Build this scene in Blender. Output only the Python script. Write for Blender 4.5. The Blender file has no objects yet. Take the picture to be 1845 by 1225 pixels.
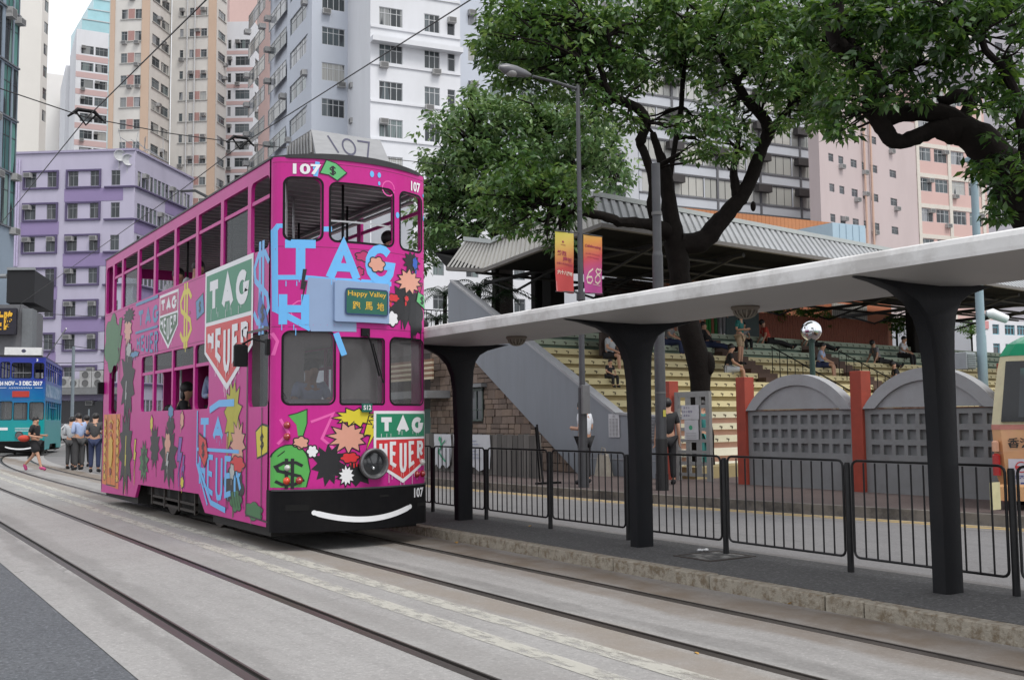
import bpy, bmesh, math, random
import numpy as np
from mathutils import Vector, Matrix
from mathutils.geometry import tessellate_polygon
R = math.radians
rnd = random.Random(7)
scene = bpy.context.scene
col = scene.collection

# ------------------------------------------------------------------ camera, world, sun, exposure
F_PX, CAM_H, YAW, PITCH, ROLL = 1847.2, 1.4613, R(33.258), R(4.414), R(.560)
FW = Vector((math.sin(YAW)*math.cos(PITCH), math.cos(YAW)*math.cos(PITCH), math.sin(PITCH)))
_rt = Vector((math.cos(YAW), -math.sin(YAW), 0)); _up = _rt.cross(FW)
RT = _rt*math.cos(ROLL) - _up*math.sin(ROLL); UP = _up*math.cos(ROLL) + _rt*math.sin(ROLL)
CAM = Vector((0, 0, CAM_H))
cd = bpy.data.cameras.new('camera'); cam = bpy.data.objects.new('camera', cd); col.objects.link(cam)
cd.sensor_width = 36; cd.lens = F_PX/1845*36; cd.clip_end = 3000; cd.clip_start = .1
m = Matrix.Identity(4)
for i, a in enumerate((RT, UP, -FW)):
    for j in range(3): m[j][i] = a[j]
m.translation = CAM; cam.matrix_world = m
scene.camera = cam

SUN_EL, SUN_AZ = 58, 172     # degrees; azimuth clockwise from +Y
w = bpy.data.worlds.new('World'); scene.world = w; w.use_nodes = True
nt = w.node_tree; nt.nodes.clear()
sky = nt.nodes.new('ShaderNodeTexSky'); sky.sky_type = 'NISHITA'; sky.sun_disc = False
sky.sun_elevation = R(SUN_EL); sky.sun_rotation = R(SUN_AZ); sky.air_density = 1.5; sky.dust_density = 4
hs = nt.nodes.new('ShaderNodeHueSaturation'); hs.inputs['Saturation'].default_value = .22; hs.inputs['Value'].default_value = 1.0
tc = nt.nodes.new('ShaderNodeTexCoord'); no = nt.nodes.new('ShaderNodeTexNoise'); no.inputs['Scale'].default_value = 2.2; no.inputs['Detail'].default_value = 5
ra = nt.nodes.new('ShaderNodeValToRGB'); ra.color_ramp.elements[0].position = .3; ra.color_ramp.elements[0].color = (.0, .0, .0, 1); ra.color_ramp.elements[1].position = .7; ra.color_ramp.elements[1].color = (1, 1, 1, 1)
mx = nt.nodes.new('ShaderNodeMix'); mx.data_type = 'RGBA'; mx.inputs['B'].default_value = (11.5, 11.8, 12.4, 1)
mu = nt.nodes.new('ShaderNodeMath'); mu.operation = 'MULTIPLY_ADD'; mu.inputs[1].default_value = .3; mu.inputs[2].default_value = .6
bg = nt.nodes.new('ShaderNodeBackground'); bg.inputs['Strength'].default_value = .083
wo = nt.nodes.new('ShaderNodeOutputWorld')
L = nt.links.new
L(tc.outputs['Generated'], no.inputs['Vector']); L(no.outputs['Fac'], ra.inputs['Fac']); L(ra.outputs['Color'], mu.inputs[0]); L(mu.outputs[0], mx.inputs['Factor'])
L(sky.outputs['Color'], hs.inputs['Color']); L(hs.outputs['Color'], mx.inputs['A']); L(mx.outputs['Result'], bg.inputs['Color']); L(bg.outputs['Background'], wo.inputs['Surface'])
sd = bpy.data.lights.new('sun', 'SUN'); sd.energy = 1.5; sd.angle = R(22); sd.color = (1, .965, .92)
so = bpy.data.objects.new('sun', sd); col.objects.link(so)
so.rotation_euler = (R(90-SUN_EL), 0, R(180-SUN_AZ))
so.rotation_euler = Vector((math.sin(R(SUN_AZ))*math.cos(R(SUN_EL)), math.cos(R(SUN_AZ))*math.cos(R(SUN_EL)), math.sin(R(SUN_EL)))).to_track_quat('Z', 'Y').to_euler()
vs = scene.view_settings; vs.view_transform = 'Standard'; vs.look = 'None'; vs.gamma = 1; vs.use_curve_mapping = False
vs.exposure = .5
scene.render.engine = 'CYCLES'
scene.cycles.max_bounces = 6; scene.cycles.transparent_max_bounces = 10

# ------------------------------------------------------------------ measuring helpers (photo pixel -> place in the world)
def ray(u, v): return FW + RT*((u-922.5)/F_PX) - UP*((v-612.5)/F_PX)
def onX(u, v, X):
    d = ray(u, v); return CAM + d*(X/d.x)
def onY(u, v, Y):
    d = ray(u, v); return CAM + d*(Y/d.y)
def onZ(u, v, z=0):
    d = ray(u, v); return CAM + d*((z-CAM_H)/d.z)
def atD(u, v, dep): return CAM + ray(u, v)*dep
def P2(u, dep, v=700):
    p = atD(u, v, dep); return Vector((p.x, p.y))
def along(P, az, u, v=500):
    "plan point where the line from P in direction az meets the column u"
    d = ray(u, v); e = Vector((math.sin(R(az)), math.cos(R(az))))
    # P + e*s = d*t
    det = e.x*(-d.y) + d.x*e.y
    s = (-P.x*(-d.y) + d.x*(-P.y))/det
    return P + e*s
def zat(P, v, u=None):
    "height above the plan point P seen at row v"
    lo, hi = -20, 400
    for _ in range(50):
        mid = (lo+hi)/2; q = Vector((P.x, P.y, mid))-CAM
        vv = 612.5 - F_PX*(q.dot(UP))/(q.dot(FW))
        if vv > v: lo = mid
        else: hi = mid
    return lo

# ------------------------------------------------------------------ mesh helpers
class MB:
    def __init__(s): s.v = []; s.f = []
    def poly(s, pts):
        n = len(s.v); s.v += [tuple(p) for p in pts]; s.f.append(tuple(range(n, n+len(pts)))); return s
    def hexa(s, b, t):
        n = len(s.v); s.v += [tuple(p) for p in b]+[tuple(p) for p in t]; k = len(b)
        s.f.append(tuple(n+i for i in reversed(range(k)))); s.f.append(tuple(n+k+i for i in range(k)))
        for i in range(k): j = (i+1) % k; s.f.append((n+i, n+j, n+k+j, n+k+i))
        return s
    def box(s, x0, x1, y0, y1, z0, z1):
        return s.hexa([(x0,y0,z0),(x1,y0,z0),(x1,y1,z0),(x0,y1,z0)], [(x0,y0,z1),(x1,y0,z1),(x1,y1,z1),(x0,y1,z1)])
    def bbox(s, x0, x1, y0, y1, z0, z1, c=.01):
        "box with its four long vertical edges and top edges chamfered"
        b = [(x0+c,y0),(x1-c,y0),(x1,y0+c),(x1,y1-c),(x1-c,y1),(x0+c,y1),(x0,y1-c),(x0,y0+c)]
        n = len(s.v); cx, cy = (x0+x1)/2, (y0+y1)/2
        for z, k in ((z0, 0), (z1-c, 0), (z1, c)):
            for (x, y) in b: s.v.append((x-math.copysign(k, x-cx), y-math.copysign(k, y-cy), z))
        for r in range(2):
            for i in range(8): j = (i+1) % 8; s.f.append((n+r*8+i, n+r*8+j, n+r*8+8+j, n+r*8+8+i))
        s.f.append(tuple(n+16+i for i in range(8))); s.f.append(tuple(n+i for i in reversed(range(8)))); return s
    def prism(s, pts, ex):
        ex = Vector(ex); return s.hexa([Vector(p) for p in pts], [Vector(p)+ex for p in pts])
    def obox(s, A, B, n, t0, t1, z0, z1):
        "box standing on plan line A-B, thickness t0..t1 along n"
        A = Vector(A[:2]); B = Vector(B[:2]); n = Vector(n[:2])
        q = [A+n*t0, B+n*t0, B+n*t1, A+n*t1]
        return s.hexa([(p.x,p.y,z0) for p in q], [(p.x,p.y,z1) for p in q])
    def tube(s, pts, rad, n=8, caps=True, flat=1):
        pts = [Vector(p) for p in pts]
        if not hasattr(rad, '__len__'): rad = [rad]*len(pts)
        base = len(s.v); N = len(pts)
        t = (pts[1]-pts[0]).normalized(); a = Vector((0,0,1)) if abs(t.z) < .9 else Vector((1,0,0))
        u = t.cross(a).normalized()
        for i, p in enumerate(pts):
            t = (pts[min(i+1,N-1)]-pts[max(i-1,0)]).normalized()
            u = (u - t*u.dot(t)).normalized(); w_ = t.cross(u)
            for k in range(n):
                an = 2*math.pi*k/n; s.v.append(tuple(p+(u*math.cos(an)+w_*math.sin(an)*flat)*rad[i]))
        for i in range(N-1):
            for k in range(n):
                j = (k+1) % n; s.f.append((base+i*n+k, base+i*n+j, base+(i+1)*n+j, base+(i+1)*n+k))
        if caps:
            s.f.append(tuple(base+k for k in reversed(range(n)))); s.f.append(tuple(base+(N-1)*n+k for k in range(n)))
        return s
    def cyl(s, p, q, r, r1=None, n=16): return s.tube([p, q], [r, r if r1 is None else r1], n)
    def lathe(s, c, prof, n=20, ax='z'):
        base = len(s.v); c = Vector(c)
        for (r, h) in prof:
            for k in range(n):
                a = 2*math.pi*k/n; x, y = r*math.cos(a), r*math.sin(a)
                s.v.append(tuple(c+(Vector((x,y,h)) if ax == 'z' else Vector((x,-h,y)))))
        for i in range(len(prof)-1):
            for k in range(n):
                j = (k+1) % n; s.f.append((base+i*n+k, base+i*n+j, base+(i+1)*n+j, base+(i+1)*n+k))
        return s
    def sph(s, c, r, n=16, m_=10, sc=(1,1,1)):
        base = len(s.v)
        for i in range(m_+1):
            th = math.pi*i/m_
            for k in range(n):
                a = 2*math.pi*k/n
                s.v.append((c[0]+r*sc[0]*math.sin(th)*math.cos(a), c[1]+r*sc[1]*math.sin(th)*math.sin(a), c[2]-r*sc[2]*math.cos(th)))
        for i in range(m_):
            for k in range(n):
                j = (k+1) % n; s.f.append((base+i*n+k, base+i*n+j, base+(i+1)*n+j, base+(i+1)*n+k))
        return s
    def mesh(s, name, smooth=False):
        me = bpy.data.meshes.new(name); me.from_pydata(s.v, [], s.f); me.update()
        if smooth:
            me.polygons.foreach_set('use_smooth', [True]*len(me.polygons))
            try: me.set_sharp_from_angle(angle=R(40))
            except Exception: pass
        return me

def O(name, mb, mat, parent=None, smooth=False, kind=None, label=None, cat=None, group=None, M=None):
    me = mb.mesh(name, smooth) if isinstance(mb, MB) else mb
    if mat is not None and len(me.materials) == 0: me.materials.append(mat)
    o = bpy.data.objects.new(name, me); col.objects.link(o)
    if parent is not None:
        o.parent = parent; inv = parent.get('_inv')
        if parent.parent is None and '_loc' in parent:
            o.matrix_parent_inverse = thing_mat(parent).inverted()
    if M is not None: o.matrix_basis = M
    if kind: o['kind'] = kind
    if label: o['label'] = label
    if cat: o['category'] = cat
    if group: o['group'] = group
    return o
def thing_mat(o): return Matrix.Translation(Vector(o['_loc'])) @ Matrix.Rotation(o['_rz'], 4, 'Z')
def T(name, label, cat, loc=(0,0,0), rz=0, group=None):
    o = bpy.data.objects.new(name, None); col.objects.link(o); o.empty_display_size = .2
    o.location = loc; o.rotation_euler = (0, 0, rz); o['_loc'] = tuple(float(x) for x in loc); o['_rz'] = float(rz)
    o['label'] = label; o['category'] = cat
    if group: o['group'] = group
    return o
KIDS = {}
def kids(o): return [c for c in bpy.data.objects if c.parent == o]
def dup(root, loc, rz=None, label=None):
    r = root.copy(); col.objects.link(r); r.location = loc
    if rz is not None: r.rotation_euler = (0, 0, rz)
    if label: r['label'] = label
    def rec(a, b):
        for ch in kids(a):
            c = ch.copy(); col.objects.link(c); c.parent = b; c.matrix_parent_inverse = ch.matrix_parent_inverse.copy(); rec(ch, c)
    rec(root, r)
    return r

# ------------------------------------------------------------------ materials
MATS = {}
def mat(name, c, rough=.7, metal=0, var=.12, scale=6, bump=0, bscale=None, dirt=0, dirtc=(.05,.045,.04), dscale=1.5, spec=.5, streak=False, trans=0, coat=0):
    if name in MATS: return MATS[name]
    m_ = bpy.data.materials.new(name); m_.use_nodes = True; n = m_.node_tree; N = n.nodes; b = N['Principled BSDF']; LK = n.links.new
    b.inputs['Roughness'].default_value = rough; b.inputs['Metallic'].default_value = metal; b.inputs['Specular IOR Level'].default_value = spec
    if coat: b.inputs['Coat Weight'].default_value = coat; b.inputs['Coat Roughness'].default_value = .08
    t = N.new('ShaderNodeTexCoord'); src = t.outputs['Object']
    if streak:
        mp = N.new('ShaderNodeMapping'); mp.inputs['Scale'].default_value = streak; LK(src, mp.inputs['Vector']); src2 = mp.outputs['Vector']
    else: src2 = src
    no_ = N.new('ShaderNodeTexNoise'); no_.inputs['Scale'].default_value = scale; no_.inputs['Detail'].default_value = 6; no_.inputs['Roughness'].default_value = .65
    LK(src2, no_.inputs['Vector'])
    mr = N.new('ShaderNodeMapRange'); mr.inputs['From Min'].default_value = .25; mr.inputs['From Max'].default_value = .75
    mr.inputs['To Min'].default_value = 1-var; mr.inputs['To Max'].default_value = 1+var; LK(no_.outputs['Fac'], mr.inputs['Value'])
    vm = N.new('ShaderNodeVectorMath'); vm.operation = 'SCALE'; vm.inputs[0].default_value = c[:3]; LK(mr.outputs[0], vm.inputs['Scale'])
    out = vm.outputs['Vector']
    if dirt:
        n2 = N.new('ShaderNodeTexNoise'); n2.inputs['Scale'].default_value = dscale; n2.inputs['Detail'].default_value = 8; n2.inputs['Roughness'].default_value = .7; LK(src2, n2.inputs['Vector'])
        r2 = N.new('ShaderNodeMapRange'); r2.inputs['From Min'].default_value = .46; r2.inputs['From Max'].default_value = .62; r2.inputs['To Max'].default_value = dirt; LK(n2.outputs['Fac'], r2.inputs['Value'])
        mx_ = N.new('ShaderNodeMix'); mx_.data_type = 'RGBA'; LK(r2.outputs[0], mx_.inputs['Factor']); LK(out, mx_.inputs['A']); mx_.inputs['B'].default_value = (*dirtc, 1); out = mx_.outputs['Result']
    LK(out, b.inputs['Base Color'])
    if bump:
        n3 = N.new('ShaderNodeTexNoise'); n3.inputs['Scale'].default_value = bscale or scale*6; n3.inputs['Detail'].default_value = 4; LK(src, n3.inputs['Vector'])
        bp = N.new('ShaderNodeBump'); bp.inputs['Strength'].default_value = bump; bp.inputs['Distance'].default_value = .02; LK(n3.outputs['Fac'], bp.inputs['Height']); LK(bp.outputs[0], b.inputs['Normal'])
    MATS[name] = m_; return m_
def glass(name, tint=(.7,.75,.75), t=.7, rough=.03, dark=(.03,.035,.04)):
    if name in MATS: return MATS[name]
    m_ = bpy.data.materials.new(name); m_.use_nodes = True; n = m_.node_tree; N = n.nodes; N.clear(); LK = n.links.new
    o = N.new('ShaderNodeOutputMaterial'); tr = N.new('ShaderNodeBsdfTransparent'); tr.inputs['Color'].default_value = (*tint, 1)
    pb = N.new('ShaderNodeBsdfPrincipled'); pb.inputs['Base Color'].default_value = (*dark, 1); pb.inputs['Roughness'].default_value = rough
    mi = N.new('ShaderNodeMixShader'); mi.inputs['Fac'].default_value = 1-t; LK(tr.outputs[0], mi.inputs[1]); LK(pb.outputs[0], mi.inputs[2]); LK(mi.outputs[0], o.inputs['Surface'])
    MATS[name] = m_; return m_
def pane_mat(name, cols, rough=.12, openf=.45):
    m_ = bpy.data.materials.new(name); m_.use_nodes = True; n = m_.node_tree; N = n.nodes; b = N['Principled BSDF']; LK = n.links.new
    oi = N.new('ShaderNodeObjectInfo'); rp = N.new('ShaderNodeValToRGB'); rp.color_ramp.interpolation = 'CONSTANT'
    e = rp.color_ramp.elements
    while len(e) > 1: e.remove(e[-1])
    e[0].position = 0; e[0].color = (*cols[0], 1)
    for i, c in enumerate(cols[1:]):
        q = e.new((i+1)/len(cols)); q.color = (*c, 1)
    t = N.new('ShaderNodeTexCoord'); wv = N.new('ShaderNodeTexWave'); wv.inputs['Scale'].default_value = 2.2; wv.inputs['Distortion'].default_value = 1; wv.wave_type = 'BANDS'; wv.bands_direction = 'X'; LK(t.outputs['Object'], wv.inputs['Vector'])
    nz = N.new('ShaderNodeTexNoise'); nz.noise_dimensions = '4D'; nz.inputs['Scale'].default_value = 1.1; nz.inputs['Detail'].default_value = 0; mpz = N.new('ShaderNodeMapping'); mpz.inputs['Scale'].default_value = (1, 0, .12); LK(t.outputs['Object'], mpz.inputs[0]); LK(mpz.outputs[0], nz.inputs['Vector']); 
    m1 = N.new('ShaderNodeMath'); m1.operation = 'MULTIPLY'; m1.inputs[1].default_value = 40; LK(oi.outputs['Random'], m1.inputs[0]); LK(m1.outputs[0], nz.inputs['W'])
    cr = N.new('ShaderNodeMapRange'); cr.inputs['From Min'].default_value = openf; cr.inputs['From Max'].default_value = openf+.02; LK(nz.outputs['Fac'], cr.inputs['Value'])
    mr = N.new('ShaderNodeMapRange'); mr.inputs['To Min'].default_value = .65; mr.inputs['To Max'].default_value = 1.1; LK(wv.outputs['Fac'], mr.inputs['Value'])
    vm = N.new('ShaderNodeVectorMath'); vm.operation = 'SCALE'; LK(rp.outputs['Color'], vm.inputs[0]); LK(mr.outputs[0], vm.inputs['Scale']); LK(oi.outputs['Random'], rp.inputs['Fac'])
    mx_ = N.new('ShaderNodeMix'); mx_.data_type = 'RGBA'; mx_.inputs['A'].default_value = (.03, .035, .04, 1); LK(cr.outputs[0], mx_.inputs['Factor']); LK(vm.outputs[0], mx_.inputs['B'])
    LK(mx_.outputs['Result'], b.inputs['Base Color']); b.inputs['Roughness'].default_value = rough
    return m_
PANE = pane_mat('curtained_glass', [(.05,.06,.065), (.25,.26,.26), (.12,.14,.15), (.4,.4,.38), (.08,.1,.11), (.3,.31,.33), (.16,.2,.2)])
PANE_G = pane_mat('green_glass', [(.08,.2,.18), (.12,.28,.25), (.06,.14,.14), (.2,.3,.28)])
PANE_D = pane_mat('dark_glass', [(.03,.035,.04), (.06,.07,.08), (.1,.1,.11), (.04,.04,.05)])
PANE_C = pane_mat('pale_curtain_glass', [(.45,.45,.42), (.5,.49,.45), (.4,.42,.4), (.5,.5,.48)], openf=.2)
GLASS = glass('window_glass'); GLASS_F = glass('windscreen_glass', (.9,.91,.91), .74, .05, (.16,.16,.165))  # pale base colour of the windscreen stands in for a reflection
PINK = mat('pink_paint', (.50,.018,.235), .38, var=.07, scale=2, dirt=.22, dirtc=(.36,.012,.13), dscale=1.1, spec=.3, streak=(1,1,.5))
BLACKP = mat('black_paint', (.006,.006,.007), .5, var=.2, scale=4, dirt=.2, dirtc=(.02,.018,.016), spec=.1)
BLACK = mat('black_metal', (.008,.008,.009), .5, var=.2, scale=5, spec=.15)
STEEL = mat('steel', (.4,.4,.41), .35, .8, var=.1)
CHROME = mat('mirror_chrome', (.8,.82,.85), .06, 1, var=.02)
WHITEP = mat('white_paint', (.75,.76,.78), .45, var=.05)
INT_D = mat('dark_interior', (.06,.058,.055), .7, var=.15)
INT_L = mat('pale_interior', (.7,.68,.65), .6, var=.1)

# ------------------------------------------------------------------ text and stroke lettering
def text_polys(s, size=1, bold=0, space=1):
    c = bpy.data.curves.new('txt', 'FONT'); c.body = s; c.size = size; c.offset = bold; c.space_character = space; c.resolution_u = 3
    o = bpy.data.objects.new('txt', c); col.objects.link(o)
    dg = bpy.context.evaluated_depsgraph_get(); me = bpy.data.meshes.new_from_object(o.evaluated_get(dg))
    bpy.data.objects.remove(o); bpy.data.curves.remove(c)
    vs_ = [(v.co.x, v.co.y) for v in me.vertices]; fs = [tuple(p.vertices) for p in me.polygons]
    bpy.data.meshes.remove(me)
    xs = [v[0] for v in vs_]; ys = [v[1] for v in vs_]
    x0, x1, y0, y1 = min(xs), max(xs), min(ys), max(ys)
    return [((x-x0)/(x1-x0), (y-y0)/(y1-y0)) for x, y in vs_], fs, (x1-x0)/(y1-y0)
_TX = {}
def txt(s, bold=0, space=1):
    k = (s, bold, space)
    if k not in _TX: _TX[k] = text_polys(s, 1, bold, space)
    return _TX[k]
class Decal:
    "flat print: polygons in (u,v) laid on a surface by fn(u,v,w)"
    def __init__(s): s.p = []; s.loops = []        # (list of (u,v), tris)
    def poly(s, pts):
        tr = tessellate_polygon([[Vector((a, b, 0)) for a, b in pts]]); s.p.append((list(pts), [tuple(t) for t in tr])); return s
    def rib(s, pts, w_):
        n = len(pts); 
        if n < 2: return s
        P = [Vector(p) for p in pts]; l = []; r = []
        closed = (P[0]-P[-1]).length < 1e-6
        for i in range(n):
            if closed: a = P[i-1] if i else P[n-2]; b = P[i+1] if i < n-1 else P[1]
            else: a = P[max(i-1, 0)]; b = P[min(i+1, n-1)]
            d1 = (P[i]-a); d2 = (b-P[i])
            if d1.length < 1e-9: d1 = d2
            if d2.length < 1e-9: d2 = d1
            d1.normalize(); d2.normalize(); t = (d1+d2)
            if t.length < .2: t = d1
            t.normalize(); nn = Vector((-t.y, t.x)); k = 1/max(.45, nn.dot(Vector((-d1.y, d1.x))))
            wi = w_[i] if hasattr(w_, '__len__') else w_
            l.append(P[i]+nn*wi/2*k); r.append(P[i]-nn*wi/2*k)
        pts2 = [tuple(x) for x in l]+[tuple(x) for x in r]
        s.p.append((pts2, [(i, i+1, n+i+1, n+i) for i in range(n-1)])); return s
    def text(s, st, u0, v0, h, wd=None, bold=0, slant=0, rot=0):
        vv, ff, asp = txt(st, bold); wd = wd or h*asp
        c, s_ = math.cos(rot), math.sin(rot)
        q = [(x*wd+slant*y*h, y*h) for x, y in vv]
        s.p.append(([(u0+x*c-y*s_, v0+x*s_+y*c) for x, y in q], ff)); return s
    def circ(s, cu, cv, ru, rv=None, n=20, rot=0):
        rv = rv or ru; c, s_ = math.cos(rot), math.sin(rot)
        return s.poly([(cu+ru*math.cos(a)*c-rv*math.sin(a)*s_, cv+ru*math.cos(a)*s_+rv*math.sin(a)*c) for a in [2*math.pi*i/n for i in range(n)]])
    def make(s, name, m_, fn, off, parent=None, cuts=None, step=.00015, **k):
        bm = bmesh.new()
        for i, (pts, fs) in enumerate(s.p):
            vs_ = [bm.verts.new((a, b, off+i*step)) for a, b in pts]
            for f in fs:
                try: bm.faces.new([vs_[q] for q in f])
                except ValueError: pass
        if cuts:
            for c in cuts:
                bmesh.ops.bisect_plane(bm, geom=bm.verts[:]+bm.edges[:]+bm.faces[:], plane_co=(c, 0, 0), plane_no=(1, 0, 0))
        for v in bm.verts: v.co = fn(v.co.x, v.co.y, v.co.z)
        me = bpy.data.meshes.new(name); bm.to_mesh(me); bm.free()
        if len(s.p) > 1: k.setdefault('kind', 'stuff')
        return O(name, me, m_, parent, **k)
def arc(cx, cy, rx, ry, a0, a1, n=8): return [(cx+rx*math.cos(R(a0+(a1-a0)*i/n)), cy+ry*math.sin(R(a0+(a1-a0)*i/n))) for i in range(n+1)]
LET = {'T': [[(0,1),(1,1)], [(.5,1),(.5,0)]], 'A': [[(0,0),(.5,1),(1,0)], [(.2,.33),(.8,.33)]],
       'G': [arc(.5,.5,.5,.5,45,330,12)+[(1,.48),(.6,.48)]], 'H': [[(0,0),(0,1)], [(1,0),(1,1)], [(0,.52),(1,.52)]],
       'E': [[(1,1),(0,1),(0,0),(1,0)], [(0,.52),(.85,.52)]], 'U': [[(0,1),(0,.15),(.2,0),(.8,0),(1,.15),(1,1)]],
       'R': [[(0,0),(0,1),(.75,1),(1,.87),(1,.65),(.75,.52),(0,.52)], [(.45,.52),(1,0)]],
       '$': [[(1,.82),(.75,.97),(.3,.97),(.02,.8),(.1,.62),(.5,.5),(.9,.38),(1,.2),(.7,.03),(.25,.03),(0,.18)], [(.4,1.15),(.4,-.15)], [(.62,1.15),(.62,-.15)]]}
def letters(d, s, u0, u1, top, bot, sw, gap=.3, drips=0):
    "top/bot functions of u"
    n = len(s); wl = (u1-u0)/(n+(n-1)*gap)
    for i, ch in enumerate(s):
        a = u0+i*wl*(1+gap)
        for pl in LET[ch]:
            P = []
            for k in range(len(pl)):
                if k:
                    (x0_, y0_), (x1_, y1_) = pl[k-1], pl[k]
                    for q in (.5, 1): P.append((x0_+(x1_-x0_)*q, y0_+(y1_-y0_)*q))
                else: P.append(pl[0])
            Q = []
            for x, y in P:
                u = a+sw/2+x*(wl-sw); Q.append((u, bot(u)+sw/2+y*(top(u)-bot(u)-sw)))
            d.rib(Q, sw)
        for _ in range(drips):
            u = a+rnd.uniform(.1, .9)*wl; v = bot(u)+(sw*.5 if rnd.random() < .6 else 0); ln = rnd.uniform(.05, .16)*(top(u)-bot(u))+.03
            d.rib([(u, v), (u, v-ln)], sw*.1)
def splat(d, cu, cv, ru, rv, drip=4, n=34, rough=.22, seed=0, rot=0, spots=0):
    q = random.Random(seed); pts = []
    if rv > 1.7*ru:            # lightning bolt
        for x, y in ((-.2,1),(.7,1),(.2,.3),(.8,.3),(-.5,-1),(-.05,-.15),(-.75,-.15)): pts.append((cu+x*ru*1.15, cv+y*rv))
    elif rough <= .15:         # starburst
        nn = 11
        for i in range(nn*2):
            a = math.pi*i/nn+.2*seed; k = (1.15 if i % 2 == 0 else .74)*q.uniform(.93, 1.07); pts.append((cu+ru*k*math.cos(a), cv+rv*k*math.sin(a)))
    else:                      # scalloped cloud
        lobes = 6
        for i in range(48):
            a = 2*math.pi*i/48; k = .82+.26*abs(math.sin(lobes*a/2+seed)); pts.append((cu+ru*k*math.cos(a), cv+rv*k*math.sin(a)))
    d.poly(pts); d.loops.append(pts+[pts[0]])
    for _ in range(drip):
        u = cu+q.uniform(-.8, .8)*ru; ln = q.uniform(.3, .9)*rv+.05; d.rib([(u, cv-rv*.4), (u, cv-rv*.7-ln*.7), (u, cv-rv*.75-ln*.75)], [.022, .014, .02])
    for _ in range(spots):
        a = q.uniform(0, 6.28); k = q.uniform(1.25, 1.6); r = q.uniform(.01, .03); d.circ(cu+ru*k*math.cos(a), cv+rv*k*math.sin(a), r, n=10)

def rr(u0, u1, v0, v1, r, n=4):
    o = []
    for cx, cy, a0 in ((u1-r, v1-r, 0), (u0+r, v1-r, 90), (u0+r, v0+r, 180), (u1-r, v0+r, 270)):
        for i in range(n+1): a = R(a0+90*i/n); o.append((cx+r*math.cos(a), cy+r*math.sin(a)))
    return o
def plate(loops, fn, th, cuts=()):
    "solid sheet with holes: first loop outside, others holes, thickness th, bent by fn"
    flat = [p for l in loops for p in l]
    tr = tessellate_polygon([[Vector((a, b, 0)) for a, b in l] for l in loops])
    bm = bmesh.new()
    f = [bm.verts.new((a, b, 0)) for a, b in flat]; k = [bm.verts.new((a, b, th)) for a, b in flat]
    for t in tr:
        try: bm.faces.new([f[i] for i in t]); bm.faces.new([k[i] for i in reversed(t)])
        except ValueError: pass
    s = 0
    for l in loops:
        for i in range(len(l)):
            a, b = s+i, s+(i+1) % len(l); bm.faces.new([f[a], f[b], k[b], k[a]])
        s += len(l)
    bmesh.ops.recalc_face_normals(bm, faces=bm.faces[:])
    for c in cuts: bmesh.ops.bisect_plane(bm, geom=bm.verts[:]+bm.edges[:]+bm.faces[:], plane_co=(c, 0, 0), plane_no=(1, 0, 0))
    for v in bm.verts: v.co = fn(v.co.x, v.co.y, v.co.z)
    bmesh.ops.recalc_face_normals(bm, faces=bm.faces[:])
    me = bpy.data.meshes.new('plate'); bm.to_mesh(me); bm.free(); return me

# ------------------------------------------------------------------ figures: skinned templates, one per pose
def skin(J, Ed, root, sub=1):
    names = list(J); idx = {n: i for i, n in enumerate(names)}
    me = bpy.data.meshes.new('sk'); me.from_pydata([J[n][:3] for n in names], [(idx[a], idx[b]) for a, b in Ed], []); me.update()
    o = bpy.data.objects.new('sk', me); col.objects.link(o)
    md = o.modifiers.new('s', 'SKIN'); md.use_smooth_shade = True
    sv = me.skin_vertices[0].data
    for n in names: sv[idx[n]].radius = (J[n][3], J[n][3]); sv[idx[n]].use_root = (n == root)
    if sub: s2 = o.modifiers.new('u', 'SUBSURF'); s2.levels = sub; s2.render_levels = sub
    dg = bpy.context.evaluated_depsgraph_get(); r = bpy.data.meshes.new_from_object(o.evaluated_get(dg))
    bpy.data.objects.remove(o); bpy.data.meshes.remove(me); r.materials.clear()
    r.polygons.foreach_set('use_smooth', [True]*len(r.polygons)); return r
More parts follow.
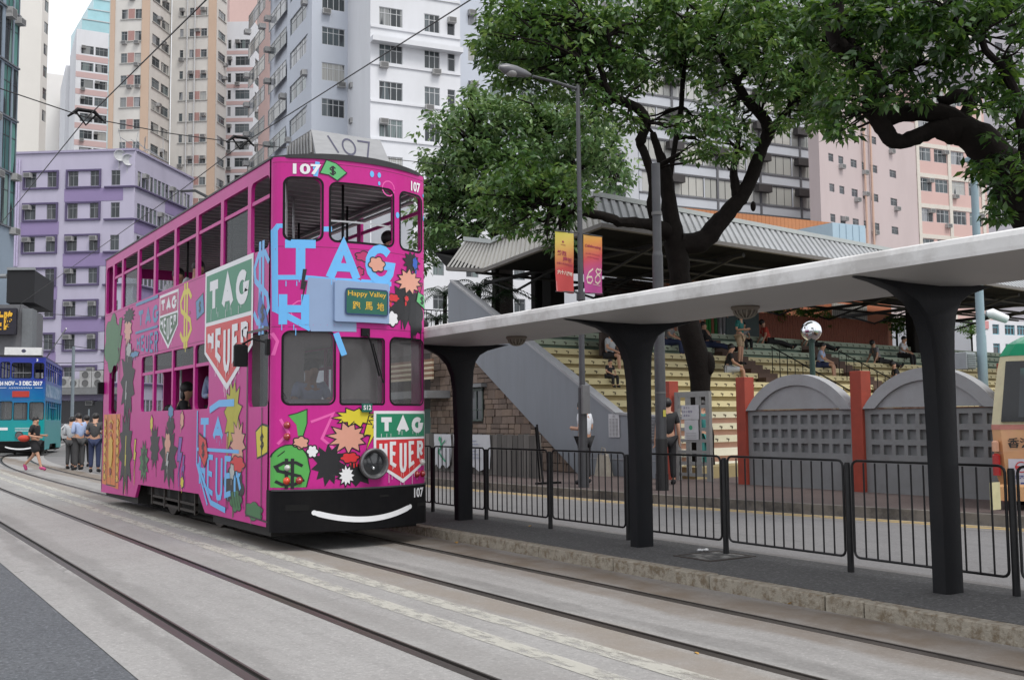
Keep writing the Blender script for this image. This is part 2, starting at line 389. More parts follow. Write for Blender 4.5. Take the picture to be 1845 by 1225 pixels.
def pose_joints(pose):
    J = {'pelvis': (0,0,.93,.125), 'spine': (0,.01,1.08,.115), 'chest': (0,.01,1.27,.13), 'neck': (0,.01,1.43,.052), 'head': (0,-.015,1.55,.08), 'top': (0,-.005,1.635,.068),
         'chin': (0,-.06,1.49,.045), 'nose': (0,-.108,1.548,.013)}
    for s, k in ((-1,'l'), (1,'r')):
        J['ear'+k] = (s*.088,.0,1.545,.014)
        J['sh'+k] = (s*.165,.01,1.375,.058); J['el'+k] = (s*.215,.03,1.1,.042); J['wr'+k] = (s*.235,-.03,.86,.028)
        J['hip'+k] = (s*.085,0,.87,.092); J['kn'+k] = (s*.095,-.01,.48,.058); J['an'+k] = (s*.1,.02,.09,.038); J['to'+k] = (s*.115,-.13,.035,.032)
    if pose == 'walk':
        J['knl'] = (-.09,-.16,.5,.056); J['anl'] = (-.09,-.27,.13,.038); J['tol'] = (-.09,-.41,.06,.032)
        J['knr'] = (.09,.1,.49,.056); J['anr'] = (.09,.38,.2,.038); J['tor'] = (.09,.33,.05,.032)
        J['ell'] = (-.22,.08,1.1,.04); J['wrl'] = (-.16,-.17,1.06,.027); J['elr'] = (.22,.02,1.1,.04); J['wrr'] = (.16,-.22,1.1,.027)
    if pose == 'look':          # head bent, hands together in front holding something
        for s, k in ((-1,'l'), (1,'r')): J['el'+k] = (s*.22,.04,1.1,.042); J['wr'+k] = (s*.08,-.22,1.12,.028)
        J['head'] = (0,-.06,1.53,.08); J['top'] = (0,-.07,1.615,.068); J['chin'] = (0,-.1,1.46,.045); J['nose'] = (0,-.16,1.52,.013); J['earl'] = (-.088,-.04,1.53,.014); J['earr'] = (.088,-.04,1.53,.014)
    if pose in ('sit', 'recline'):
        dz = -.83
        for n in list(J):
            x, y, z, r = J[n]; z += dz
            if pose == 'sit': y -= max(0, z-.1)*.18
            else: y += max(0, z-.1)*.35
            J[n] = (x, y, z, r)
        for s, k in ((-1,'l'), (1,'r')):
            J['hip'+k] = (s*.09,-.02,.09,.095); J['kn'+k] = (s*.13,-.44,.1,.062); J['an'+k] = (s*.12,-.46,-.32,.04); J['to'+k] = (s*.13,-.6,-.38,.033)
            if pose == 'sit': J['el'+k] = (s*.24,-.13,.32,.042); J['wr'+k] = (s*.1,-.36,.2,.028)
            else:
                J['el'+k] = (s*.25,.2,.3,.042); J['wr'+k] = (s*.27,.32,.08,.028)
                J['kn'+k] = (s*.12,-.46,.05,.062); J['an'+k] = (s*.1,-.86,-.12,.04); J['to'+k] = (s*.11,-.95,-.02,.033)
    # hands: palm, thumb and four unequal bent fingers
    for s, k in ((-1,'l'), (1,'r')):
        e = Vector(J['el'+k][:3]); w_ = Vector(J['wr'+k][:3]); d = (w_-e).normalized(); a = Vector((0,-1,0)) if abs(d.y) < .7 else Vector((0,0,-1))
        a = (a-d*a.dot(d)).normalized(); b = d.cross(a)
        p = w_+d*.06; J['pa'+k] = (*p, .03)
        for i, (ln, sp) in enumerate(((.055,.022), (.065,.008), (.06,-.008), (.045,-.022))):
            q = p+d*.03+a*sp; q2 = q+d*ln*.6+b*s*-.01; q3 = q2+d*ln*.4+b*s*-.025
            J['f%d%s' % (i, k)] = (*q, .009); J['g%d%s' % (i, k)] = (*q2, .008); J['h%d%s' % (i, k)] = (*q3, .007)
        t1 = w_+d*.03+a*.035; t2 = t1+d*.035+a*.015; J['t1'+k] = (*t1, .011); J['t2'+k] = (*t2, .009)
    return J
def build_pose(pose, legs='trousers'):
    J = pose_joints(pose)
    Ed = [('pelvis','spine'),('spine','chest'),('chest','neck'),('neck','head'),('head','top'),('head','chin'),('head','nose')]
    for k in 'lr':
        Ed += [('head','ear'+k),('chest','sh'+k),('sh'+k,'el'+k),('el'+k,'wr'+k),('wr'+k,'pa'+k),('wr'+k,'t1'+k),('t1'+k,'t2'+k),('pelvis','hip'+k),('hip'+k,'kn'+k),('kn'+k,'an'+k),('an'+k,'to'+k)]
        for i in range(4): Ed += [('pa'+k,'f%d%s'%(i,k)),('f%d%s'%(i,k),'g%d%s'%(i,k)),('g%d%s'%(i,k),'h%d%s'%(i,k))]
    body = skin(J, Ed, 'pelvis')
    def big(n, k_): x, y, z, r = J[n]; return (x, y, z, r*k_)
    lerp = lambda a, b, t: tuple(J[a][i]*(1-t)+J[b][i]*t for i in range(4))
    out = {'body': body}
    for nm, sl in (('shirt', .55), ('long_shirt', 1.85)):
        S = {n: big(n, 1.14) for n in ('pelvis','spine','chest')}; S['neck'] = (*lerp('chest','neck',.7)[:3], .07); E2 = [('pelvis','spine'),('spine','chest'),('chest','neck')]
        for k in 'lr':
            S['sh'+k] = big('sh'+k, 1.25); E2.append(('chest','sh'+k))
            if sl < 1: q = lerp('sh'+k,'el'+k,.75); S['sl'+k] = (*q[:3], .062); E2.append(('sh'+k,'sl'+k))
            else: S['el'+k] = big('el'+k, 1.3); q = lerp('el'+k,'wr'+k,.92); S['sl'+k] = (*q[:3], .04); E2 += [('sh'+k,'el'+k),('el'+k,'sl'+k)]
        out[nm] = skin(S, E2, 'pelvis')
    for nm in ('trousers', 'shorts', 'skirt'):
        S = {'pelvis': big('pelvis', 1.08)}; E2 = []
        for k in 'lr':
            S['hip'+k] = big('hip'+k, 1.14 if nm != 'skirt' else 1.45); E2.append(('pelvis','hip'+k))
            if nm == 'trousers': S['kn'+k] = big('kn'+k, 1.3); q = lerp('kn'+k,'an'+k,.93); S['an'+k] = (*q[:3], .062); E2 += [('hip'+k,'kn'+k),('kn'+k,'an'+k)]
            else: q = lerp('hip'+k,'kn'+k,.85); S['kn'+k] = (*q[:3], .095 if nm == 'shorts' else .13); E2.append(('hip'+k,'kn'+k))
        out[nm] = skin(S, E2, 'pelvis')
    h = Vector(J['head'][:3]); t = Vector(J['top'][:3])
    hb = MB(); c = (h+t)/2+Vector((0,.022,.012)); hb.sph(c, .1, 14, 8, (.98,1.05,1.05)); out['hair'] = hb.mesh('hair', True)
    hb = MB(); hb.sph(c, .103, 14, 8, (.98,1.05,1.05)); hb.sph(c+Vector((0,.05,-.12)), .085, 12, 8, (1.0,.6,1.3)); out['long_hair'] = hb.mesh('long_hair', True)
    sh = MB()
    for k in 'lr':
        a = Vector(J['an'+k][:3]); b_ = Vector(J['to'+k][:3]); dn = Vector((0,0,-.03)) if pose != 'recline' else Vector((0,0,0))
        sh.tube([a+(a-b_)*.35+dn, a+dn, (a+b_)/2, b_, b_+(b_-a)*.12], [.03,.05,.048,.045,.02], 10)
    out['shoes'] = sh.mesh('shoes', True)
    return out
POSES = {p: build_pose(p) for p in ('stand', 'walk', 'look', 'sit', 'recline')}
def flat(name, c, rough=.8): return mat(name, c, rough, var=.1, scale=12)
SKIN_M = mat('skin', (.48,.27,.18), .55, var=.06, scale=8)
CL = dict(white=flat('white_cloth', (.6,.62,.66)), blue=flat('light_blue_cloth', (.34,.42,.62)), navy=flat('navy_cloth', (.02,.03,.08)), black=flat('black_cloth', (.012,.012,.014)), dgrey=flat('dark_grey_cloth', (.05,.05,.052)),
          grey=flat('grey_cloth', (.2,.2,.21)), red=flat('red_cloth', (.45,.05,.03)), teal=flat('teal_cloth', (.02,.16,.15)), tan=flat('tan_cloth', (.4,.3,.2)), pink=flat('magenta_cloth', (.4,.05,.16)), check=flat('pale_grey_cloth', (.4,.42,.44)))
HAIR = mat('black_hair', (.012,.01,.01), .5); HAIRG = mat('grey_hair', (.25,.24,.23), .6)
def person(pose, loc, rz, label, top='shirt', topc='white', low='trousers', lowc='black', hair='hair', hairm=None, shoec='black', h=1.0, group=None):
    tp = POSES[pose]; t = T('person', label, 'person', loc, rz, group); t.scale = (h, h, h)
    def part(nm, key, mm):
        o = bpy.data.objects.new(nm, tp[key]); col.objects.link(o); o.parent = t
        if len(tp[key].materials) == 0: tp[key].materials.append(mm)
        o.material_slots[0].link = 'OBJECT'; o.material_slots[0].material = mm
    part('body', 'body', SKIN_M); part('shirt' if 'shirt' in top else top, top, CL[topc]); part(low, low, CL[lowc]); part('hair', hair, hairm or HAIR); part('shoes', 'shoes', CL[shoec])
    return t

# ------------------------------------------------------------------ ground, track bed, rails
def bend(Y): return 0 if Y < 22 else 6.7e-5*(Y-22)**3 if Y < 54 else 6.7e-5*32**3+.206*(Y-54)
YS = [-10+i*4 for i in range(8)]+[22+i*1.5 for i in range(40)]
def ribbon(name, xa, xb, z, mt, y0=-10, y1=82, zb=None, kind='structure', parent=None):
    ys = sorted(set([y0]+[y for y in YS if y0 < y < y1]+[y1])); mb = MB(); P = []
    for y in ys:
        d = bend(y); P.append(((xa+d, y), (xb+d, y)))
    for (a, b), (c, e) in zip(P, P[1:]):
        if zb is None: mb.poly([(*a, z), (*b, z), (*e, z), (*c, z)])
        else: mb.hexa([(*a, zb), (*b, zb), (*e, zb), (*c, zb)], [(*a, z), (*b, z), (*e, z), (*c, z)])
    return O(name, mb, mt, parent, kind=kind)
def road_mat(name, base, wear, stainx=(), stainc=(.19,.14,.10), swid=.35, speck=.25, darkx=()):
    m_ = bpy.data.materials.new(name); m_.use_nodes = True; n = m_.node_tree; N = n.nodes; b = N['Principled BSDF']; LK = n.links.new
    b.inputs['Roughness'].default_value = .8; b.inputs['Specular IOR Level'].default_value = .3
    t = N.new('ShaderNodeTexCoord'); P = t.outputs['Object']
    def noise(sc, stretch=None, det=6, rg=.6):
        s_ = P
        if stretch: mp = N.new('ShaderNodeMapping'); mp.inputs['Scale'].default_value = stretch; LK(P, mp.inputs['Vector']); s_ = mp.outputs['Vector']
        q = N.new('ShaderNodeTexNoise'); q.inputs['Scale'].default_value = sc; q.inputs['Detail'].default_value = det; q.inputs['Roughness'].default_value = rg; LK(s_, q.inputs['Vector']); return q.outputs['Fac']
    def mr(v, a, b_, c, d):
        q = N.new('ShaderNodeMapRange'); q.inputs['From Min'].default_value = a; q.inputs['From Max'].default_value = b_; q.inputs['To Min'].default_value = c; q.inputs['To Max'].default_value = d; LK(v, q.inputs['Value']); return q.outputs[0]
    def mixc(f, a, c2):
        q = N.new('ShaderNodeMix'); q.data_type = 'RGBA'; LK(f, q.inputs['Factor']); 
        LK(a, q.inputs['A']); q.inputs['B'].default_value = (*c2, 1); return q.outputs['Result']
    def mul(a, b_):
        q = N.new('ShaderNodeMath'); q.operation = 'MULTIPLY'; LK(a, q.inputs[0]); LK(b_, q.inputs[1]) if not isinstance(b_, float) else setattr(q.inputs[1], 'default_value', b_); return q.outputs[0]
    rgb = N.new('ShaderNodeRGB'); rgb.outputs[0].default_value = (*base, 1); c = rgb.outputs[0]
    c = mixc(mr(noise(.8), .4, .68, 0, .55), c, wear)
    c = mixc(mr(noise(1.5, (2.5, .12, 1)), .5, .75, 0, .35), c, tuple(x*.62 for x in base))
    c = mixc(mr(noise(42, det=5, rg=.8), .5, .62, 0, speck), c, tuple(x*.55 for x in base))
    c = mixc(mr(noise(60, det=4, rg=.8), .55, .66, 0, speck*.9), c, tuple(min(1, x*1.7) for x in base))
    c = mixc(mr(noise(9, (1, .5, 1), det=7, rg=.75), .5, .66, 0, .4), c, tuple(x*.7 for x in base))
    c = mixc(mr(noise(24, det=3, rg=.6), .53, .6, 0, speck*.8), c, tuple(x*.6 for x in base))
    c = mixc(mr(noise(31, det=2, rg=.6), .58, .64, 0, speck*.9), c, tuple(min(1, x*1.8) for x in base))
    vo = N.new('ShaderNodeTexVoronoi'); vo.feature = 'DISTANCE_TO_EDGE'; vo.inputs['Scale'].default_value = .33
    va = N.new('ShaderNodeVectorMath'); va.operation = 'ADD'; LK(P, va.inputs[0]); nv_ = N.new('ShaderNodeTexNoise'); nv_.inputs['Scale'].default_value = 1.3; nv_.inputs['Detail'].default_value = 8; LK(P, nv_.inputs['Vector']); LK(nv_.outputs['Color'], va.inputs[1]); LK(va.outputs[0], vo.inputs['Vector'])
    c = mixc(mul(mr(vo.outputs['Distance'], .0, .0035, .55, 0), mr(noise(.5), .5, .6, 0, 1)), c, tuple(x*.3 for x in base))
    sp = N.new('ShaderNodeSeparateXYZ'); LK(P, sp.inputs[0]); e = noise(1.6, (1, .35, 1)); jit = mr(e, .2, .8, -.18, .18)
    ad = N.new('ShaderNodeMath'); ad.operation = 'ADD'; LK(sp.outputs['X'], ad.inputs[0]); LK(jit, ad.inputs[1])
    for x0_, wd, cc, amt in stainx:
        s_ = N.new('ShaderNodeMath'); s_.operation = 'SUBTRACT'; LK(ad.outputs[0], s_.inputs[0]); s_.inputs[1].default_value = x0_
        ab = N.new('ShaderNodeMath'); ab.operation = 'ABSOLUTE'; LK(s_.outputs[0], ab.inputs[0])
        f = mul(mr(ab.outputs[0], wd*.4, wd, amt, 0), mr(noise(2.2), .3, .6, .55, 1.0)); c = mixc(f, c, cc)
    LK(c, b.inputs['Base Color'])
    bp = N.new('ShaderNodeBump'); bp.inputs['Strength'].default_value = .35; bp.inputs['Distance'].default_value = .01; LK(noise(60, det=4), bp.inputs['Height']); LK(bp.outputs[0], b.inputs['Normal'])
    return m_
TK = (2.02, 3.087, 4.565, 5.63)          # the four rails
BROWN = (.17, .137, .108)
DK = (.10, .095, .09)
M_CONC = road_mat('track_concrete', (.275,.266,.258), (.335,.328,.32),
    [(4.36,.3,(.215,.18,.145),.7), (5.93,.42,(.15,.118,.09),.95), (5.48,.2,BROWN,.7), (4.78,.14,DK,.45), (5.1,.1,DK,.12), (3.3,.22,(.2,.19,.18),.35), (2.2,.18,DK,.3), (1.85,.14,DK,.35)])
M_ASPH = road_mat('asphalt', (.088,.093,.103), (.115,.12,.128), speck=.75)
M_ASPH2 = road_mat('far_asphalt', (.17,.166,.168), (.205,.2,.2), speck=.3)
M_ISL = road_mat('island_asphalt', (.092,.09,.09), (.12,.117,.114), speck=.8)
M_GUT = road_mat('gutter_concrete', (.2,.19,.185), (.25,.24,.23))
M_PAV = road_mat('brick_pavement', (.095,.072,.068), (.12,.095,.088))
O('ground', MB().poly([(-700,-300,-.02), (900,-300,-.02), (900,1200,-.02), (-700,1200,-.02)]), mat('ground_grey', (.16,.155,.155), .9, var=.2, scale=.5), kind='structure')
O('road', MB().poly([(-12,-10,0), (1.48,-10,0), (1.48,24,0), (-12,24,0)]), M_ASPH, kind='structure')
edges = [1.48]+[x+s for x in TK for s in (-.045, .08)]+[6.25]
ei = iter(edges)
for i in range(0, len(edges), 2): ribbon('track_bed', edges[i], edges[i+1], .004, M_CONC, y1=82)
RAIL = mat('rail_steel', (.13,.115,.105), .38, .75, var=.25, scale=5, streak=(1,.1,1)); GROOVE = mat('rail_groove', (.012,.011,.01), .95)
for x in TK:
    r = ribbon('rail', x-.045, x+.022, .007, RAIL, zb=-.015)
    ribbon('rail_groove', x+.022, x+.064, -.012, GROOVE, parent=r, kind=None)
    ribbon('check_rail', x+.064, x+.08, .005, RAIL, zb=-.015, parent=r, kind=None)
def worn(name, c, thr=.47, sc=9):
    m_ = bpy.data.materials.new(name); m_.use_nodes = True; n = m_.node_tree; N = n.nodes; b = N['Principled BSDF']; LK = n.links.new
    t = N.new('ShaderNodeTexCoord'); mp = N.new('ShaderNodeMapping'); mp.inputs['Scale'].default_value = (1,.4,1); LK(t.outputs['Object'], mp.inputs[0])
    q = N.new('ShaderNodeTexNoise'); q.inputs['Scale'].default_value = sc; q.inputs['Detail'].default_value = 9; q.inputs['Roughness'].default_value = .75; LK(mp.outputs[0], q.inputs['Vector'])
    r_ = N.new('ShaderNodeMapRange'); r_.inputs['From Min'].default_value = thr-.05; r_.inputs['From Max'].default_value = thr+.08; r_.inputs['To Min'].default_value = .12; r_.inputs['To Max'].default_value = .75; LK(q.outputs['Fac'], r_.inputs['Value'])
    b.inputs['Base Color'].default_value = (*c, 1); b.inputs['Roughness'].default_value = .7
    tr = N.new('ShaderNodeBsdfTransparent'); mi = N.new('ShaderNodeMixShader'); o = N['Material Output']
    LK(r_.outputs[0], mi.inputs[0]); LK(tr.outputs[0], mi.inputs[1]); LK(b.outputs[0], mi.inputs[2]); LK(mi.outputs[0], o.inputs['Surface']); return m_
LINE = worn('worn_white_line', (.5,.485,.43), .45); YEL = worn('worn_yellow_line', (.55,.38,.12), .4)
ribbon('lane_line', 3.6, 3.76, .008, LINE, y1=60); ribbon('lane_line', 3.98, 4.15, .008, LINE, y1=60)
# boarding island with kerb stones
isl = O('traffic_island', MB().hexa([(6.38,-8,-.01),(7.62,-8,-.01),(7.62,21,-.01),(6.38,21,-.01)], [(6.38,-8,.12),(7.62,-8,.12),(7.62,21,.12),(6.38,21,.12)]), M_ISL, kind='structure')
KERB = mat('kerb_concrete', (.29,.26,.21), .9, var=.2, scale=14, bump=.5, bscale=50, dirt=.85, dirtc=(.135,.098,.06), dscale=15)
y = -8.0; kl = [1.25, 1.3, 1.2, 1.28, .35, 1.22, 1.3]; i = 0
while y < 20.8:
    ln = kl[i % len(kl)]; i += 1; dx = rnd.uniform(-.006, .006); dz = rnd.uniform(-.004, .004)
    O('kerb_stone', MB().bbox(6.245+dx, 6.377+dx*.5, y+.004, y+ln-.004, -.015, .122+dz, .01), KERB, isl); y += ln
O('island_edge', MB().hexa([(7.62,-8,-.01),(7.78,-8,-.01),(7.78,21,-.01),(7.62,21,-.01)], [(7.62,-8,.112),(7.78,-8,.112),(7.78,21,.112),(7.62,21,.112)]), M_GUT, isl)
# far carriageway and pavement
FK = [(14.9,-8), (13.6,3), (12.62,8.5), (12.2,10.5), (11.93,12), (11.7,13.5), (11.46,16), (11.25,19), (11.1,24), (11.1,34)]
def strip(name, o0, o1, z, mt, kind='structure', zb=None, seg=None, parent=None):
    mb = MB()
    for (a, b) in zip(FK, FK[1:]):
        p = [(a[0]+o0, a[1]), (a[0]+o1, a[1]), (b[0]+o1, b[1]), (b[0]+o0, b[1])]
        if zb is None: mb.poly([(x, y_, z) for x, y_ in p])
        else: mb.hexa([(x, y_, zb) for x, y_ in p], [(x, y_, z) for x, y_ in p])
    return O(name, mb, mt, parent, kind=kind)
mb = MB()
for (a, b) in zip(FK, FK[1:]): mb.poly([(7.78,a[1],0), (a[0]-.62,a[1],0), (b[0]-.62,b[1],0), (7.78,b[1],0)])
O('road', mb, M_ASPH2, kind='structure'); ribbon('lane_line', 8.0, 8.1, .006, LINE, y0=2, y1=16)
strip('gutter', -.62, 0, .002, M_GUT); strip('yellow_line', -.22, -.12, .007, YEL); strip('yellow_line', -.4, -.3, .007, YEL)
pav = None
mb = MB()
for (a, b) in zip(FK, FK[1:]): mb.hexa([(a[0]+.15,a[1],-.01),(40,a[1],-.01),(40,b[1],-.01),(b[0]+.15,b[1],-.01)], [(a[0]+.15,a[1],.15),(40,a[1],.15),(40,b[1],.15),(b[0]+.15,b[1],.15)])
pav = O('pavement', mb, M_PAV, kind='structure')
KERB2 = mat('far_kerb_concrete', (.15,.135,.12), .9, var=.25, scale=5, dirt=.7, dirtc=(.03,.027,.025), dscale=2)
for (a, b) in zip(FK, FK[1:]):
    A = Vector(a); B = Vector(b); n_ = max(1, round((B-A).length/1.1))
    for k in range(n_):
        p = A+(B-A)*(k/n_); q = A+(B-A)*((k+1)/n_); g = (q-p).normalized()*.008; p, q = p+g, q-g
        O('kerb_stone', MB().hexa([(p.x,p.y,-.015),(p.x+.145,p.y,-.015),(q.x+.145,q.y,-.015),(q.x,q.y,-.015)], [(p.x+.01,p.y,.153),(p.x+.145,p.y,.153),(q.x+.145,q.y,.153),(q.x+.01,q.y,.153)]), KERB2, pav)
# manhole frame, tissue, fallen leaves
c = onZ(1287, 1002, .12)
mh = T('utility_cover', 'worn rectangular cover patched with concrete in the island asphalt', 'manhole cover', (c.x, c.y, .12))
mb = MB()
for a, b, d, e in ((-.3,.3,-.26,-.22), (-.3,.3,.22,.26), (-.3,-.26,-.22,.22), (.26,.3,-.22,.22)): mb.box(c.x+a, c.x+b, c.y+d, c.y+e, .1205, .128)
O('frame', mb, mat('rusty_iron', (.05,.04,.035), .8), mh)
O('lid', MB().box(c.x-.258, c.x+.258, c.y-.218, c.y+.218, .1203, .125), mat('patchy_concrete', (.07,.068,.066), .9, var=.3, dirt=.9, dirtc=(.3,.29,.27), dscale=9), mh)
c = onZ(1268, 993, .12); mb = MB(); q = random.Random(3)
for k in range(5): mb.sph((c.x+q.uniform(-.05,.05), c.y+q.uniform(-.03,.03), .135), q.uniform(.014,.028), 7, 5, (1.3,.8,.6))
O('tissue', mb, mat('tissue_paper', (.7,.7,.7), .9), label='crumpled white tissue lying on the island beside the utility cover', cat='litter')
LEAFY = mat('fallen_leaf_ochre', (.45,.26,.06), .7, var=.2, scale=20)
for (u, v, sz, lb) in ((822, 978, .1, 'curled ochre leaf on the track bed near the tram front'), (1433, 1089, .12, 'long ochre leaf lying against the kerb stones'), (955, 948, .07, 'small brown leaf on the island before the railing'), (1255, 1177, .05, 'pale tan leaf beside the near rail of the tram\'s track')):
    z = .12 if v == 948 else .004; c = onZ(u, v, z); mb = MB(); a = rnd.uniform(0, 3)
    d = Vector((math.cos(a), math.sin(a), 0))*sz/2; e = Vector((-math.sin(a), math.cos(a), 0))*sz/4.2; u_ = Vector((0,0,sz*.16))
    mb.poly([c-d, c-d*.2+e+u_, c+d*.7+e*.5+u_, c+d+u_*.3]); mb.poly([c-d, c+d+u_*.3, c+d*.6-e*.6+u_*1.1, c-d*.3-e+u_*.9])
    O('fallen_leaf', mb, LEAFY, label=lb, cat='leaf', group='fallen leaves')

# ------------------------------------------------------------------ trams
X0, Y0, TW, TL, ZT, ZB = 4.0935, 11.2175, .99, 8.9, 4.5, .26
def bow(x):
    x = max(-TW, min(TW, x)); y = -.3*(1-(x/TW)**2); e = abs(x)-(TW-.07)
    if e > 0: t = min(1, e/.07); y += .07*(1-math.sqrt(max(0, 1-t*t)))
    return y
FCUTS = [-.983, -.97, -.95, -.92]+[round(-.8+.1*i, 3) for i in range(17)]+[.92, .95, .97, .983]
fF = lambda u, v, w_: Vector((u, bow(u)-w_, v))            # on the nose, w outwards
fS = lambda u, v, w_: Vector((-TW-w_, -u, v))              # on the near side, u grows to the right of the picture
fB = lambda u, v, w_: Vector((TW+w_, u, v))                # far side
fR = lambda u, v, w_: Vector((u, TL+w_, v))
UPW = [(.12,.76), (.88,1.82), (1.94,2.94), (3.06,4.05), (4.17,5.23), (5.35,6.31), (6.43,7.44), (7.56,8.14), (8.26,8.78)]   # upper bays along y
LOW = [(2.38,3.02), (3.1,4.13), (4.21,5.22), (5.3,6.02)]
FUP = [(-.88,-.485,3.54,4.26), (-.395,.42,3.54,4.22), (.53,.91,3.53,4.23)]
FLO = [(-.885,-.34,1.655,2.48), (-.27,.28,1.655,2.415), (.375,.935,1.65,2.44)]
def tram_shell(t, paint, seats=True, low=True, pale=INT_L):
    def side(fn, sgn, doors):
        hole = [rr(a, b, 3.47, 4.33, .09 if i in (0, 8) else .02) for i, (a, b) in enumerate(UPW)]
        hole += [rr(a, b, 1.64, 2.52, .08 if i == 0 or i == 3 else .015) for i, (a, b) in enumerate(LOW)]
        if doors: hole += [rr(.1, .8, 1.635, 2.51, .09), rr(7.74, 8.4, 1.63, 2.5, .08)]
        else: hole += [rr(.3, 1.1, 1.64, 2.52, .06), rr(1.3, 2.2, 1.64, 2.52, .06), rr(6.2, 7.2, 1.64, 2.52, .06), rr(7.5, 8.5, 1.64, 2.52, .06)]
        out = [(.068, .27), (2.47, .27), (2.76, .5), (6.1, .47), (6.3, .25), (8.9, .2), (8.9, 4.5), (.068, 4.5)]
        if sgn < 0: hole = [[(-a, b) for a, b in l] for l in hole]; out = [(-a, b) for a, b in out]
        g = lambda u, v, w_: fn(u, v, -w_)
        return O('side_panel', plate([out]+hole, g, .045), paint, t)
    sp = side(fS, -1, True); side(fB, 1, False)
    # thin frames: mullion bars, drip mouldings
    for fn, sg in ((fS, -1), (fB, 1)):
        for i, (a, b) in enumerate(UPW):
            if i == 8: continue
            mb = MB(); p = fn(sg*a, 4.1, -.008); q = fn(sg*b, 4.07, -.03); mb.box(min(p.x,q.x), max(p.x,q.x), min(p.y,q.y), max(p.y,q.y), 4.055, 4.1); O('window_bar', mb, paint, sp)
        for a, b in LOW:
            mb = MB(); p = fn(sg*a, 2.2, -.008); q = fn(sg*b, 2.2, -.03); mb.box(min(p.x,q.x), max(p.x,q.x), min(p.y,q.y), max(p.y,q.y), 2.22, 2.265); O('window_bar', mb, paint, sp)
        for a, b in UPW[1:7:1]:
            if rnd.random() < .45: p = fn(sg*a, 0, -.025); q = fn(sg*b, 0, -.03); O('window_pane', MB().box(min(p.x,q.x), max(p.x,q.x), min(p.y,q.y), max(p.y,q.y), 3.47, 4.06), GLASS, sp)
        for a, b in LOW: p = fn(sg*a, 0, -.025); q = fn(sg*b, 0, -.029); O('window_pane', MB().box(min(p.x,q.x), max(p.x,q.x), min(p.y,q.y), max(p.y,q.y), 2.26, 2.52), GLASS, sp)
    # nose with three windows on each deck
    out = [(-TW, .66), (TW, .66), (TW, 4.5), (-TW, 4.5)]
    hole = [rr(a, b, c, d, .1, 6) for a, b, c, d in FUP]+[rr(FLO[0][0], FLO[0][1], FLO[0][2], FLO[0][3], .09, 6), rr(*FLO[1], .035, 4), rr(*FLO[2], .08, 6)]
    ns = O('front_panel', plate([out]+hole, lambda u, v, w_: fF(u, v, -w_), .05, FCUTS), paint, t)
    for z_ in (2.535, 3.46, 4.44): g = Decal(); g.rib([(-.985, z_), (.985, z_)], .006); g.make('panel_seam', mat('seam_dark', (.12,.008,.05), .6), fF, .0009, ns, FCUTS)
    rv = MB()
    for z_ in (2.56, 3.43, 4.41, .72, 1.62):
        for k in range(26): x_ = -.96+k*.0768; y_ = bow(x_); rv.box(x_-.004, x_+.004, y_-.003, y_+.01, z_-.004, z_+.004)
    O('rivets', rv, paint, ns, kind='stuff')
    for z_ in (2.56, 3.44): g = Decal(); g.rib([(-8.85, z_), (-.85, z_)], .006); g.make('panel_seam', MATS['seam_dark'], fS, .0007, sp, None)
    for j, (a, b, c, d) in enumerate(FLO+FUP):
        cu = [x for x in FCUTS if a-.02 < x < b+.02]
        # black rubber gasket
        g = Decal(); lp = rr(a-.004, b+.004, c-.004, d+.004, .08 if j != 1 else .03, 6); g.rib(lp+[lp[0]], .022 if j < 3 else .026); g.make('window_seal', BLACK, fF, .002, ns, FCUTS)
        if j in (0, 1, 2): O('window_pane', plate([rr(a, b, c, d, .05)], lambda u, v, w_: fF(u, v, -.03-w_), .004, cu), GLASS_F, ns)
    g = Decal(); g.rib([(-.39, 3.78), (.42, 3.78)], .02); g.make('safety_bar', STEEL, fF, -.03, ns, FCUTS)
    # rear panel
    hole = [rr(-.8, .8, 3.5, 4.2, .1), rr(-.8, .1, 1.65, 2.45, .1)]
    O('rear_panel', plate([[(-TW, .25), (TW, .25), (TW, 4.5), (-TW, 4.5)]]+hole, lambda u, v, w_: fR(u, v, -w_), .045), paint, t)
    # bumper
    out = [(-TW-.004, .22), (TW+.004, .22), (TW+.004, .69), (-TW-.004, .69)]
    bp = O('bumper', plate([out], lambda u, v, w_: fF(u, v, .035-w_), .1, FCUTS), BLACKP, t)
    s = Decal(); pts = [(-.57+1.23*i/24, 0) for i in range(25)]; pts = [(x, .435-.1*(1-((x-.045)/.615)**2)) for x, _ in pts]
    s.rib(pts, [.045]+[.062]*23+[.045]); s.circ(pts[0][0], pts[0][1], .028); s.circ(pts[-1][0], pts[-1][1], .028); s.make('white_smile', WHITEP, fF, .041, bp, FCUTS)
    g = Decal(); g.poly([(-.86,.53),(-.62,.53),(-.62,.46),(-.86,.46)]); g.poly([(.2,.6),(.33,.6),(.33,.575),(.2,.575)]); g.poly([(.78,.46),(.95,.475),(.95,.43),(.78,.42)]); g.make('bumper_slot', mat('void_black', (.003,.003,.003), 1), fF, .039, bp, FCUTS)
    for a, b in ((-.985, .99),): g = Decal(); g.rib([(a, .69), (b, .69)], .018); g.make('bumper_trim', mat('dark_grey_paint', (.05,.05,.055), .4), fF, .042, bp, FCUTS)
    # roof: gently cambered with a dark rain edge
    mb = MB(); N = 12
    prof = [(-TW-.012+2*(TW+.012)*i/N) for i in range(N+1)]
    def rz_(x): return 4.515+.05*(1-(x/1.0)**2)
    ysr = [(lambda x: bow(x)-.015), (lambda x: bow(x)+.4), (lambda x: TL+.01)]
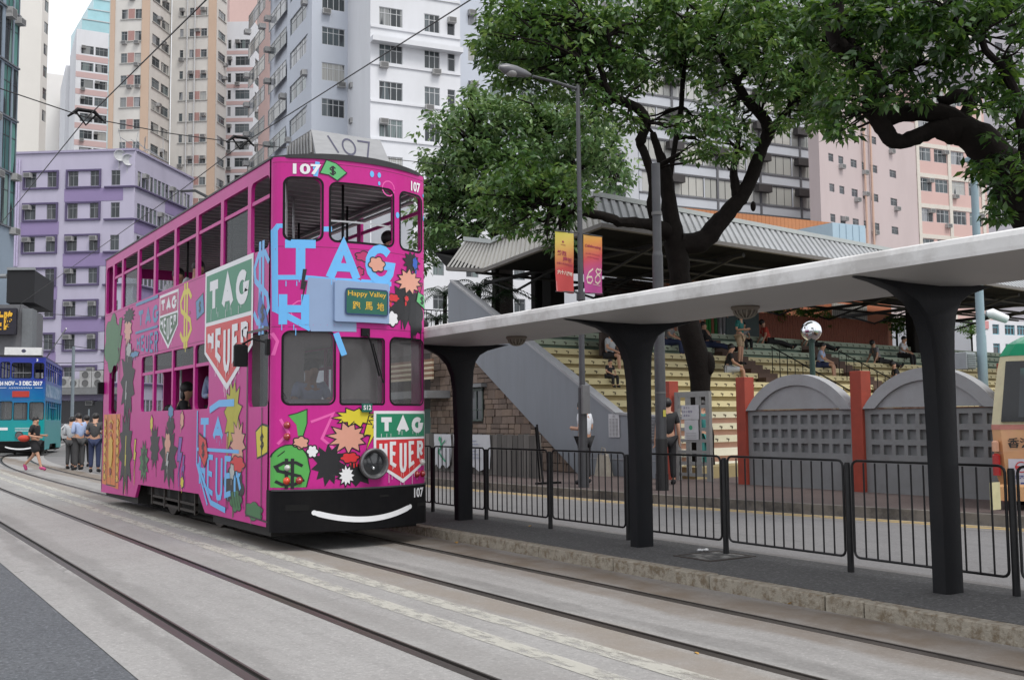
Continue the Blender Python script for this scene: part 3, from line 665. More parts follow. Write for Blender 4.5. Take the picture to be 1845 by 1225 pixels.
    for a, b in zip(prof, prof[1:]):
        for k in range(2): mb.poly([(a, ysr[k](a), rz_(a)), (b, ysr[k](b), rz_(b)), (b, ysr[k+1](b), rz_(b)), (a, ysr[k+1](a), rz_(a))])
        mb.poly([(a, ysr[0](a), 4.49), (b, ysr[0](b), 4.49), (b, ysr[0](b), rz_(b)), (a, ysr[0](a), rz_(a))])
    for x in (-TW-.012, TW+.012): mb.poly([(x, .06, 4.49), (x, TL, 4.49), (x, TL, rz_(x)), (x, .06, rz_(x))])
    mb.poly([(-TW, 0.1, 4.485), (TW, .1, 4.485), (TW, TL, 4.485), (-TW, TL, 4.485)])
    O('roof', mb, mat('roof_black', (.02,.02,.022), .5), t, True)
    # inside: ceiling ribs, decks, partitions, poles, seats
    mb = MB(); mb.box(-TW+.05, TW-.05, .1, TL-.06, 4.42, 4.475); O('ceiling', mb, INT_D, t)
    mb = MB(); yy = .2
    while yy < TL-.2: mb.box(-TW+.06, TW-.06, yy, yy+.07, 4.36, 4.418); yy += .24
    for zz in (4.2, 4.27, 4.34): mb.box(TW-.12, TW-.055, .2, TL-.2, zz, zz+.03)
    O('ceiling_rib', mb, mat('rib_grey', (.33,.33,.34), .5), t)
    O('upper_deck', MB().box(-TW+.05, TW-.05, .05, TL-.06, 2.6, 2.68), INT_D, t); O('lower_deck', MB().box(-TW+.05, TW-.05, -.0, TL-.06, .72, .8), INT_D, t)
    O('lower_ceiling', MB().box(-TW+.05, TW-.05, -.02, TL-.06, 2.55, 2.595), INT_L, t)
    O('cab_partition', MB().box(-TW+.06, -.1, 1.25, 1.29, .8, 2.55).box(.35, TW-.06, 1.25, 1.29, .8, 2.55), pale, t)
    O('driver_console', MB().hexa([(-.75,-.1,.8),(.3,-.15,.8),(.3,.22,.8),(-.75,.22,.8)], [(-.75,-.06,1.62),(.3,-.12,1.62),(.3,.2,1.72),(-.75,.2,1.72)]), mat('console_grey', (.12,.13,.15), .5), t)
    for x, yy in ((-.7,.35), (.05,.4), (-.2,1.4), (.6,1.5), (-.5,3), (.5,3), (-.5,5.2), (.5,5.2)):
        O('grab_pole', MB().cyl((x, yy, 2.68), (x, yy, 4.42), .017, n=8), STEEL if rnd.random() < .6 else BLACK, t); O('grab_pole', MB().cyl((x, yy+.3, .8), (x, yy+.3, 2.55), .017, n=8), STEEL, t)
    for yy in (2.0, 2.8, 3.6, 4.4, 5.2, 6.0, 6.8, 7.6):
        for s in (-1, 1):
            a, b = sorted((s*.88, s*.22)); O('seat', MB().box(a, b, yy, yy+.42, 2.98, 3.05).box(a, b, yy+.38, yy+.43, 3.05, 3.42).box(a+.2, a+.26, yy+.1, yy+.3, 2.68, 2.98), mat('seat_green', (.04,.07,.06), .5), t)
    for yy in (2.4, 4.4):
        O('bench', MB().box(-.93, -.55, yy, yy+1.6, 1.15, 1.22), mat('bench_wood', (.3,.2,.1), .5), t)
    # running gear
    mb = MB(); mb.box(-.93, .93, .15, 2.3, .16, .7); mb.box(-.93, .93, 6.35, 8.75, .14, .7); mb.box(-.8, .8, 2.31, 6.34, .3, .71); mb.box(-.6, .6, 2.6, 6.1, .13, .299)  # underframe boxes widened and lowered to deepen the shade beneath the tram
    O('underframe_shade_fill', mb, mat('gear_black', (.012,.011,.01), .8), t)
    mb = MB()
    for z in (.2, .3): mb.box(-.9, -.86, 3.2, 5.6, z, z+.035)
    for yy in (3.2, 4.0, 4.8, 5.55): mb.box(-.91, -.87, yy, yy+.05, .18, .5)
    O('life_guard', mb, mat('gear_brown', (.03,.024,.02), .8), t)
    for yy in (3.1, 5.5):
        for x in (-.56, .56): O('wheel', MB().lathe((x-.05 if x > 0 else x-.03, yy, .38), [(0,0)], 3) if 0 else MB().cyl((x-.04, yy, .385), (x+.04, yy, .385), .38, n=22), mat('wheel_iron', (.06,.05,.045), .6, .5), t)
    return sp, ns

pt = T('double_deck_tram', 'pink graffiti painted double deck tram with route number 107 on its nose', 'tram', (X0+TW, Y0, 0))
bpy.context.view_layer.update()
LOCAL = []
def tl(f): return f
class _L: pass
pt_loc = Vector((X0+TW, Y0, 0))
# tram geometry is written in the tram's own frame; O() parents with the inverse, so build at its place by shifting
_O = O
def TO_shift(me_or_mb):
    if isinstance(me_or_mb, MB): me_or_mb.v = [tuple(SH @ Vector(p)) for p in me_or_mb.v]
    else: me_or_mb.transform(SH)
    return me_or_mb
SH = Matrix.Translation(pt_loc)
def O(name, mb, mt, parent=None, smooth=False, **k):
    if parent is not None and SH is not None: mb = TO_shift(mb)
    return _O(name, mb, mt, parent, smooth, **k)
sidep, nose = tram_shell(pt, PINK)
def SP(u, v): p = onX(u, v, X0); return (-(p.y-Y0), p.z)
def FP(u, v):
    Y = Y0
    for _ in range(14): p = onY(u, v, Y); lx = p.x-(X0+TW); Y = Y0+bow(max(-.98, min(.98, lx)))
    return (lx, p.z)
P_ = lambda n, c, r=.4: mat(n, c, r, var=.04, scale=3)
C_BLUE = P_('sky_blue_paint', (.13,.42,.78)); C_GREEN = P_('shield_green_paint', (.01,.20,.10)); C_RED = P_('shield_red_paint', (.58,.025,.03)); C_WHITE = P_('lettering_white', (.72,.72,.74))
C_MINT = P_('note_green_paint', (.10,.42,.15)); C_BAG = P_('bag_green_paint', (.08,.36,.07)); C_YEL = P_('yellow_paint', (.62,.52,.03)); C_SLATE = P_('slate_blue_paint', (.24,.33,.5)); C_BLK = P_('livery_black', (.01,.01,.012)); C_LP = P_('light_pink_paint', (.72,.10,.38))
C_DB = P_('deep_blue_paint', (.02,.09,.42)); C_SAL = P_('salmon_paint', (.62,.3,.22)); C_DG = P_('dark_green_paint', (.03,.10,.035)); C_OR = P_('orange_paint', (.6,.16,.02)); C_PURP = P_('violet_paint', (.16,.07,.36)); C_TEALG = P_('muted_blue_paint', (.05,.2,.38))
C_DPK = P_('crimson_paint', (.42,.02,.12))

# ---- livery on the nose
def outl(d, fn, off, par, cu):
    if d.loops:
        g = Decal()
        for l in d.loops: g.rib(l, .013)
        g.make('paint_outline', C_BLK, fn, off, par, cu)
def FD(name, m_, off, d, par=None):
    if m_ is not C_BLK: outl(d, fF, off+.0008, nose, FCUTS)
    return d.make(name, m_, fF, off, par or nose, FCUTS)
def shield(fn, par, cu, L_, R_, T_, B_, tip, mid, cT, cB, cW, sw, off, drips=3):
    "two-part shield: L..R wide, T top, mid divide, B shoulder, tip point"
    def mk(name, m_, o, d): return d.make(name, m_, fn, o, par, cu)
    cx = (L_+R_)/2; b = .028*(R_-L_)/1.0+.012
    d = Decal(); d.poly([(L_-b, T_+b), (L_-b, B_-b*.4), (cx, tip-b*1.5), (R_+b, B_-b*.4), (R_+b, T_+b)]); mk('shield_border', cW, off, d)
    d = Decal(); d.poly([(L_, T_), (L_, mid+b*.4), (R_, mid+b*.4), (R_, T_)]); mk('shield_top', cT, off+.0015, d)
    d = Decal(); d.poly([(L_, mid-b*.4), (L_, B_), (cx, tip), (R_, B_), (R_, mid-b*.4)]); mk('shield_bottom', cB, off+.0015, d)
    d = Decal(); pad = (R_-L_)*.05; h = T_-mid
    letters(d, 'TAG', L_+pad, R_-pad, lambda u: T_-h*.14, lambda u: mid+h*.2, sw, .2, drips)
    bot = lambda u: tip+(B_-tip)*abs(u-cx)/((R_-L_)/2)+sw*.9+.02
    letters(d, 'HEUER', L_+pad, R_-pad, lambda u: mid-h*.13, bot, sw*.72, .3, max(0, drips-1))
    for _ in range(drips*3): u = L_+rnd.random()*(R_-L_); v = tip+(B_-tip)*abs(u-cx)/((R_-L_)/2)-b; d.rib([(u, v), (u, v-rnd.uniform(.03, .14))], sw*.09)
    mk('shield_lettering', cW, off+.003, d)
# faint lighter doodles
d = Decal()
for (u, v, r) in ((745, 570, .1), (745, 570, .055), (545, 640-80, .12), (700, 560-220, .09)):
    a = FP(u, v); d.rib([(a[0]+r*math.cos(t_*.5), a[1]+r*math.sin(t_*.5)) for t_ in range(13)], .014)
for l in (((505,755),(520,780),(500,800)), ((560,760),(600,745),(580,790),(610,815)), ((490,600),(500,615),(492,640)), ((572,300),(566,312))): d.rib([FP(*p) for p in l], .03)
FD('chalk_doodle', C_LP, .0008, d)
# big blue lettering with its frame
d = Decal()
d.rib([FP(496, 560), FP(495, 415), FP(501, 407), FP(512, 407)], .05)
d.rib([FP(580, 413), FP(598, 413)], .06); d.rib([FP(497, 500), FP(547, 500), FP(600, 505), FP(705, 512)], .055); d.rib([FP(495, 556), FP(520, 571), FP(545, 584), FP(560, 592)], .07)
lt = lambda a, b, c, e, s, sw: letters(d, s, a, b, lambda u: c, lambda u: e, sw, .14, 3)
lt(-.92, .44, 3.54, 3.06, 'TAG', .098); lt(-.93, -.62, 2.95, 2.52, 'H', .085)
d.rib([FP(605, 600), FP(620, 640)], .07)
for u, v, r in ((670, 314, .035), (683, 316, .03), (683, 331, .022), (716, 388, .034), (763, 394, .034), (762, 353, .02), (566, 303, .02)): a = FP(u, v); d.circ(a[0], a[1], r*.8, r*1.1)
d.rib([FP(572, 292), FP(568, 318)], .05)
FD('blue_lettering', C_BLUE, .0016, d)
d = Decal(); splat(d, .02, 3.38, .12, .06, 3, seed=9); splat(d, .85, 2.95, .1, .2, 2, seed=10); splat(d, -.05, 3.2, .06, .05, 2, seed=19); FD('paint_splash', C_DPK, .0012, d)
# plain paint patches where the photo has painted figures: only colour fields
d = Decal(); d.poly([FP(555, 500), FP(640, 507), FP(642, 520), FP(642, 598), FP(560, 597), FP(548, 560)]); d.loops = []; FD('colour_field', C_SLATE, .0034, d)
d = Decal(); splat(d, .63, 2.86, .27, .27, 5, seed=3, rough=.12); splat(d, .8, 2.72, .13, .22, 4, seed=4); splat(d, .72, 3.38, .14, .13, 0, seed=66, rough=.14); splat(d, -.68, 3.0, .04, .2, 0, seed=6, rough=.08); FD('paint_splash', C_BLK, .0052, d)
d = Decal(); splat(d, .68, 3.14, .2, .14, 0, seed=5, rough=.13); splat(d, .18, 3.3, .11, .09, 0, seed=67, rough=.2); FD('paint_splash', C_SAL, .0064, d)
d = Decal(); splat(d, .42, 2.92, .09, .05, 3, seed=8); splat(d, .63, 2.93, .04, .04, 2, seed=18); FD('paint_splash', C_RED, .008, d)
d = Decal(); splat(d, .4, 2.67, .09, .09, 0, seed=28); FD('paint_splash', C_WHITE, .0072, d)
d = Decal(); splat(d, .78, 3.38, .05, .08, 2, seed=38); FD('paint_splash', C_DB, .0085, d)
def note(fn, par, cu, pts, off, c=C_MINT, sc=1.0):
    d = Decal(); cx = sum(p[0] for p in pts)/len(pts); cy = sum(p[1] for p in pts)/len(pts)
    d.poly([(cx+(x-cx)*1.12, cy+(y-cy)*1.14) for x, y in pts]); d.make('note_outline', C_BLK, fn, off, par, cu)
    d = Decal(); d.poly(pts); d.make('banknote', c, fn, off+.0012, par, cu)
    d = Decal(); h = min(max(p[1] for p in pts)-min(p[1] for p in pts), 9)*.52
    for pl in LET['$']: d.rib([(cx+(x-.5)*h*.55, cy+(y-.5)*h*.75) for x, y in pl], h*.12)
    d.make('dollar_sign', C_BLK, fn, off+.0026, par, cu)
note(fF, nose, FCUTS, [FP(577,312), FP(588,290), FP(605,296), FP(623,312), FP(607,325), FP(592,315)], .009)
note(fF, nose, FCUTS, [FP(750,543), FP(753,527), FP(765,538), FP(766,560)], .011)
# numbers
d = Decal(); a = FP(527, 314); d.text('107', a[0], a[1], .125, .3, bold=.035); a = FP(741, 343); d.text('107', a[0]-.01, a[1]-.01, .125, .17, bold=.035, slant=0); FD('fleet_number', C_WHITE, .01, d)
# destination box
dx0, dx1, dz0, dz1 = -.24, .3, 2.69, 2.985
db = O('destination_box', plate([rr(-.36, .33, 2.6, 3.07, .02)], lambda u, v, w_: fF(u, v, .05-w_), .05, FCUTS), C_SLATE, nose)
O2 = O('destination_display', plate([rr(dx0, dx1, dz0, dz1, .03)], lambda u, v, w_: fF(u, v, .066-w_), .014, FCUTS), mat('display_green', (.008,.10,.065), .35), nose)
d = Decal(); lp = rr(dx0, dx1, dz0, dz1, .03); d.rib(lp+[lp[0]], .014); d.make('display_rim', mat('rim_blue', (.01,.03,.12), .4), fF, .068, nose, FCUTS)
C_AMB = mat('amber_lettering', (.62,.38,.03), .5)
d = Decal(); d.text('Happy Valley', dx0+.025, 2.885, .075, .49, bold=.012); 
for k, ch in enumerate('跑馬地'): d.text(ch, dx0+.08+k*.155, 2.745, .095, .095, bold=.012)
d.make('display_lettering', C_AMB, fF, .0675, nose, FCUTS)
# lower nose
d = Decal(); a = FP(488, 880); d.poly([(-.985, .72), (-.985, 1.06)]+arc(-.81, 1.0, .19, .2, 150, 0, 10)+[(-.6, .9), (-.64, .72)]); d.poly([FP(519,748), FP(535,744), FP(553,737), FP(553,762), FP(546,785), FP(537,785), FP(534,765)]); FD('money_bag', C_BAG, .003, d)
d = Decal(); 
for pl in LET['$']: d.rib([(-.95+x*.27, .745+y*.26) for x, y in pl], .035)
l = [(-.985,1.06)]+arc(-.81, 1.0, .19, .2, 150, 0, 10)+[(-.6,.9),(-.64,.72)]; d.rib(l, .012); d.rib([FP(519,748), FP(535,744), FP(553,737), FP(553,762), FP(546,785)], .01); d.rib([(-.86,1.13),(-.93,1.07)], .01)
FD('bag_outline', C_BLK, .0048, d)
d = Decal(); splat(d, -.4, .97, .17, .22, 0, seed=11, rough=.12); splat(d, -.08, .86, .26, .13, 0, seed=12, rough=.1); FD('paint_splash', C_BLK, .003, d)
d = Decal(); splat(d, -.08, 1.5, .25, .1, 0, seed=13, rough=.14); splat(d, .1, 1.32, .11, .2, 0, seed=14, rough=.14); FD('paint_splash', C_YEL, .0052, d)
d = Decal(); splat(d, -.18, 1.27, .21, .16, 0, seed=15, rough=.12); splat(d, -.7, 1.22, .08, .07, 0, seed=16); FD('paint_splash', C_SAL, .0042, d)
d = Decal(); splat(d, -.16, 1.04, .11, .06, 3, seed=17); FD('paint_splash', C_RED, .0064, d)
d = Decal(); splat(d, -.2, .84, .09, .11, 0, seed=20, rough=.1); splat(d, -.58, 1.12, .06, .07, 0, seed=33); FD('paint_splash', C_WHITE, .0064, d)
shield(fF, nose, FCUTS, .17, .955, 1.54, .98, .77, 1.25, C_GREEN, C_RED, C_WHITE, .058, .0075)
d = Decal(); a = (.0, 1.57); O('stop_plate', plate([rr(-.03, .105, 1.56, 1.66, .005)], lambda u, v, w_: fF(u, v, .035-w_), .006, FCUTS), mat('plate_green', (.005,.10,.07), .4), nose)
d.text('S12', -.01, 1.585, .055, .1, bold=.03); d.make('plate_lettering', C_WHITE, fF, .037, nose, FCUTS)
d = Decal(); d.text('107', .73, .535, .115, .17, bold=.03); d.make('fleet_number', C_WHITE, fF, .04, nose, FCUTS)
# lamps
hx, hz = .11, .965; yb = bow(hx)
hl = O('headlamp', MB().lathe((hx, yb-.02, hz), [(.0,0),(.17,.0),(.178,.02),(.18,.07),(.165,.085),(.15,.08),(.135,.055),(.13,.03)], 28, 'y'), mat('lamp_rim_grey', (.14,.14,.145), .35, .6), nose, True)
O('lamp_lens', MB().lathe((hx, yb-.02, hz), [(0.0,.045),(.06,.042),(.134,.03)], 28, 'y'), mat('lamp_glass_dark', (.03,.032,.035), .08, spec=.8), hl, True)
O('bulb', MB().sph((hx-.01, yb-.075, hz-.05), .02, 8, 6), CHROME, hl, True)
RLAMP = mat('red_lens', (.30,.012,.01), .15, spec=.8, coat=.5); ALAMP = mat('bright_red_lens', (.62,.06,.015), .15, coat=.5)
def lampdot(x, z, m_, r=.036): O('marker_lamp', MB().lathe((x, bow(x)-.004, z), [(r*1.15,0),(r*1.15,.012),(r,.014),(r*.9,.03),(r*.55,.045),(0,.05)], 16, 'y'), m_, nose, True)
for x, z, m_ in ((-.84,1.42,RLAMP), (-.84,1.29,RLAMP), (-.84,.795,ALAMP), (-.715,.795,RLAMP), (.8,.81,RLAMP), (.905,.81,RLAMP)): lampdot(x, z, m_)
lampdot(-.835, .94, mat('clear_lens', (.5,.5,.48), .1), .03); lampdot(.9, .95, MATS['clear_lens'], .035)
# wiper
a = (.0, 2.46); y_ = bow(0)-.02
O('wiper', MB().tube([(.02, y_, 2.5), (.06, y_-.03, 2.42), (.19, y_-.02, 1.98)], .012, 6).tube([(.11, y_-.012, 2.36), (.25, y_-.0, 1.9)], .008, 5).box(-.03, .07, y_-.02, y_+.04, 2.44, 2.53), BLACK, nose)
# roof number box with louvred ends
rb = MB(); 
f0, f1 = -.48, .5
b = [(f0,-.02,4.6), (f1,-.02,4.6), (f1,1.05,4.6), (f0,1.05,4.6)]; tp = [(f0-.0,.13,4.93), (f1-.07,.13,4.93), (f1-.07,.85,4.93), (f0-.0,.85,4.93)]
nb = O('number_box', rb.hexa(b, tp), mat('brushed_alloy', (.27,.275,.285), .5, .0, var=.12, streak=(1,1,5)), pt)
d = Decal(); fnN = lambda u, v, w_: Vector((f0+.2+u*.82, -.02+.15*v/.33-w_-.004, 4.6+v))
d.rib([(.0,.28),(.12,.06)], .026); d.rib(arc(.31,.165,.1,.105,90,450,20), .026); d.rib([(.47,.27),(.66,.27),(.58,.05)], .026)
d.make('box_number', mat('number_grey', (.05,.05,.09), .6), fnN, 0, nb)
mb = MB()
for k in range(9):
    yy = .08+k*.095; mb.hexa([(f0-.022,yy,4.64),(f0-.006,yy,4.64),(f0-.006,yy+.035,4.64),(f0-.022,yy+.035,4.64)], [(f0-.022,yy+.03*(1-k/9),4.9),(f0-.006,yy+.03*(1-k/9),4.9),(f0-.006,yy+.035+.03*(1-k/9),4.9),(f0-.022,yy+.035+.03*(1-k/9),4.9)])
O('louvre', mb, mat('louvre_grey', (.3,.3,.3), .5), nb)
O('louvre_panel', MB().hexa([(f0-.006,.03,4.61),(f0+.0,.03,4.61),(f0+.0,1.02,4.61),(f0-.006,1.02,4.61)], [(f0-.006,.15,4.92),(f0-.001,.15,4.92),(f0-.001,.83,4.92),(f0-.006,.83,4.92)]), mat('louvre_dark', (.1,.095,.09), .6), nb)
mb = MB(); mb.box(f0-.1, f1+.15, .05, 1.3, 4.55, 4.598); O('roof_rack', mb, BLACK, pt)
# trolley pole reaching back to the wire
O('trolley_pole', MB().tube([(0,4.6,4.62), (0,5.3,5.05), (0,6.6,5.5), (.08,7.75,5.72)], [.035,.03,.025,.022], 8).box(-.25,.25,4.2,4.9,4.58,4.72), BLACK, pt)

# ---- livery on the side
def SD(name, m_, off, d):
    outl(d, fS, off+.0008, sidep, None); return d.make(name, m_, fS, off, sidep, None)
shield(fS, sidep, None, *(-2.5, -.7), 3.415, 2.40, 1.95, 2.76, C_GREEN, C_RED, C_WHITE, .125, .006, 4)
shield(fS, sidep, None, *(-4.9, -3.93), 3.37, 2.9, 2.62, 3.08, C_DPK, C_DG, C_WHITE, .058, .003, 1)
d = Decal(); letters(d, 'TAG', -6.3, -5.0, lambda u: 3.3, lambda u: 3.02, .07, .3, 3); letters(d, 'HEUER', -6.35, -5.0, lambda u: 2.88, lambda u: 2.66-.1*(u+6.35), .05, .35, 3)
d.rib([(-6.45,3.42),(-5.02,3.42)], .05); d.rib([(-6.45,2.95),(-5.02,2.95)], .04); SD('blue_lettering', C_TEALG, .002, d)
d = Decal()
for pl in LET['$']: d.rib([(-3.78+x*.55, 2.62+y*.72) for x, y in pl], .075)
d.rib([(-3.5,2.6),(-3.5,2.46)], .03); splat(d, -3.3, 3.0, .02, .02, 0, seed=2); SD('dollar_sign', C_YEL, .002, d)
d = Decal()
for pl in LET['$']: d.rib([(-.62+x*.5, 2.6+y*.85) for x, y in pl], .075)
d.circ(-.7, 3.2, .06); SD('dollar_sign', C_BLUE, .002, d)
note(fS, sidep, None, [(-3.0,3.12), (-2.68,3.2), (-2.62,2.95), (-2.95,2.88)], .002, C_TEALG); note(fS, sidep, None, [(-.42,2.98), (-.2,2.72), (-.12,2.55), (-.36,2.58), (-.48,2.75)], .002, C_DB)
note(fS, sidep, None, [(-.5,1.34), (-.3,1.42), (-.12,1.4), (-.12,1.12), (-.28,1.08), (-.45,1.05)], .002, C_YEL)
# lower panel
d = Decal(); letters(d, 'TAG', -2.75, -1.15, lambda u: 1.52, lambda u: 1.22, .09, .3, 3); letters(d, 'HEUER', -2.75, -1.0, lambda u: 1.04, lambda u: .62-.16*(1-abs(u+1.9)/.9), .07, .3, 2)
d.rib([(-2.3,1.62),(-1.9,1.7),(-1.3,1.7)], .09); d.rib([(-2.85,1.62),(-2.85,.9),(-2.35,.38)], .045); d.rib([(-2.85,1.1),(-1.1,1.1)], .045); d.rib([(-2.8,.9),(-2.2,.42),(-1.6,.36)], .07); SD('blue_lettering', C_BLUE, .0016, d)
d = Decal(); splat(d, -1.35, 1.55, .3, .42, 4, seed=41, rough=.14); SD('paint_splash', mat('mustard_paint', (.42,.38,.02), .45), .004, d)
d = Decal(); splat(d, -1.15, 1.2, .26, .26, 3, seed=42, rough=.14); SD('paint_splash', C_SAL, .0052, d)
d = Decal(); splat(d, -1.3, .68, .38, .22, 2, seed=43); splat(d, -4.3, .98, .42, .42, 2, seed=44, rough=.14); splat(d, -5.1, 1.1, .26, .3, 2, seed=45, rough=.14); splat(d, -4.2, 1.42, .2, .12, 2, seed=46); splat(d, -6.95, 2.15, .46, .62, 3, seed=47, rough=.1); splat(d, -7.0, 1.0, .44, .66, 0, seed=48, rough=.1); splat(d, -6.95, 3.28, .38, .12, 0, seed=68, rough=.1); SD('paint_splash', mat('charcoal_paint', (.02,.02,.02), .5), .0038, d)
d = Decal(); splat(d, -1.15, .95, .26, .1, 3, seed=49); SD('paint_splash', C_RED, .0066, d)
d = Decal(); splat(d, -1.2, .5, .22, .13, 2, seed=51); splat(d, -5.75, .85, .26, .3, 0, seed=52, rough=.08); splat(d, -7.6, 2.85, .2, .45, 2, seed=53); splat(d, -8.2, 2.9, .6, .5, 2, seed=54); splat(d, -.55, .42, .3, .1, 1, seed=60); SD('paint_splash', mat('bottle_green_paint', (.04,.15,.05), .45), .0052, d)
d = Decal()
for pl in LET['$']: d.rib([(-5.85+x*.24, .72+y*.28) for x, y in pl], .035)
for k in range(5): d.rib([(-1.4+k*.1,.6),(-1.3+k*.1,.42)], .012)
SD('dollar_sign', C_BLK, .0075, d)
d = Decal(); splat(d, -4.35, 1.15, .16, .16, 1, seed=55); splat(d, -7.0, 3.05, .26, .25, 2, seed=56, rough=.14); splat(d, -3.6, 1.5, .09, .12, 1, seed=57); SD('paint_splash', C_SAL, .0055, d)
d = Decal(); splat(d, -4.35, .85, .1, .18, 1, seed=58); splat(d, -6.9, 2.7, .18, .12, 1, seed=59); splat(d, -7.05, 1.9, .07, .28, 0, seed=61); splat(d, -1.35, .85, .09, .1, 1, seed=71); SD('paint_splash', mat('off_white_paint', (.42,.42,.41), .5), .007, d)
d = Decal(); splat(d, -3.7, .95, .16, .3, 4, seed=62); splat(d, -3.5, .8, .07, .2, 2, seed=72); SD('paint_splash', C_PURP, .005, d)
d = Decal(); splat(d, -4.2, 1.62, .14, .09, 1, seed=63); splat(d, -6.5, 2.6, .3, .05, 3, seed=73); SD('paint_splash', C_TEALG, .0055, d)
d = Decal(); splat(d, -6.35, .9, .1, .3, 2, seed=64); splat(d, -7.0, .8, .06, .45, 1, seed=65); splat(d, -5.3, 1.45, .08, .12, 1, seed=75); splat(d, -3.55, .62, .08, .08, 1, seed=76); SD('paint_splash', C_YEL, .006, d)
note(fS, sidep, None, [(-2.75,1.3), (-2.45,1.22), (-2.35,1.02), (-2.5,.88), (-2.75,1.05)], .0075, C_RED)
# rear ornament panel
d = Decal(); d.poly([(-8.8,.36),(-7.5,.32),(-7.45,1.62),(-8.75,1.62)]); SD('ornament_panel', C_OR, .003, d)
d = Decal()
for k in range(7):
    z = .5+k*.16
    for x in (-8.62, -7.62): splat(d, x, z, .1, .07, 0, seed=80+k, spots=2)
    d.rib([(-8.3,z),(-8.12,z+.05),(-7.95,z)], .035)
d.circ(-8.12, .95, .16, .28); SD('gold_ornament', mat('gold_paint', (.6,.36,.03), .4), .005, d)
d = Decal()
for k in range(5): z = .6+k*.2; splat(d, -8.12, z, .08, .05, 1, seed=90+k, spots=3); d.circ(-8.55, z+.08, .03); d.circ(-7.7, z+.06, .03)
SD('red_ornament', mat('brick_red_paint', (.35,.04,.02), .4), .007, d)
# door frames and black seams
d = Decal()
for a, b in ((-.82, -.08),): lp = [(a,.34),(a,2.53),(b,2.53)]; d.rib(lp, .03); d.rib([(-.3,1.63),(-.3,.36)], .02); d.rib([(a,.36),(-.08,.33)], .02)
for x in (-8.42, -7.72): d.rib([(x,.36),(x,1.62)], .02)
d.rib([(-8.45,.36),(-7.7,.36)], .02); d.rib([(-8.1,1.6),(-8.1,.38)], .012); SD('door_seam', C_BLK, .008, d)
O('door_leaf', MB().box(-.97+.0, -.93, .1, .45, 1.62, 2.5), GLASS, sidep)
# mirror and rear marker
mr_ = O('wing_mirror', MB().bbox(-1.28, -1.12, .42, .5, 2.1, 2.36, .02), BLACK, pt); O('mirror_arm', MB().tube([(-1.18,.46,2.36),(-1.1,.35,2.42),(-.99,.12,2.36)], .012, 6).box(-1.03,-.985,.06,.13,2.22,2.4), BLACK, mr_)
O('marker_box', MB().bbox(-1.1, -.99, 8.8, 8.9, 2.0, 2.22, .015), BLACK, pt)
# bag hanging in the front doorway
O('seat_back', MB().sph((-.72,.55,1.55), .17, 12, 8, (.9,.8,1.8)), CL['black'], pt, True)
SH = None
# passengers
def passenger(lx, ly, z, rz, label, **k): return person('sit', (pt_loc.x+lx, pt_loc.y+ly, z), rz, label, **k)
passenger(.62, .62, 3.05, 2.6, 'child with black hair looking out of the upper front window of the pink tram', topc='dgrey', h=.78)
passenger(.84, .95, 3.1, 1.5, 'adult in a dark top behind the small right front window on the upper deck', topc='navy', lowc='dgrey')
passenger(-.62, 5.4, 3.05, 0, 'passenger in a white shirt on the upper deck between the pink pillars', topc='white')
passenger(-.6, 4.45, 3.05, .2, 'passenger in a pale top on the upper deck, nearer the tram front', topc='check')
person('look', (pt_loc.x-.3, pt_loc.y+4.2, .8), -.5, 'standing passenger in a light blue shirt in the lower deck window', top='long_shirt', topc='blue', lowc='dgrey', h=.95)
passenger(-.65, 5.0, 1.22, 1.2, 'passenger in black leaning at the lower deck window behind the man in blue', topc='black', hair='long_hair')
passenger(-.7, 5.75, 1.05, 1.3, 'small passenger with tan top at the rearmost lower deck window', topc='tan', h=.8)
passenger(-.68, 3.15, 1.22, 1.3, 'passenger in a white shirt at the foremost lower deck window', topc='white')
person('sit', (pt_loc.x-.25, pt_loc.y+.75, 1.35), 0, 'tram driver in a light blue shirt behind the windscreen', topc='blue', lowc='navy')

# the blue tram further up the line, turning towards us
c = P2(36, 46.5, 812); rz2 = -R(14)
bt = T('double_deck_tram', 'blue and teal double deck tram approaching round the curve in the distance', 'tram', (c.x, c.y, 0), rz2)
SH = thing_mat(bt)
def grad_mat():
    m_ = bpy.data.materials.new('blue_teal_paint'); m_.use_nodes = True; n = m_.node_tree; N = n.nodes; b = N['Principled BSDF']; LK = n.links.new
    t = N.new('ShaderNodeTexCoord'); s_ = N.new('ShaderNodeSeparateXYZ'); LK(t.outputs['Object'], s_.inputs[0])
    nz = N.new('ShaderNodeTexNoise'); nz.inputs['Scale'].default_value = .8; LK(t.outputs['Object'], nz.inputs['Vector'])
    a = N.new('ShaderNodeMath'); a.operation = 'MULTIPLY_ADD'; a.inputs[1].default_value = 1.6; LK(nz.outputs['Fac'], a.inputs[0]); LK(s_.outputs['Z'], a.inputs[2])
    r_ = N.new('ShaderNodeMapRange'); r_.inputs['From Min'].default_value = 2.2; r_.inputs['From Max'].default_value = 4.6; LK(a.outputs[0], r_.inputs['Value'])
    rp = N.new('ShaderNodeValToRGB'); rp.color_ramp.elements[0].color = (.0,.26,.27,1); rp.color_ramp.elements[1].color = (.015,.03,.26,1); e = rp.color_ramp.elements.new(.5); e.color = (.0,.12,.32,1)
    LK(r_.outputs[0], rp.inputs['Fac']); LK(rp.outputs['Color'], b.inputs['Base Color']); b.inputs['Roughness'].default_value = .35; return m_
sp2, ns2 = tram_shell(bt, grad_mat())
d = Decal(); d.text('24 NOV – 3 DEC 2017', -.93, 3.2, .2, 1.8, bold=.05); d.rib([(-.93,3.1),(-.6,3.1)], .02); d.rib([(.55,3.1),(.88,3.1)], .02); d.make('date_lettering', C_WHITE, fF, .006, ns2, FCUTS)
d = Decal(); 
for k in range(14): d.rib([(-.5+k*.07,3.06),(-.46+k*.07,3.12)], .02)
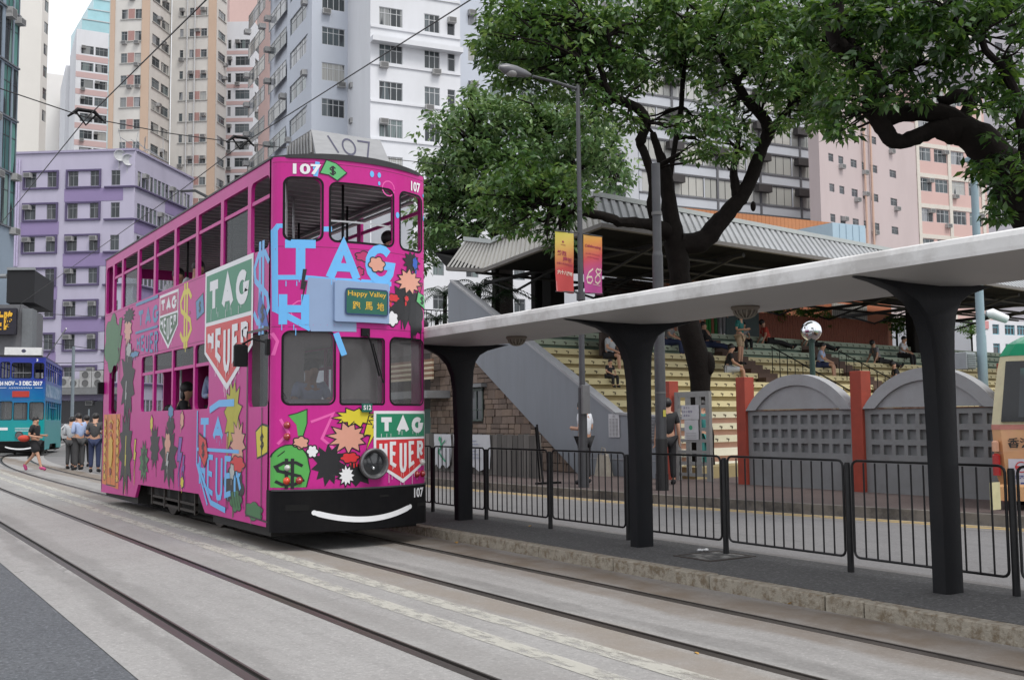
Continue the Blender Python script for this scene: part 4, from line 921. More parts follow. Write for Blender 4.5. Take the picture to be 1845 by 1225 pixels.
for k in range(3): d.rib([(-.2,1.28-k*.07),(.5,1.28-k*.07)], .018)
d.text('HKG', -.93, 1.22, .16, .4, bold=.05) if 0 else d.rib([(-.93,1.25),(-.5,1.25)], .12)
d.make('small_print', C_WHITE, fF, .006, ns2, FCUTS)
O('destination_display', plate([rr(-.35, .35, 2.68, 2.95, .02)], lambda u, v, w_: fF(u, v, .03-w_), .02, FCUTS), mat('display_red', (.4,.03,.02), .4), ns2)
O('headlamp', MB().lathe((-.02, bow(0)-.0, .97), [(0,.03),(.13,.03),(.16,.07),(.17,0)], 20, 'y'), mat('lamp_rim_grey', (.14,.14,.145), .35), ns2)
d = Decal(); d.text('3', .6, 4.3, .13, bold=.04); d.make('fleet_number', C_WHITE, fF, .006, ns2, FCUTS)
nb2 = O('number_box', MB().hexa([(-.8,.35,4.62),(.75,.35,4.62),(.75,1.3,4.62),(-.8,1.3,4.62)], [(-.8,.45,4.98),(.75,.45,4.98),(.75,1.1,4.98),(-.8,1.1,4.98)]), mat('box_white', (.5,.5,.5), .5), bt)
O('box_emblem', MB().lathe((0,.40,4.8), [(0,.02),(.07,.02),(.1,.0)], 14, 'y'), mat('number_grey', (.05,.05,.09)), nb2)
O('trolley_pole', MB().tube([(.8,2.2,4.6),(1.3,.4,5.1),(1.9,-1.2,5.75)], .03, 6), STEEL, bt)
for a, b in ((.95,1.3), ): O('side_poster', MB().box(TW+.004, TW+.008, .3, 8.0, 2.7, 3.3), mat('poster_pale_blue', (.10,.22,.36), .5, var=.5, scale=3, dirt=.6, dirtc=(.5,.5,.55), dscale=3), bt)
SH = None

# ------------------------------------------------------------------ tram stop shelter
sh = T('tram_stop_shelter', 'white concrete tram stop canopy on flared dark grey columns', 'shelter', (7.1, 5, 0))
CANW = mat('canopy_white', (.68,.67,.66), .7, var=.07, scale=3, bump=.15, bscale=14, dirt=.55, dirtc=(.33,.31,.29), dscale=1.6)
CANU = mat('canopy_shaded', (.40,.39,.38), .5, var=.08, scale=2, dirt=.25, dirtc=(.3,.28,.26), dscale=1)  # soffit shade put into the colour, darker than the canopy white
ys = [-3+.25*i for i in range(85)]; mb = MB(); n0 = 0; q = random.Random(5)
prof0 = [(6.055,2.475),(6.05,2.50),(6.045,2.565),(6.055,2.60),(6.075,2.612),(7.95,2.66),(7.95,2.56),(7.93,2.535)]
for yy in ys:
    j = q.uniform(-.003,.003)
    for k, (x, z) in enumerate(prof0): mb.v.append((x+(j if k < 5 else 0), yy, z+(q.uniform(-.003,.003) if 0 < k < 5 else 0)))
K = len(prof0)
for i in range(len(ys)-1):
    for k in range(K-1): a = i*K+k; mb.f.append((a, a+1, a+K+1, a+K))
mb.f.append(tuple(range(K))); mb.f.append(tuple(len(mb.v)-K+k for k in reversed(range(K))))
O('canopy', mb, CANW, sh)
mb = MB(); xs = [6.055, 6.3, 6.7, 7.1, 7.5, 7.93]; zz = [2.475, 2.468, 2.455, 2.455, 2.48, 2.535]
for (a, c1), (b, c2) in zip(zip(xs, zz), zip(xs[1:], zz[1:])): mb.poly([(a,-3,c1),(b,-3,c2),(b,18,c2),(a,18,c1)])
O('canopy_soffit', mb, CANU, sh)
POSTM = mat('column_dark_grey', (.0115,.0122,.0145), .6, spec=.18, var=.25, scale=2, bump=.12, bscale=20, dirt=.3, dirtc=(.022,.02,.02), dscale=2.5, streak=(1,1,.4))
Lp = [(6.985,.115),(6.98,1.3),(6.96,1.85),(6.93,2.05),(6.865,2.2),(6.74,2.32),(6.55,2.40),(6.3,2.447),(6.12,2.466)]
Rp = [(7.205,.115),(7.21,1.3),(7.22,1.9),(7.235,2.12),(7.27,2.25),(7.34,2.34),(7.47,2.405),(7.64,2.45),(7.84,2.50)]
for yc in (1.2, 4.81, 8.37, 12.05, 15.65):
    mb = MB()
    hw = [.075,.075,.075,.075,.075,.07,.06,.045,.035]
    n0 = 0
    for (lx, lz), (rx, rz_), h in zip(Lp, Rp, hw):
        c_ = .03
        for (x, z, yy) in ((lx, lz, -h+.02),(lx+c_, lz, -h),(rx-c_, rz_, -h),(rx, rz_, -h+.02),(rx, rz_, h-.02),(rx-c_, rz_, h),(lx+c_, lz, h),(lx, lz, h-.02)): mb.v.append((x, yc+yy, z))
    for i in range(8):
        for k in range(8): j = (k+1) % 8; mb.f.append((i*8+k, i*8+j, i*8+8+j, i*8+8+k))
    mb.f.append(tuple(64+k for k in range(8)))
    O('column', mb, POSTM, sh, True)
for yc in (10.3, 6.55, 2.9):
    l = O('bulkhead_lamp', MB().lathe((6.82, yc, 2.46), [(0,0),(.125,0),(.13,-.02),(.12,-.035),(.108,-.045)], 24), mat('lamp_bakelite', (.14,.115,.09), .5), sh, True)
    O('lamp_bowl', MB().sph((6.82, yc, 2.42),   .092, 20, 8, (1.1,1.1,.7)), mat('lamp_bowl_amber', (.12,.1,.08), .25), l, True)
    mb = MB()
    for k in range(7):
        a = math.pi*k/7
        mb.tube([(6.82+.108*math.cos(a)*math.cos(t_), yc+.108*math.sin(a)*math.cos(t_), 2.42-.075*math.sin(t_)) for t_ in [math.pi*i/8 for i in range(9)]], .006, 5)
    O('lamp_guard', mb, mat('guard_cream', (.22,.19,.15), .5), l)

# ------------------------------------------------------------------ pedestrian railing
rl = T('pedestrian_railing', 'black metal railing of round cornered panels along the boarding island', 'railing', (7.35, 7, .15))
RLM = mat('railing_black', (.008,.008,.009), .45, spec=.3, var=.25, scale=6, dirt=.12, dirtc=(.06,.055,.05), dscale=6)
bar_me = MB().cyl((0,0,.255), (0,0,1.06), .0078, n=7).mesh('bar', True); bar_me.materials.append(RLM)
post_me = MB().tube([(0,0,.11),(0,0,.2),(0,0,1.04),(0,0,1.06)], [.03,.028,.028,.022], 10).mesh('post', True); post_me.materials.append(RLM)
PY_ = [13.37-1.492*k for k in range(-2, 11)]
for i, yy in enumerate(PY_):
    O('post', post_me, RLM, rl, M=Matrix.Translation((7.35, yy, 0)) if 1 else None)
    if i+1 < len(PY_):
        a, b = yy-.05, PY_[i+1]+.05; r = .05
        pts = [(7.35,a-r,1.075),(7.35,b+r,1.075)]+[(7.35,b+r-r*math.sin(t_),1.075-r+r*math.cos(t_)) for t_ in (.5,1.05,1.57)]+[(7.35,b,.25+r)]+[(7.35,b+r-r*math.cos(t_),.25+r-r*math.sin(t_)) for t_ in (.5,1.05,1.57)]+[(7.35,a-r,.25)]+[(7.35,a-r+r*math.sin(t_),.25+r-r*math.cos(t_)) for t_ in (.5,1.05,1.57)]+[(7.35,a,1.075-r)]+[(7.35,a-r+r*math.cos(t_),1.075-r+r*math.sin(t_)) for t_ in (.5,1.05,1.57)]
        O('frame', MB().tube(pts, .0112, 7, caps=False), RLM, rl, True)
        for k in range(1, 12): O('bar', bar_me, RLM, rl, M=Matrix.Translation((7.35, a+(b-a)*k/12, 0)))

# ------------------------------------------------------------------ street lamp with banners, poles
def pole(mb, x, y, segs):
    for (z0, z1, r0, r1) in segs: mb.tube([(x,y,z0),(x,y,z1)], [r0,r1], 14)
    return mb
GALV = mat('galvanised_grey', (.062,.064,.07), .5, .3, var=.15, scale=2, dirt=.25, dirtc=(.09,.09,.09), dscale=2)
bx, by = 11.94, 15.76
sl = T('street_lamp', 'tall grey street lamp whose arm reaches left over two hanging banners', 'street lamp', (bx, by, .15))
O('pole', pole(MB(), bx, by, [(.14,.9,.105,.105),(.88,2.05,.085,.085),(2.03,2.1,.085,.06),(2.08,3.75,.058,.055),(3.74,3.9,.085,.085),(3.89,5.5,.052,.05),(5.48,5.56,.055,.045),(5.54,7.98,.044,.04)]), GALV, sl, True)
O('junction_box', MB().bbox(bx-.09, bx+.09, by-.13, by-.07, 1.55, 2.1, .01), mat('box_grey', (.12,.12,.125), .5), sl)
def oy(u, v, y=by): return onY(u, v, y)
A_ = oy(1037, 160); B_ = oy(960, 138); 
O('arm', MB().tube([A_, (A_+B_)/2+Vector((0,0,.015)), B_], [.035,.03,.028], 8), GALV, sl, True)
q0, q1 = oy(956, 136), oy(899, 121)
hd = O('lamp_head', MB().tube([q0, q0.lerp(q1,.2), q0.lerp(q1,.5), q0.lerp(q1,.8), q1], [.03,.075,.105,.10,.03], 14), mat('lamp_head_grey', (.12,.12,.13), .35), sl, True)
O('lamp_lens', MB().sph(q0.lerp(q1,.62)+Vector((0,0,-.05)), .1, 14, 8, (1.5,1,.75)), mat('lens_dull', (.3,.3,.3), .15), hd, True)
def banner(u0, u1, vt0, vt1, vb, label, kind):
    t0 = oy(u0, vt0); t1 = oy(u1, vt1); zb_ = oy(u0, vb).z; W_ = t1.x-t0.x; H_ = t0.z-zb_; sk = (t1.z-t0.z)
    t = T('hanging_banner', label, 'banner', tuple(t0), 0, 'banners on the street lamp')
    nx, nz = 8, 20
    f = lambda u, v, w_: Vector((t0.x+u*W_, by-.02+.018*math.sin(u*5+v*4)*(.3+v)-w_, t0.z+sk*u-v*H_+.01*math.sin(u*6)))
    # cloth in printed colour fields
    if kind == 'a': fields = [((.50,.48,.08), 0,.26), ((.56,.42,.09), .26,.5), ((.52,.22,.07), .5,.66), ((.42,.05,.05), .66,1.0)]
    else: fields = [((.55,.34,.10), 0,.2), ((.58,.26,.05), .2,.5), ((.48,.06,.07), .5,.72), ((.38,.05,.22), .72,1.0)]
    m_ = bpy.data.materials.new('banner_print'); m_.use_nodes = True; N = m_.node_tree.nodes; LK = m_.node_tree.links.new; b = N['Principled BSDF']; b.inputs['Roughness'].default_value = .7
    uvn = N.new('ShaderNodeUVMap'); s_ = N.new('ShaderNodeSeparateXYZ'); rp = N.new('ShaderNodeValToRGB'); LK(uvn.outputs[0], s_.inputs[0])
    ma = N.new('ShaderNodeMath'); ma.operation = 'MULTIPLY_ADD'; ma.inputs[1].default_value = .12; LK(s_.outputs['X'], ma.inputs[0]); LK(s_.outputs['Y'], ma.inputs[2]); LK(ma.outputs[0], rp.inputs['Fac'])
    while len(rp.color_ramp.elements) > 1: rp.color_ramp.elements.remove(rp.color_ramp.elements[-1])
    e0 = rp.color_ramp.elements[0]; e0.position = 0; e0.color = (*fields[0][0], 1)
    for cc, a, b_ in fields[1:]:
        e = rp.color_ramp.elements.new(a-.06 if a < .6 else a); e.color = (*cc, 1)
    LK(rp.outputs['Color'], b.inputs['Base Color'])
    me = bpy.data.meshes.new('cloth'); vv = [tuple(f(i/nx, j/nz, 0)) for j in range(nz+1) for i in range(nx+1)]
    ff = [(j*(nx+1)+i, j*(nx+1)+i+1, (j+1)*(nx+1)+i+1, (j+1)*(nx+1)+i) for j in range(nz) for i in range(nx)]
    me.from_pydata(vv, [], ff); uv = me.uv_layers.new(name='UVMap')
    for p in me.polygons:
        for li in p.loop_indices: vi = me.loops[li].vertex_index; uv.data[li].uv = ((vi % (nx+1))/nx, (vi//(nx+1))/nz)
        p.use_smooth = True
    O('cloth', me, m_, t)
    g = lambda u, v, w_: f(u, 1-v, w_+.006)
    d = Decal()
    cr = mat('print_maroon', (.28,.03,.06), .7); cw = mat('print_cream', (.62,.5,.42), .7)
    if kind == 'a':
        d.text('熱烈', .12, .595, .085, .46, bold=.03); d.text('慶祝', .38, .5, .085, .5, bold=.03); d.text('中華人民共和國成立', .08, .445, .04, .86, bold=.02); d.circ(.42,.83,.05,.018); d.rib([(.3,.78),(.55,.78)], .008); d.make('lettering', cr, g, 0, t)
        d = Decal(); d.text('六十八周年', .08, .28, .075, .86, bold=.04); d.poly([(.0,.0),(.0,.2),(.75,.02)]) if 0 else None; d.make('lettering', cw, g, 0, t)
        d = Decal(); d.poly([(.0,.0),(.0,.18),(.6,.0)]); d.make('pink_corner', mat('print_salmon', (.5,.16,.16), .7), g, .001, t)
    else:
        d.text('Celebrating', .08, .775, .06, .84, bold=.03); d.text('the 68th Anniversary', .12, .66, .03, .75, bold=.01); d.text('of the founding', .2, .6, .03, .6, bold=.01); d.make('lettering', cr, g, 0, t)
        d = Decal()
        d.rib([(.46,.42),(.25,.35),(.12,.25),(.16,.175),(.32,.165),(.42,.22),(.38,.275),(.2,.27),(.14,.24)], .03)
        d.rib([(.86,.42),(.7,.44),(.62,.395),(.72,.35),(.88,.31),(.9,.24),(.76,.19),(.6,.21),(.58,.27),(.7,.33),(.88,.37),(.94,.42),(.86,.445)], .03)
        d.rib([(.45,.155),(.9,.155)], .008); d.make('numerals', cw, g, 0, t)
    mb = MB(); mb.cyl((t0.x-.01, by-.02, t0.z), (bx, by-.02, t0.z+.01), .012, n=6) if kind == 'a' else mb.cyl((t1.x+.01, by-.02, t1.z), (bx, by-.02, t0.z+.02), .012, n=6)
    mb.cyl((t0.x, by-.02, zb_), (bx if kind == 'a' else t1.x, by-.02, zb_+.01), .012, n=6)
    O('banner_rod', mb, GALV, t)
banner(999, 1032, 416, 421, 525, 'yellow to red banner with Chinese lettering left of the lamp pole', 'a')
banner(1050, 1083, 423, 427, 528, 'orange to purple banner showing 68 right of the lamp pole', 'b')

px_, py_ = 12.55, 14.21
p2 = T('utility_pole', 'stout grey pole with a black sleeve at its foot beside the gate', 'pole', (px_, py_, .15))
O('pole', pole(MB(), px_, py_, [(1.05,4.45,.10,.098),(4.43,4.52,.1,.085),(4.5,6.17,.082,.08)]), GALV, p2, True)
O('sleeve', pole(MB(), px_, py_, [(.14,.45,.118,.118),(.44,1.08,.108,.108)]), mat('sleeve_black', (.012,.012,.013), .6), p2, True)
O('clamp', pole(MB(), px_, py_, [(5.2,5.26,.095,.095)]), mat('clamp_grey', (.1,.1,.1), .5), p2, True); O('clamp', pole(MB(), px_, py_, [(1.9,1.93,.104,.104)]), MATS['clamp_grey'], p2, True)
O('sticker', MB().box(px_-.035, px_+.03, py_-.106, py_-.1035, 1.48, 1.6), mat('yellow_sticker', (.4,.36,.06), .6), p2)

# light blue camera pole behind the arch wall
cpn = P2(1772, 17.5, 700); cp = T('camera_pole', 'pale blue pole behind the arched wall with a cabinet strapped to it', 'pole', (cpn.x, cpn.y, .15))
CPM = mat('pale_blue_paint', (.26,.35,.40), .5, var=.06)
zt_ = lambda v: zat(cpn, v)
O('pole', pole(MB(), cpn.x, cpn.y, [(.14,zt_(604),.085,.08),(zt_(604)-.01,zt_(300),.072,.06)]), CPM, cp, True)
O('lamp_arm', MB().tube([(cpn.x, cpn.y, zt_(305)),(cpn.x-.3,cpn.y-.25,zt_(300)+.05)], [.03,.02], 6).bbox(cpn.x-.6, cpn.x-.25, cpn.y-.4, cpn.y-.2, zt_(305), zt_(305)+.08, .02), CPM, cp)
mb = MB(); mb.bbox(cpn.x-.42, cpn.x-.15, cpn.y+.02, cpn.y+.25, zt_(665), zt_(635), .01); O('cabinet', mb, mat('cabinet_grey', (.3,.32,.34), .5), cp)
for k in range(8): zz_ = zt_(663)+k*(zt_(637)-zt_(663))/8; O('louvre', MB().box(cpn.x-.4, cpn.x-.17, cpn.y+.0, cpn.y+.02, zz_, zz_+.014), mat('cabinet_grey', (.3,.32,.34)), cp)
zc = zt_(570)
sc_ = T('security_camera', 'white security camera fixed to the pale blue pole', 'camera', (cpn.x, cpn.y, zc))
O('housing', MB().tube([(cpn.x+.1,cpn.y-.05,zc+.05),(cpn.x+.16,cpn.y-.1,zc+.05),(cpn.x+.38,cpn.y-.25,zc-.06)], [.05,.09,.07], 10), WHITEP, sc_, True)
O('bracket', MB().tube([(cpn.x,cpn.y,zc),(cpn.x+.15,cpn.y-.08,zc+.0)], .02, 6), GALV, sc_)

# ------------------------------------------------------------------ wall with openings
def wall_open(mb, A, B, z0, z1, cells, rev=.12, back=False):
    "front face from plan point A to B (left to right as seen), cells (u0,u1,v0,v1) cut out with reveals"
    A = Vector(A[:2]); B = Vector(B[:2]); Lw = (B-A).length; d = (B-A)/Lw; n = Vector((-d.y, d.x))
    P = lambda u, z, w_=0: (A.x+d.x*u+n.x*w_, A.y+d.y*u+n.y*w_, z)
    cells = [(max(0,a), min(Lw,b), max(z0,c), min(z1,e)) for a, b, c, e in cells if b > 0 and a < Lw and e > z0 and c < z1]
    vs_ = sorted(set([z0, z1]+[round(c[2],4) for c in cells]+[round(c[3],4) for c in cells]))
    for v0, v1 in zip(vs_, vs_[1:]):
        if v1-v0 < 1e-4: continue
        mid = (v0+v1)/2; row = sorted([(c[0], c[1]) for c in cells if c[2] <= mid <= c[3]]); u = 0
        for a, b in row:
            if a > u+1e-4: mb.poly([P(u,v0), P(a,v0), P(a,v1), P(u,v1)])
            u = max(u, b)
        if u < Lw-1e-4: mb.poly([P(u,v0), P(Lw,v0), P(Lw,v1), P(u,v1)])
    for a, b, c, e in cells:
        mb.poly([P(a,c), P(b,c), P(b,c,rev), P(a,c,rev)]); mb.poly([P(a,e), P(a,e,rev), P(b,e,rev), P(b,e)])
        mb.poly([P(a,c), P(a,c,rev), P(a,e,rev), P(a,e)]); mb.poly([P(b,c), P(b,e), P(b,e,rev), P(b,c,rev)])
        if back: mb.poly([P(a,c,rev), P(b,c,rev), P(b,e,rev), P(a,e,rev)])
    return A, d, n
# ------------------------------------------------------------------ arched wall with red pillars
GREYW = mat('grey_wall_paint', (.20,.205,.21), .75, var=.07, scale=2, bump=.1, bscale=20, dirt=.35, dirtc=(.13,.125,.12), dscale=1.4)
GREYL = mat('light_grey_paint', (.30,.305,.32), .7, var=.05, scale=3, dirt=.3, dirtc=(.22,.21,.2), dscale=2)
REDC = mat('brick_red_pillar', (.30,.045,.025), .7, var=.12, scale=5, dirt=.3, dirtc=(.18,.04,.025), dscale=4)
WX = 14.93
pil = [16.6, 14.42, 11.68, 8.94]
for i, yy in enumerate(pil+[6.2]):
    O('red_pillar', MB().bbox(WX-.12, WX+.14, yy-.12, yy+.12, .14, 2.24, .006), REDC, label=['slim brick red pillar left of the metal gate', 'brick red pillar between the metal gate and the first arch', 'brick red pillar between the two arched wall bays', 'brick red pillar half hidden behind the minibus', 'brick red pillar at the end of the arched wall'][i], cat='pillar', group='red pillars')
for i in (1, 2, 3):
    ya, yb = (pil+[6.2])[i]-.12, (pil+[6.2])[i+1]+.12; Lw = ya-yb
    t = T('arched_wall', ['grey arched wall bay with square recesses right of the metal gate', 'grey arched wall bay between the second pillar and the minibus', 'grey arched wall bay beyond the minibus'][i-1], 'wall', (WX, (ya+yb)/2, .15), 0, 'arched wall bays')
    cells = []; pit = (Lw-.12)/10
    for r_ in range(3):
        for k in range(10): u = .1+k*pit+.02; v = (1.32, 1.06, .8)[r_]; cells.append((u, u+.165, v, v+.165))
    mb = MB(); wall_open(mb, (WX-.05, ya), (WX-.05, yb), .14, 1.58, cells, .07, True); mb.box(WX+.03, WX+.1, yb, ya, .14, 1.58).poly([(WX-.05,ya,1.58),(WX-.05,yb,1.58),(WX+.1,yb,1.58),(WX+.1,ya,1.58)])
    O('wall_panel', mb, GREYW, t)
    cy = (ya+yb)/2; h = .66; hw = Lw/2; rad = (hw*hw+h*h)/(2*h); zc = 1.58+h-rad; a0 = math.asin(hw/rad)
    N = 20; ang = [-a0+2*a0*k/N for k in range(N+1)]; mb = MB()
    ri = rad-.2
    for k in range(N):
        a, b = ang[k], ang[k+1]
        o = [(cy+rad*math.sin(x), zc+rad*math.cos(x)) for x in (a, b)]; inn = [(cy+max(-hw,min(hw,ri*math.sin(x))), max(1.583, zc+ri*math.cos(x))) for x in (a, b)]
        mb.hexa([(WX-.11,inn[0][0],inn[0][1]),(WX-.11,inn[1][0],inn[1][1]),(WX-.11,o[1][0],o[1][1]),(WX-.11,o[0][0],o[0][1])], [(WX+.12,inn[0][0],inn[0][1]),(WX+.12,inn[1][0],inn[1][1]),(WX+.12,o[1][0],o[1][1]),(WX+.12,o[0][0],o[0][1])])
    O('arch_band', mb, GREYL, t)
    mb = MB(); pts = [(WX-.06, cy-hw+.01, 1.6)]+[(WX-.06, cy+max(-hw+.01,min(hw-.01,(ri+.03)*math.sin(x))), max(1.6, zc+(ri+.03)*math.cos(x))) for x in ang]+[(WX-.06, cy+hw-.01, 1.6)]
    mb.prism([pts[0]]+pts[1:-1]+[pts[-1]], (.1,0,0)); O('arch_infill', mb, GREYL, t)
    O('rust_ledge', MB().box(WX-.068, WX-.05, yb, ya, 1.572, 1.592), mat('rust_stain', (.16,.08,.05), .9, var=.3, scale=6, dirt=.8, dirtc=(.22,.22,.22), dscale=3), t)
# globe lamp
gp = P2(1465, 20.6, 700); gz = zat(gp, 596)
gl = T('globe_lamp', 'mirrored globe lamp on a dark green post above the arched wall', 'lamp', (gp.x, gp.y, .15))
O('globe', MB().sph((gp.x, gp.y, gz), .205, 32, 20), mat('mirror_chrome', (.8,.82,.85)), gl, True)
O('post', MB().tube([(gp.x,gp.y,.15),(gp.x,gp.y,gz-.19)], .055, 10).tube([(gp.x,gp.y,gz-.22),(gp.x,gp.y,gz-.17)], .08, 12), mat('post_green', (.012,.04,.03), .5), gl, True)
# metal gate in the gap
gt = T('metal_gate', 'steel lattice gate between two red pillars with paper notices on it', 'gate', (WX, 16, .15))
STG = mat('gate_steel', (.23,.23,.225), .45, .4, var=.12)
g0, g1, gz0, gz1 = 16.42, 15.38, .24, 2.0
def yb_(u): return g0+(g1-g0)*u
for u0_, u1_ in ((0,.1), (.9,1)): O('gate_post', MB().box(WX-.04, WX+.04, yb_(u1_), yb_(u0_), .15, gz1), STG, gt)
for u0_, u1_ in ((.3,.42), (.6,.72)): O('upright', MB().box(WX-.02, WX+.02, yb_(u1_), yb_(u0_), gz0, gz1-.06), STG, gt)
for k in range(8): z = gz0+k*.235; O('crossbar', MB().box(WX-.03, WX-.022, yb_(.9), yb_(.1), z, z+.07), STG, gt)
O('crossbar', MB().box(WX-.035, WX+.035, yb_(.9), yb_(.1), gz1-.07, gz1), STG, gt)
tn = T('paper_notice', 'two white paper notices taped to the steel gate', 'notice', (WX-.05, yb_(.4), 1.4))
O('sheet', MB().box(WX-.05, WX-.047, yb_(.72), yb_(.22), 1.42, 1.72), mat('paper_white', (.48,.48,.5), .9), tn); O('sheet', MB().box(WX-.052, WX-.049, yb_(.7), yb_(.3), 1.0, 1.41), MATS['paper_white'], tn)
fG = lambda u, v, w_: Vector((WX-.053-w_, yb_(0)-u, v))
d = Decal()
for r_, n_ in ((1.66,3), (1.58,5), (1.5,3)):
    for k in range(n_): d.text('通告公園開放時'[k % 7], .4-.035*n_+k*.07, r_-.02, .045, .045)
d.make('notice_print', mat('print_violet', (.07,.05,.16), .8), fG, 0, tn)
d = Decal(); d.circ(.5,1.25,.055,.05); d.make('notice_emblem', mat('print_green', (.05,.3,.16), .8), fG, 0, tn)
d = Decal()
for k in range(4): d.rib([(.36,1.14-k*.035),(.66,1.14-k*.035)], .008)
d.make('notice_print', mat('print_grey', (.2,.2,.2), .8), fG, 0, tn)
# low grey wall and the sloping stair wall, stone block
t = T('stair_wall', 'smooth grey stair wall sloping up to the left over the stone block', 'wall', (15, 20, .15))
GW2 = mat('blue_grey_render', (.205,.22,.245), .7, var=.06, scale=1.2, dirt=.3, dirtc=(.155,.16,.17), dscale=1.6, streak=(1,1,.18), bump=.1, bscale=25)
out = [(16.72,.14), (16.72,1.47), (18.4,1.57), (25.9,5.51), (26.06,5.4), (26.06,4.0), (25.12,3.42), (20.27,.41), (19.85,.14)]
O('wall', MB().prism([(14.86,y,z) for y, z in out], (.2,0,0)), GW2, t)
O('coping', MB().hexa([(14.83,18.42,1.55),(14.83,25.9,5.49),(15.1,25.9,5.49),(15.1,18.42,1.55)], [(14.83,18.36,1.6),(14.83,25.9,5.55),(15.1,25.9,5.55),(15.1,18.36,1.6)]).hexa([(14.83,16.7,1.455),(14.83,18.36,1.545),(15.1,18.36,1.545),(15.1,16.7,1.455)], [(14.83,16.7,1.49),(14.83,18.36,1.6),(15.1,18.36,1.6),(15.1,16.7,1.49)]), GREYL, t)
O('dado_line', MB().box(14.845,14.858,16.75,19.6,.52,.54), GREYL, t)
nb_ = T('notice_board', 'long white list of notices fixed to the low grey wall', 'notice', (14.85, 18.4, 1.3))
O('sheet', MB().box(14.835,14.85,18.22,18.6,1.03,1.56), mat('paper_white', (.48,.48,.5)), nb_)
d = Decal()
for k in range(3):
    for j in range(13): d.rib([(-18.57+k*.115,1.44-j*.031),(-18.49+k*.115,1.44-j*.031)], .014)
d.text('通告', -18.45, 1.48, .05, .09); d.make('notice_print', MATS['print_grey'], lambda u, v, w_: Vector((14.833-w_, -u, v)), 0, nb_)
cb = T('timetable_case', 'grey louvred case on the low wall beside the utility pole', 'case', (14.85, 17.1, 1.1))
O('case', MB().box(14.8,14.857,16.95,17.6,.95,1.42), mat('case_grey', (.14,.14,.15)), cb)
for k in range(6): O('slat', MB().box(14.785,14.799,16.98,17.57,1.0+k*.065,1.03+k*.065), GREYW, cb)
bn = P2(1107, 22.0, 880); O('carrier_bag', MB().hexa([(14.55,18.35,.15),(14.75,18.35,.15),(14.75,18.8,.15),(14.55,18.8,.15)], [(14.6,18.4,.62),(14.66,18.4,.66),(14.66,18.72,.6),(14.6,18.72,.64)]).tube([(14.63,18.45,.62),(14.63,18.5,.78),(14.63,18.6,.8),(14.63,18.65,.62)], .012, 5), mat('bag_beige', (.33,.3,.25), .7, var=.25), label='crumpled beige carrier bag at the foot of the low grey wall', cat='bag')
# stone building under the stair wall: every stone its own block
sb = T('stone_block', 'building of uneven tan stone blocks beneath the sloping grey stair wall', 'building', (15.1, 24, .15))
O('core', MB().prism([(15.02,y,z) for y, z in ((20.0,.14),(20.0,.2),(20.3,.42),(25.1,3.38),(26.0,3.95),(27.4,3.95),(27.4,.14))], (3,0,0)), mat('mortar_dark', (.05,.038,.03), .95, var=.2), sb)
STN = []
for i, c in enumerate([(.20,.145,.11), (.165,.115,.085), (.225,.165,.125), (.15,.11,.088), (.19,.14,.112), (.125,.092,.074)]): STN.append(mat('sandstone_%s' % 'abcdef'[i], c, .85, var=.15, scale=4, bump=.5, bscale=18, dirt=.3, dirtc=(.12,.08,.06), dscale=3))
q = random.Random(11); z = .16; cnt = 0
ceil_z = lambda y: min(3.95, .41+(y-20.27)*.617) if y < 26 else 3.95
while z < 3.9:
    h = q.choice([.14,.2,.26,.2]); y = 20.0
    while y < 27.4:
        w0 = q.uniform(.2,.52); subs = [(z, z+h)] if h < .24 or q.random() < .5 else [(z, z+h*.48), (z+h*.52, z+h)]
        for a, b in subs:
            y0_, y1_ = y+.01, min(y+w0-.01, 27.4)
            if (y1_ > 24.33 and y0_ < 25.07 and b > 1.42 and a < 2.38): 
                if y0_ < 24.33-.08: y1_ = 24.33
                elif y1_ > 25.07+.08: y0_ = 25.07
                else: continue
            top = b-.008
            if ceil_z(y0_)+.02 < a+.03 and ceil_z(y1_) < a+.03: continue
            t0, t1 = min(top, max(a+.005, ceil_z(y0_)-.01)), min(top, max(a+.005, ceil_z(y1_)-.01))
            px__ = 15.02-.02-q.uniform(0,.025)
            O('stone', MB().hexa([(px__,y0_,a+.008),(15.03,y0_,a+.008),(15.03,y1_,a+.008),(px__,y1_,a+.008)], [(px__+.006,y0_+.006,t0),(15.03,y0_,t0),(15.03,y1_,t1),(px__+.006,y1_-.006,t1)]), q.choice(STN), sb); cnt += 1
        y += w0
    z += h
O('lintel', MB().box(14.8,15.02,24.15,25.3,2.36,2.46), GREYW, sb)
wi = O('window', MB().box(14.97,15.0,24.35,24.4,1.44,2.3).box(14.97,15.0,24.98,25.05,1.44,2.3).box(14.97,15.0,24.35,25.05,1.42,1.47).box(14.97,15.0,24.35,25.05,2.26,2.34).box(14.975,14.995,24.4,24.98,1.72,1.75).box(14.975,14.995,24.68,24.71,1.45,2.28), mat('window_green_frame', (.05,.07,.06), .5), sb)
O('pane', MB().box(15.0,15.005,24.36,25.04,1.44,2.32), PANE_D, wi)
O('slab', MB().box(14.2,15.1,26.2,32,2.1,2.32), GREYW, sb); O('door', MB().box(15.2,15.25,27.5,28.4,.15,1.8), mat('door_green', (.02,.07,.055), .5), sb)
O('recess_shade', MB().box(15.3,18,27.4,34,.15,3.95), mat('shade_brown', (.06,.05,.045), .9), sb)  # solid block; the shade of the recess is painted as dark brown
aw = T('striped_awning', 'cream and brown striped fascia above the stone building', 'awning', (14.9, 28, 2.9))
for k in range(8): O('stripe', MB().box(14.5,14.56,26.4,31.5,2.66+k*.075,2.66+k*.075+.068), [mat('stripe_cream', (.5,.42,.3)), mat('stripe_brown', (.2,.1,.06))][k % 2], aw)
gb = T('market_counter', 'bright green counter front beside the stone building', 'counter', (13.8, 26.4, .15))
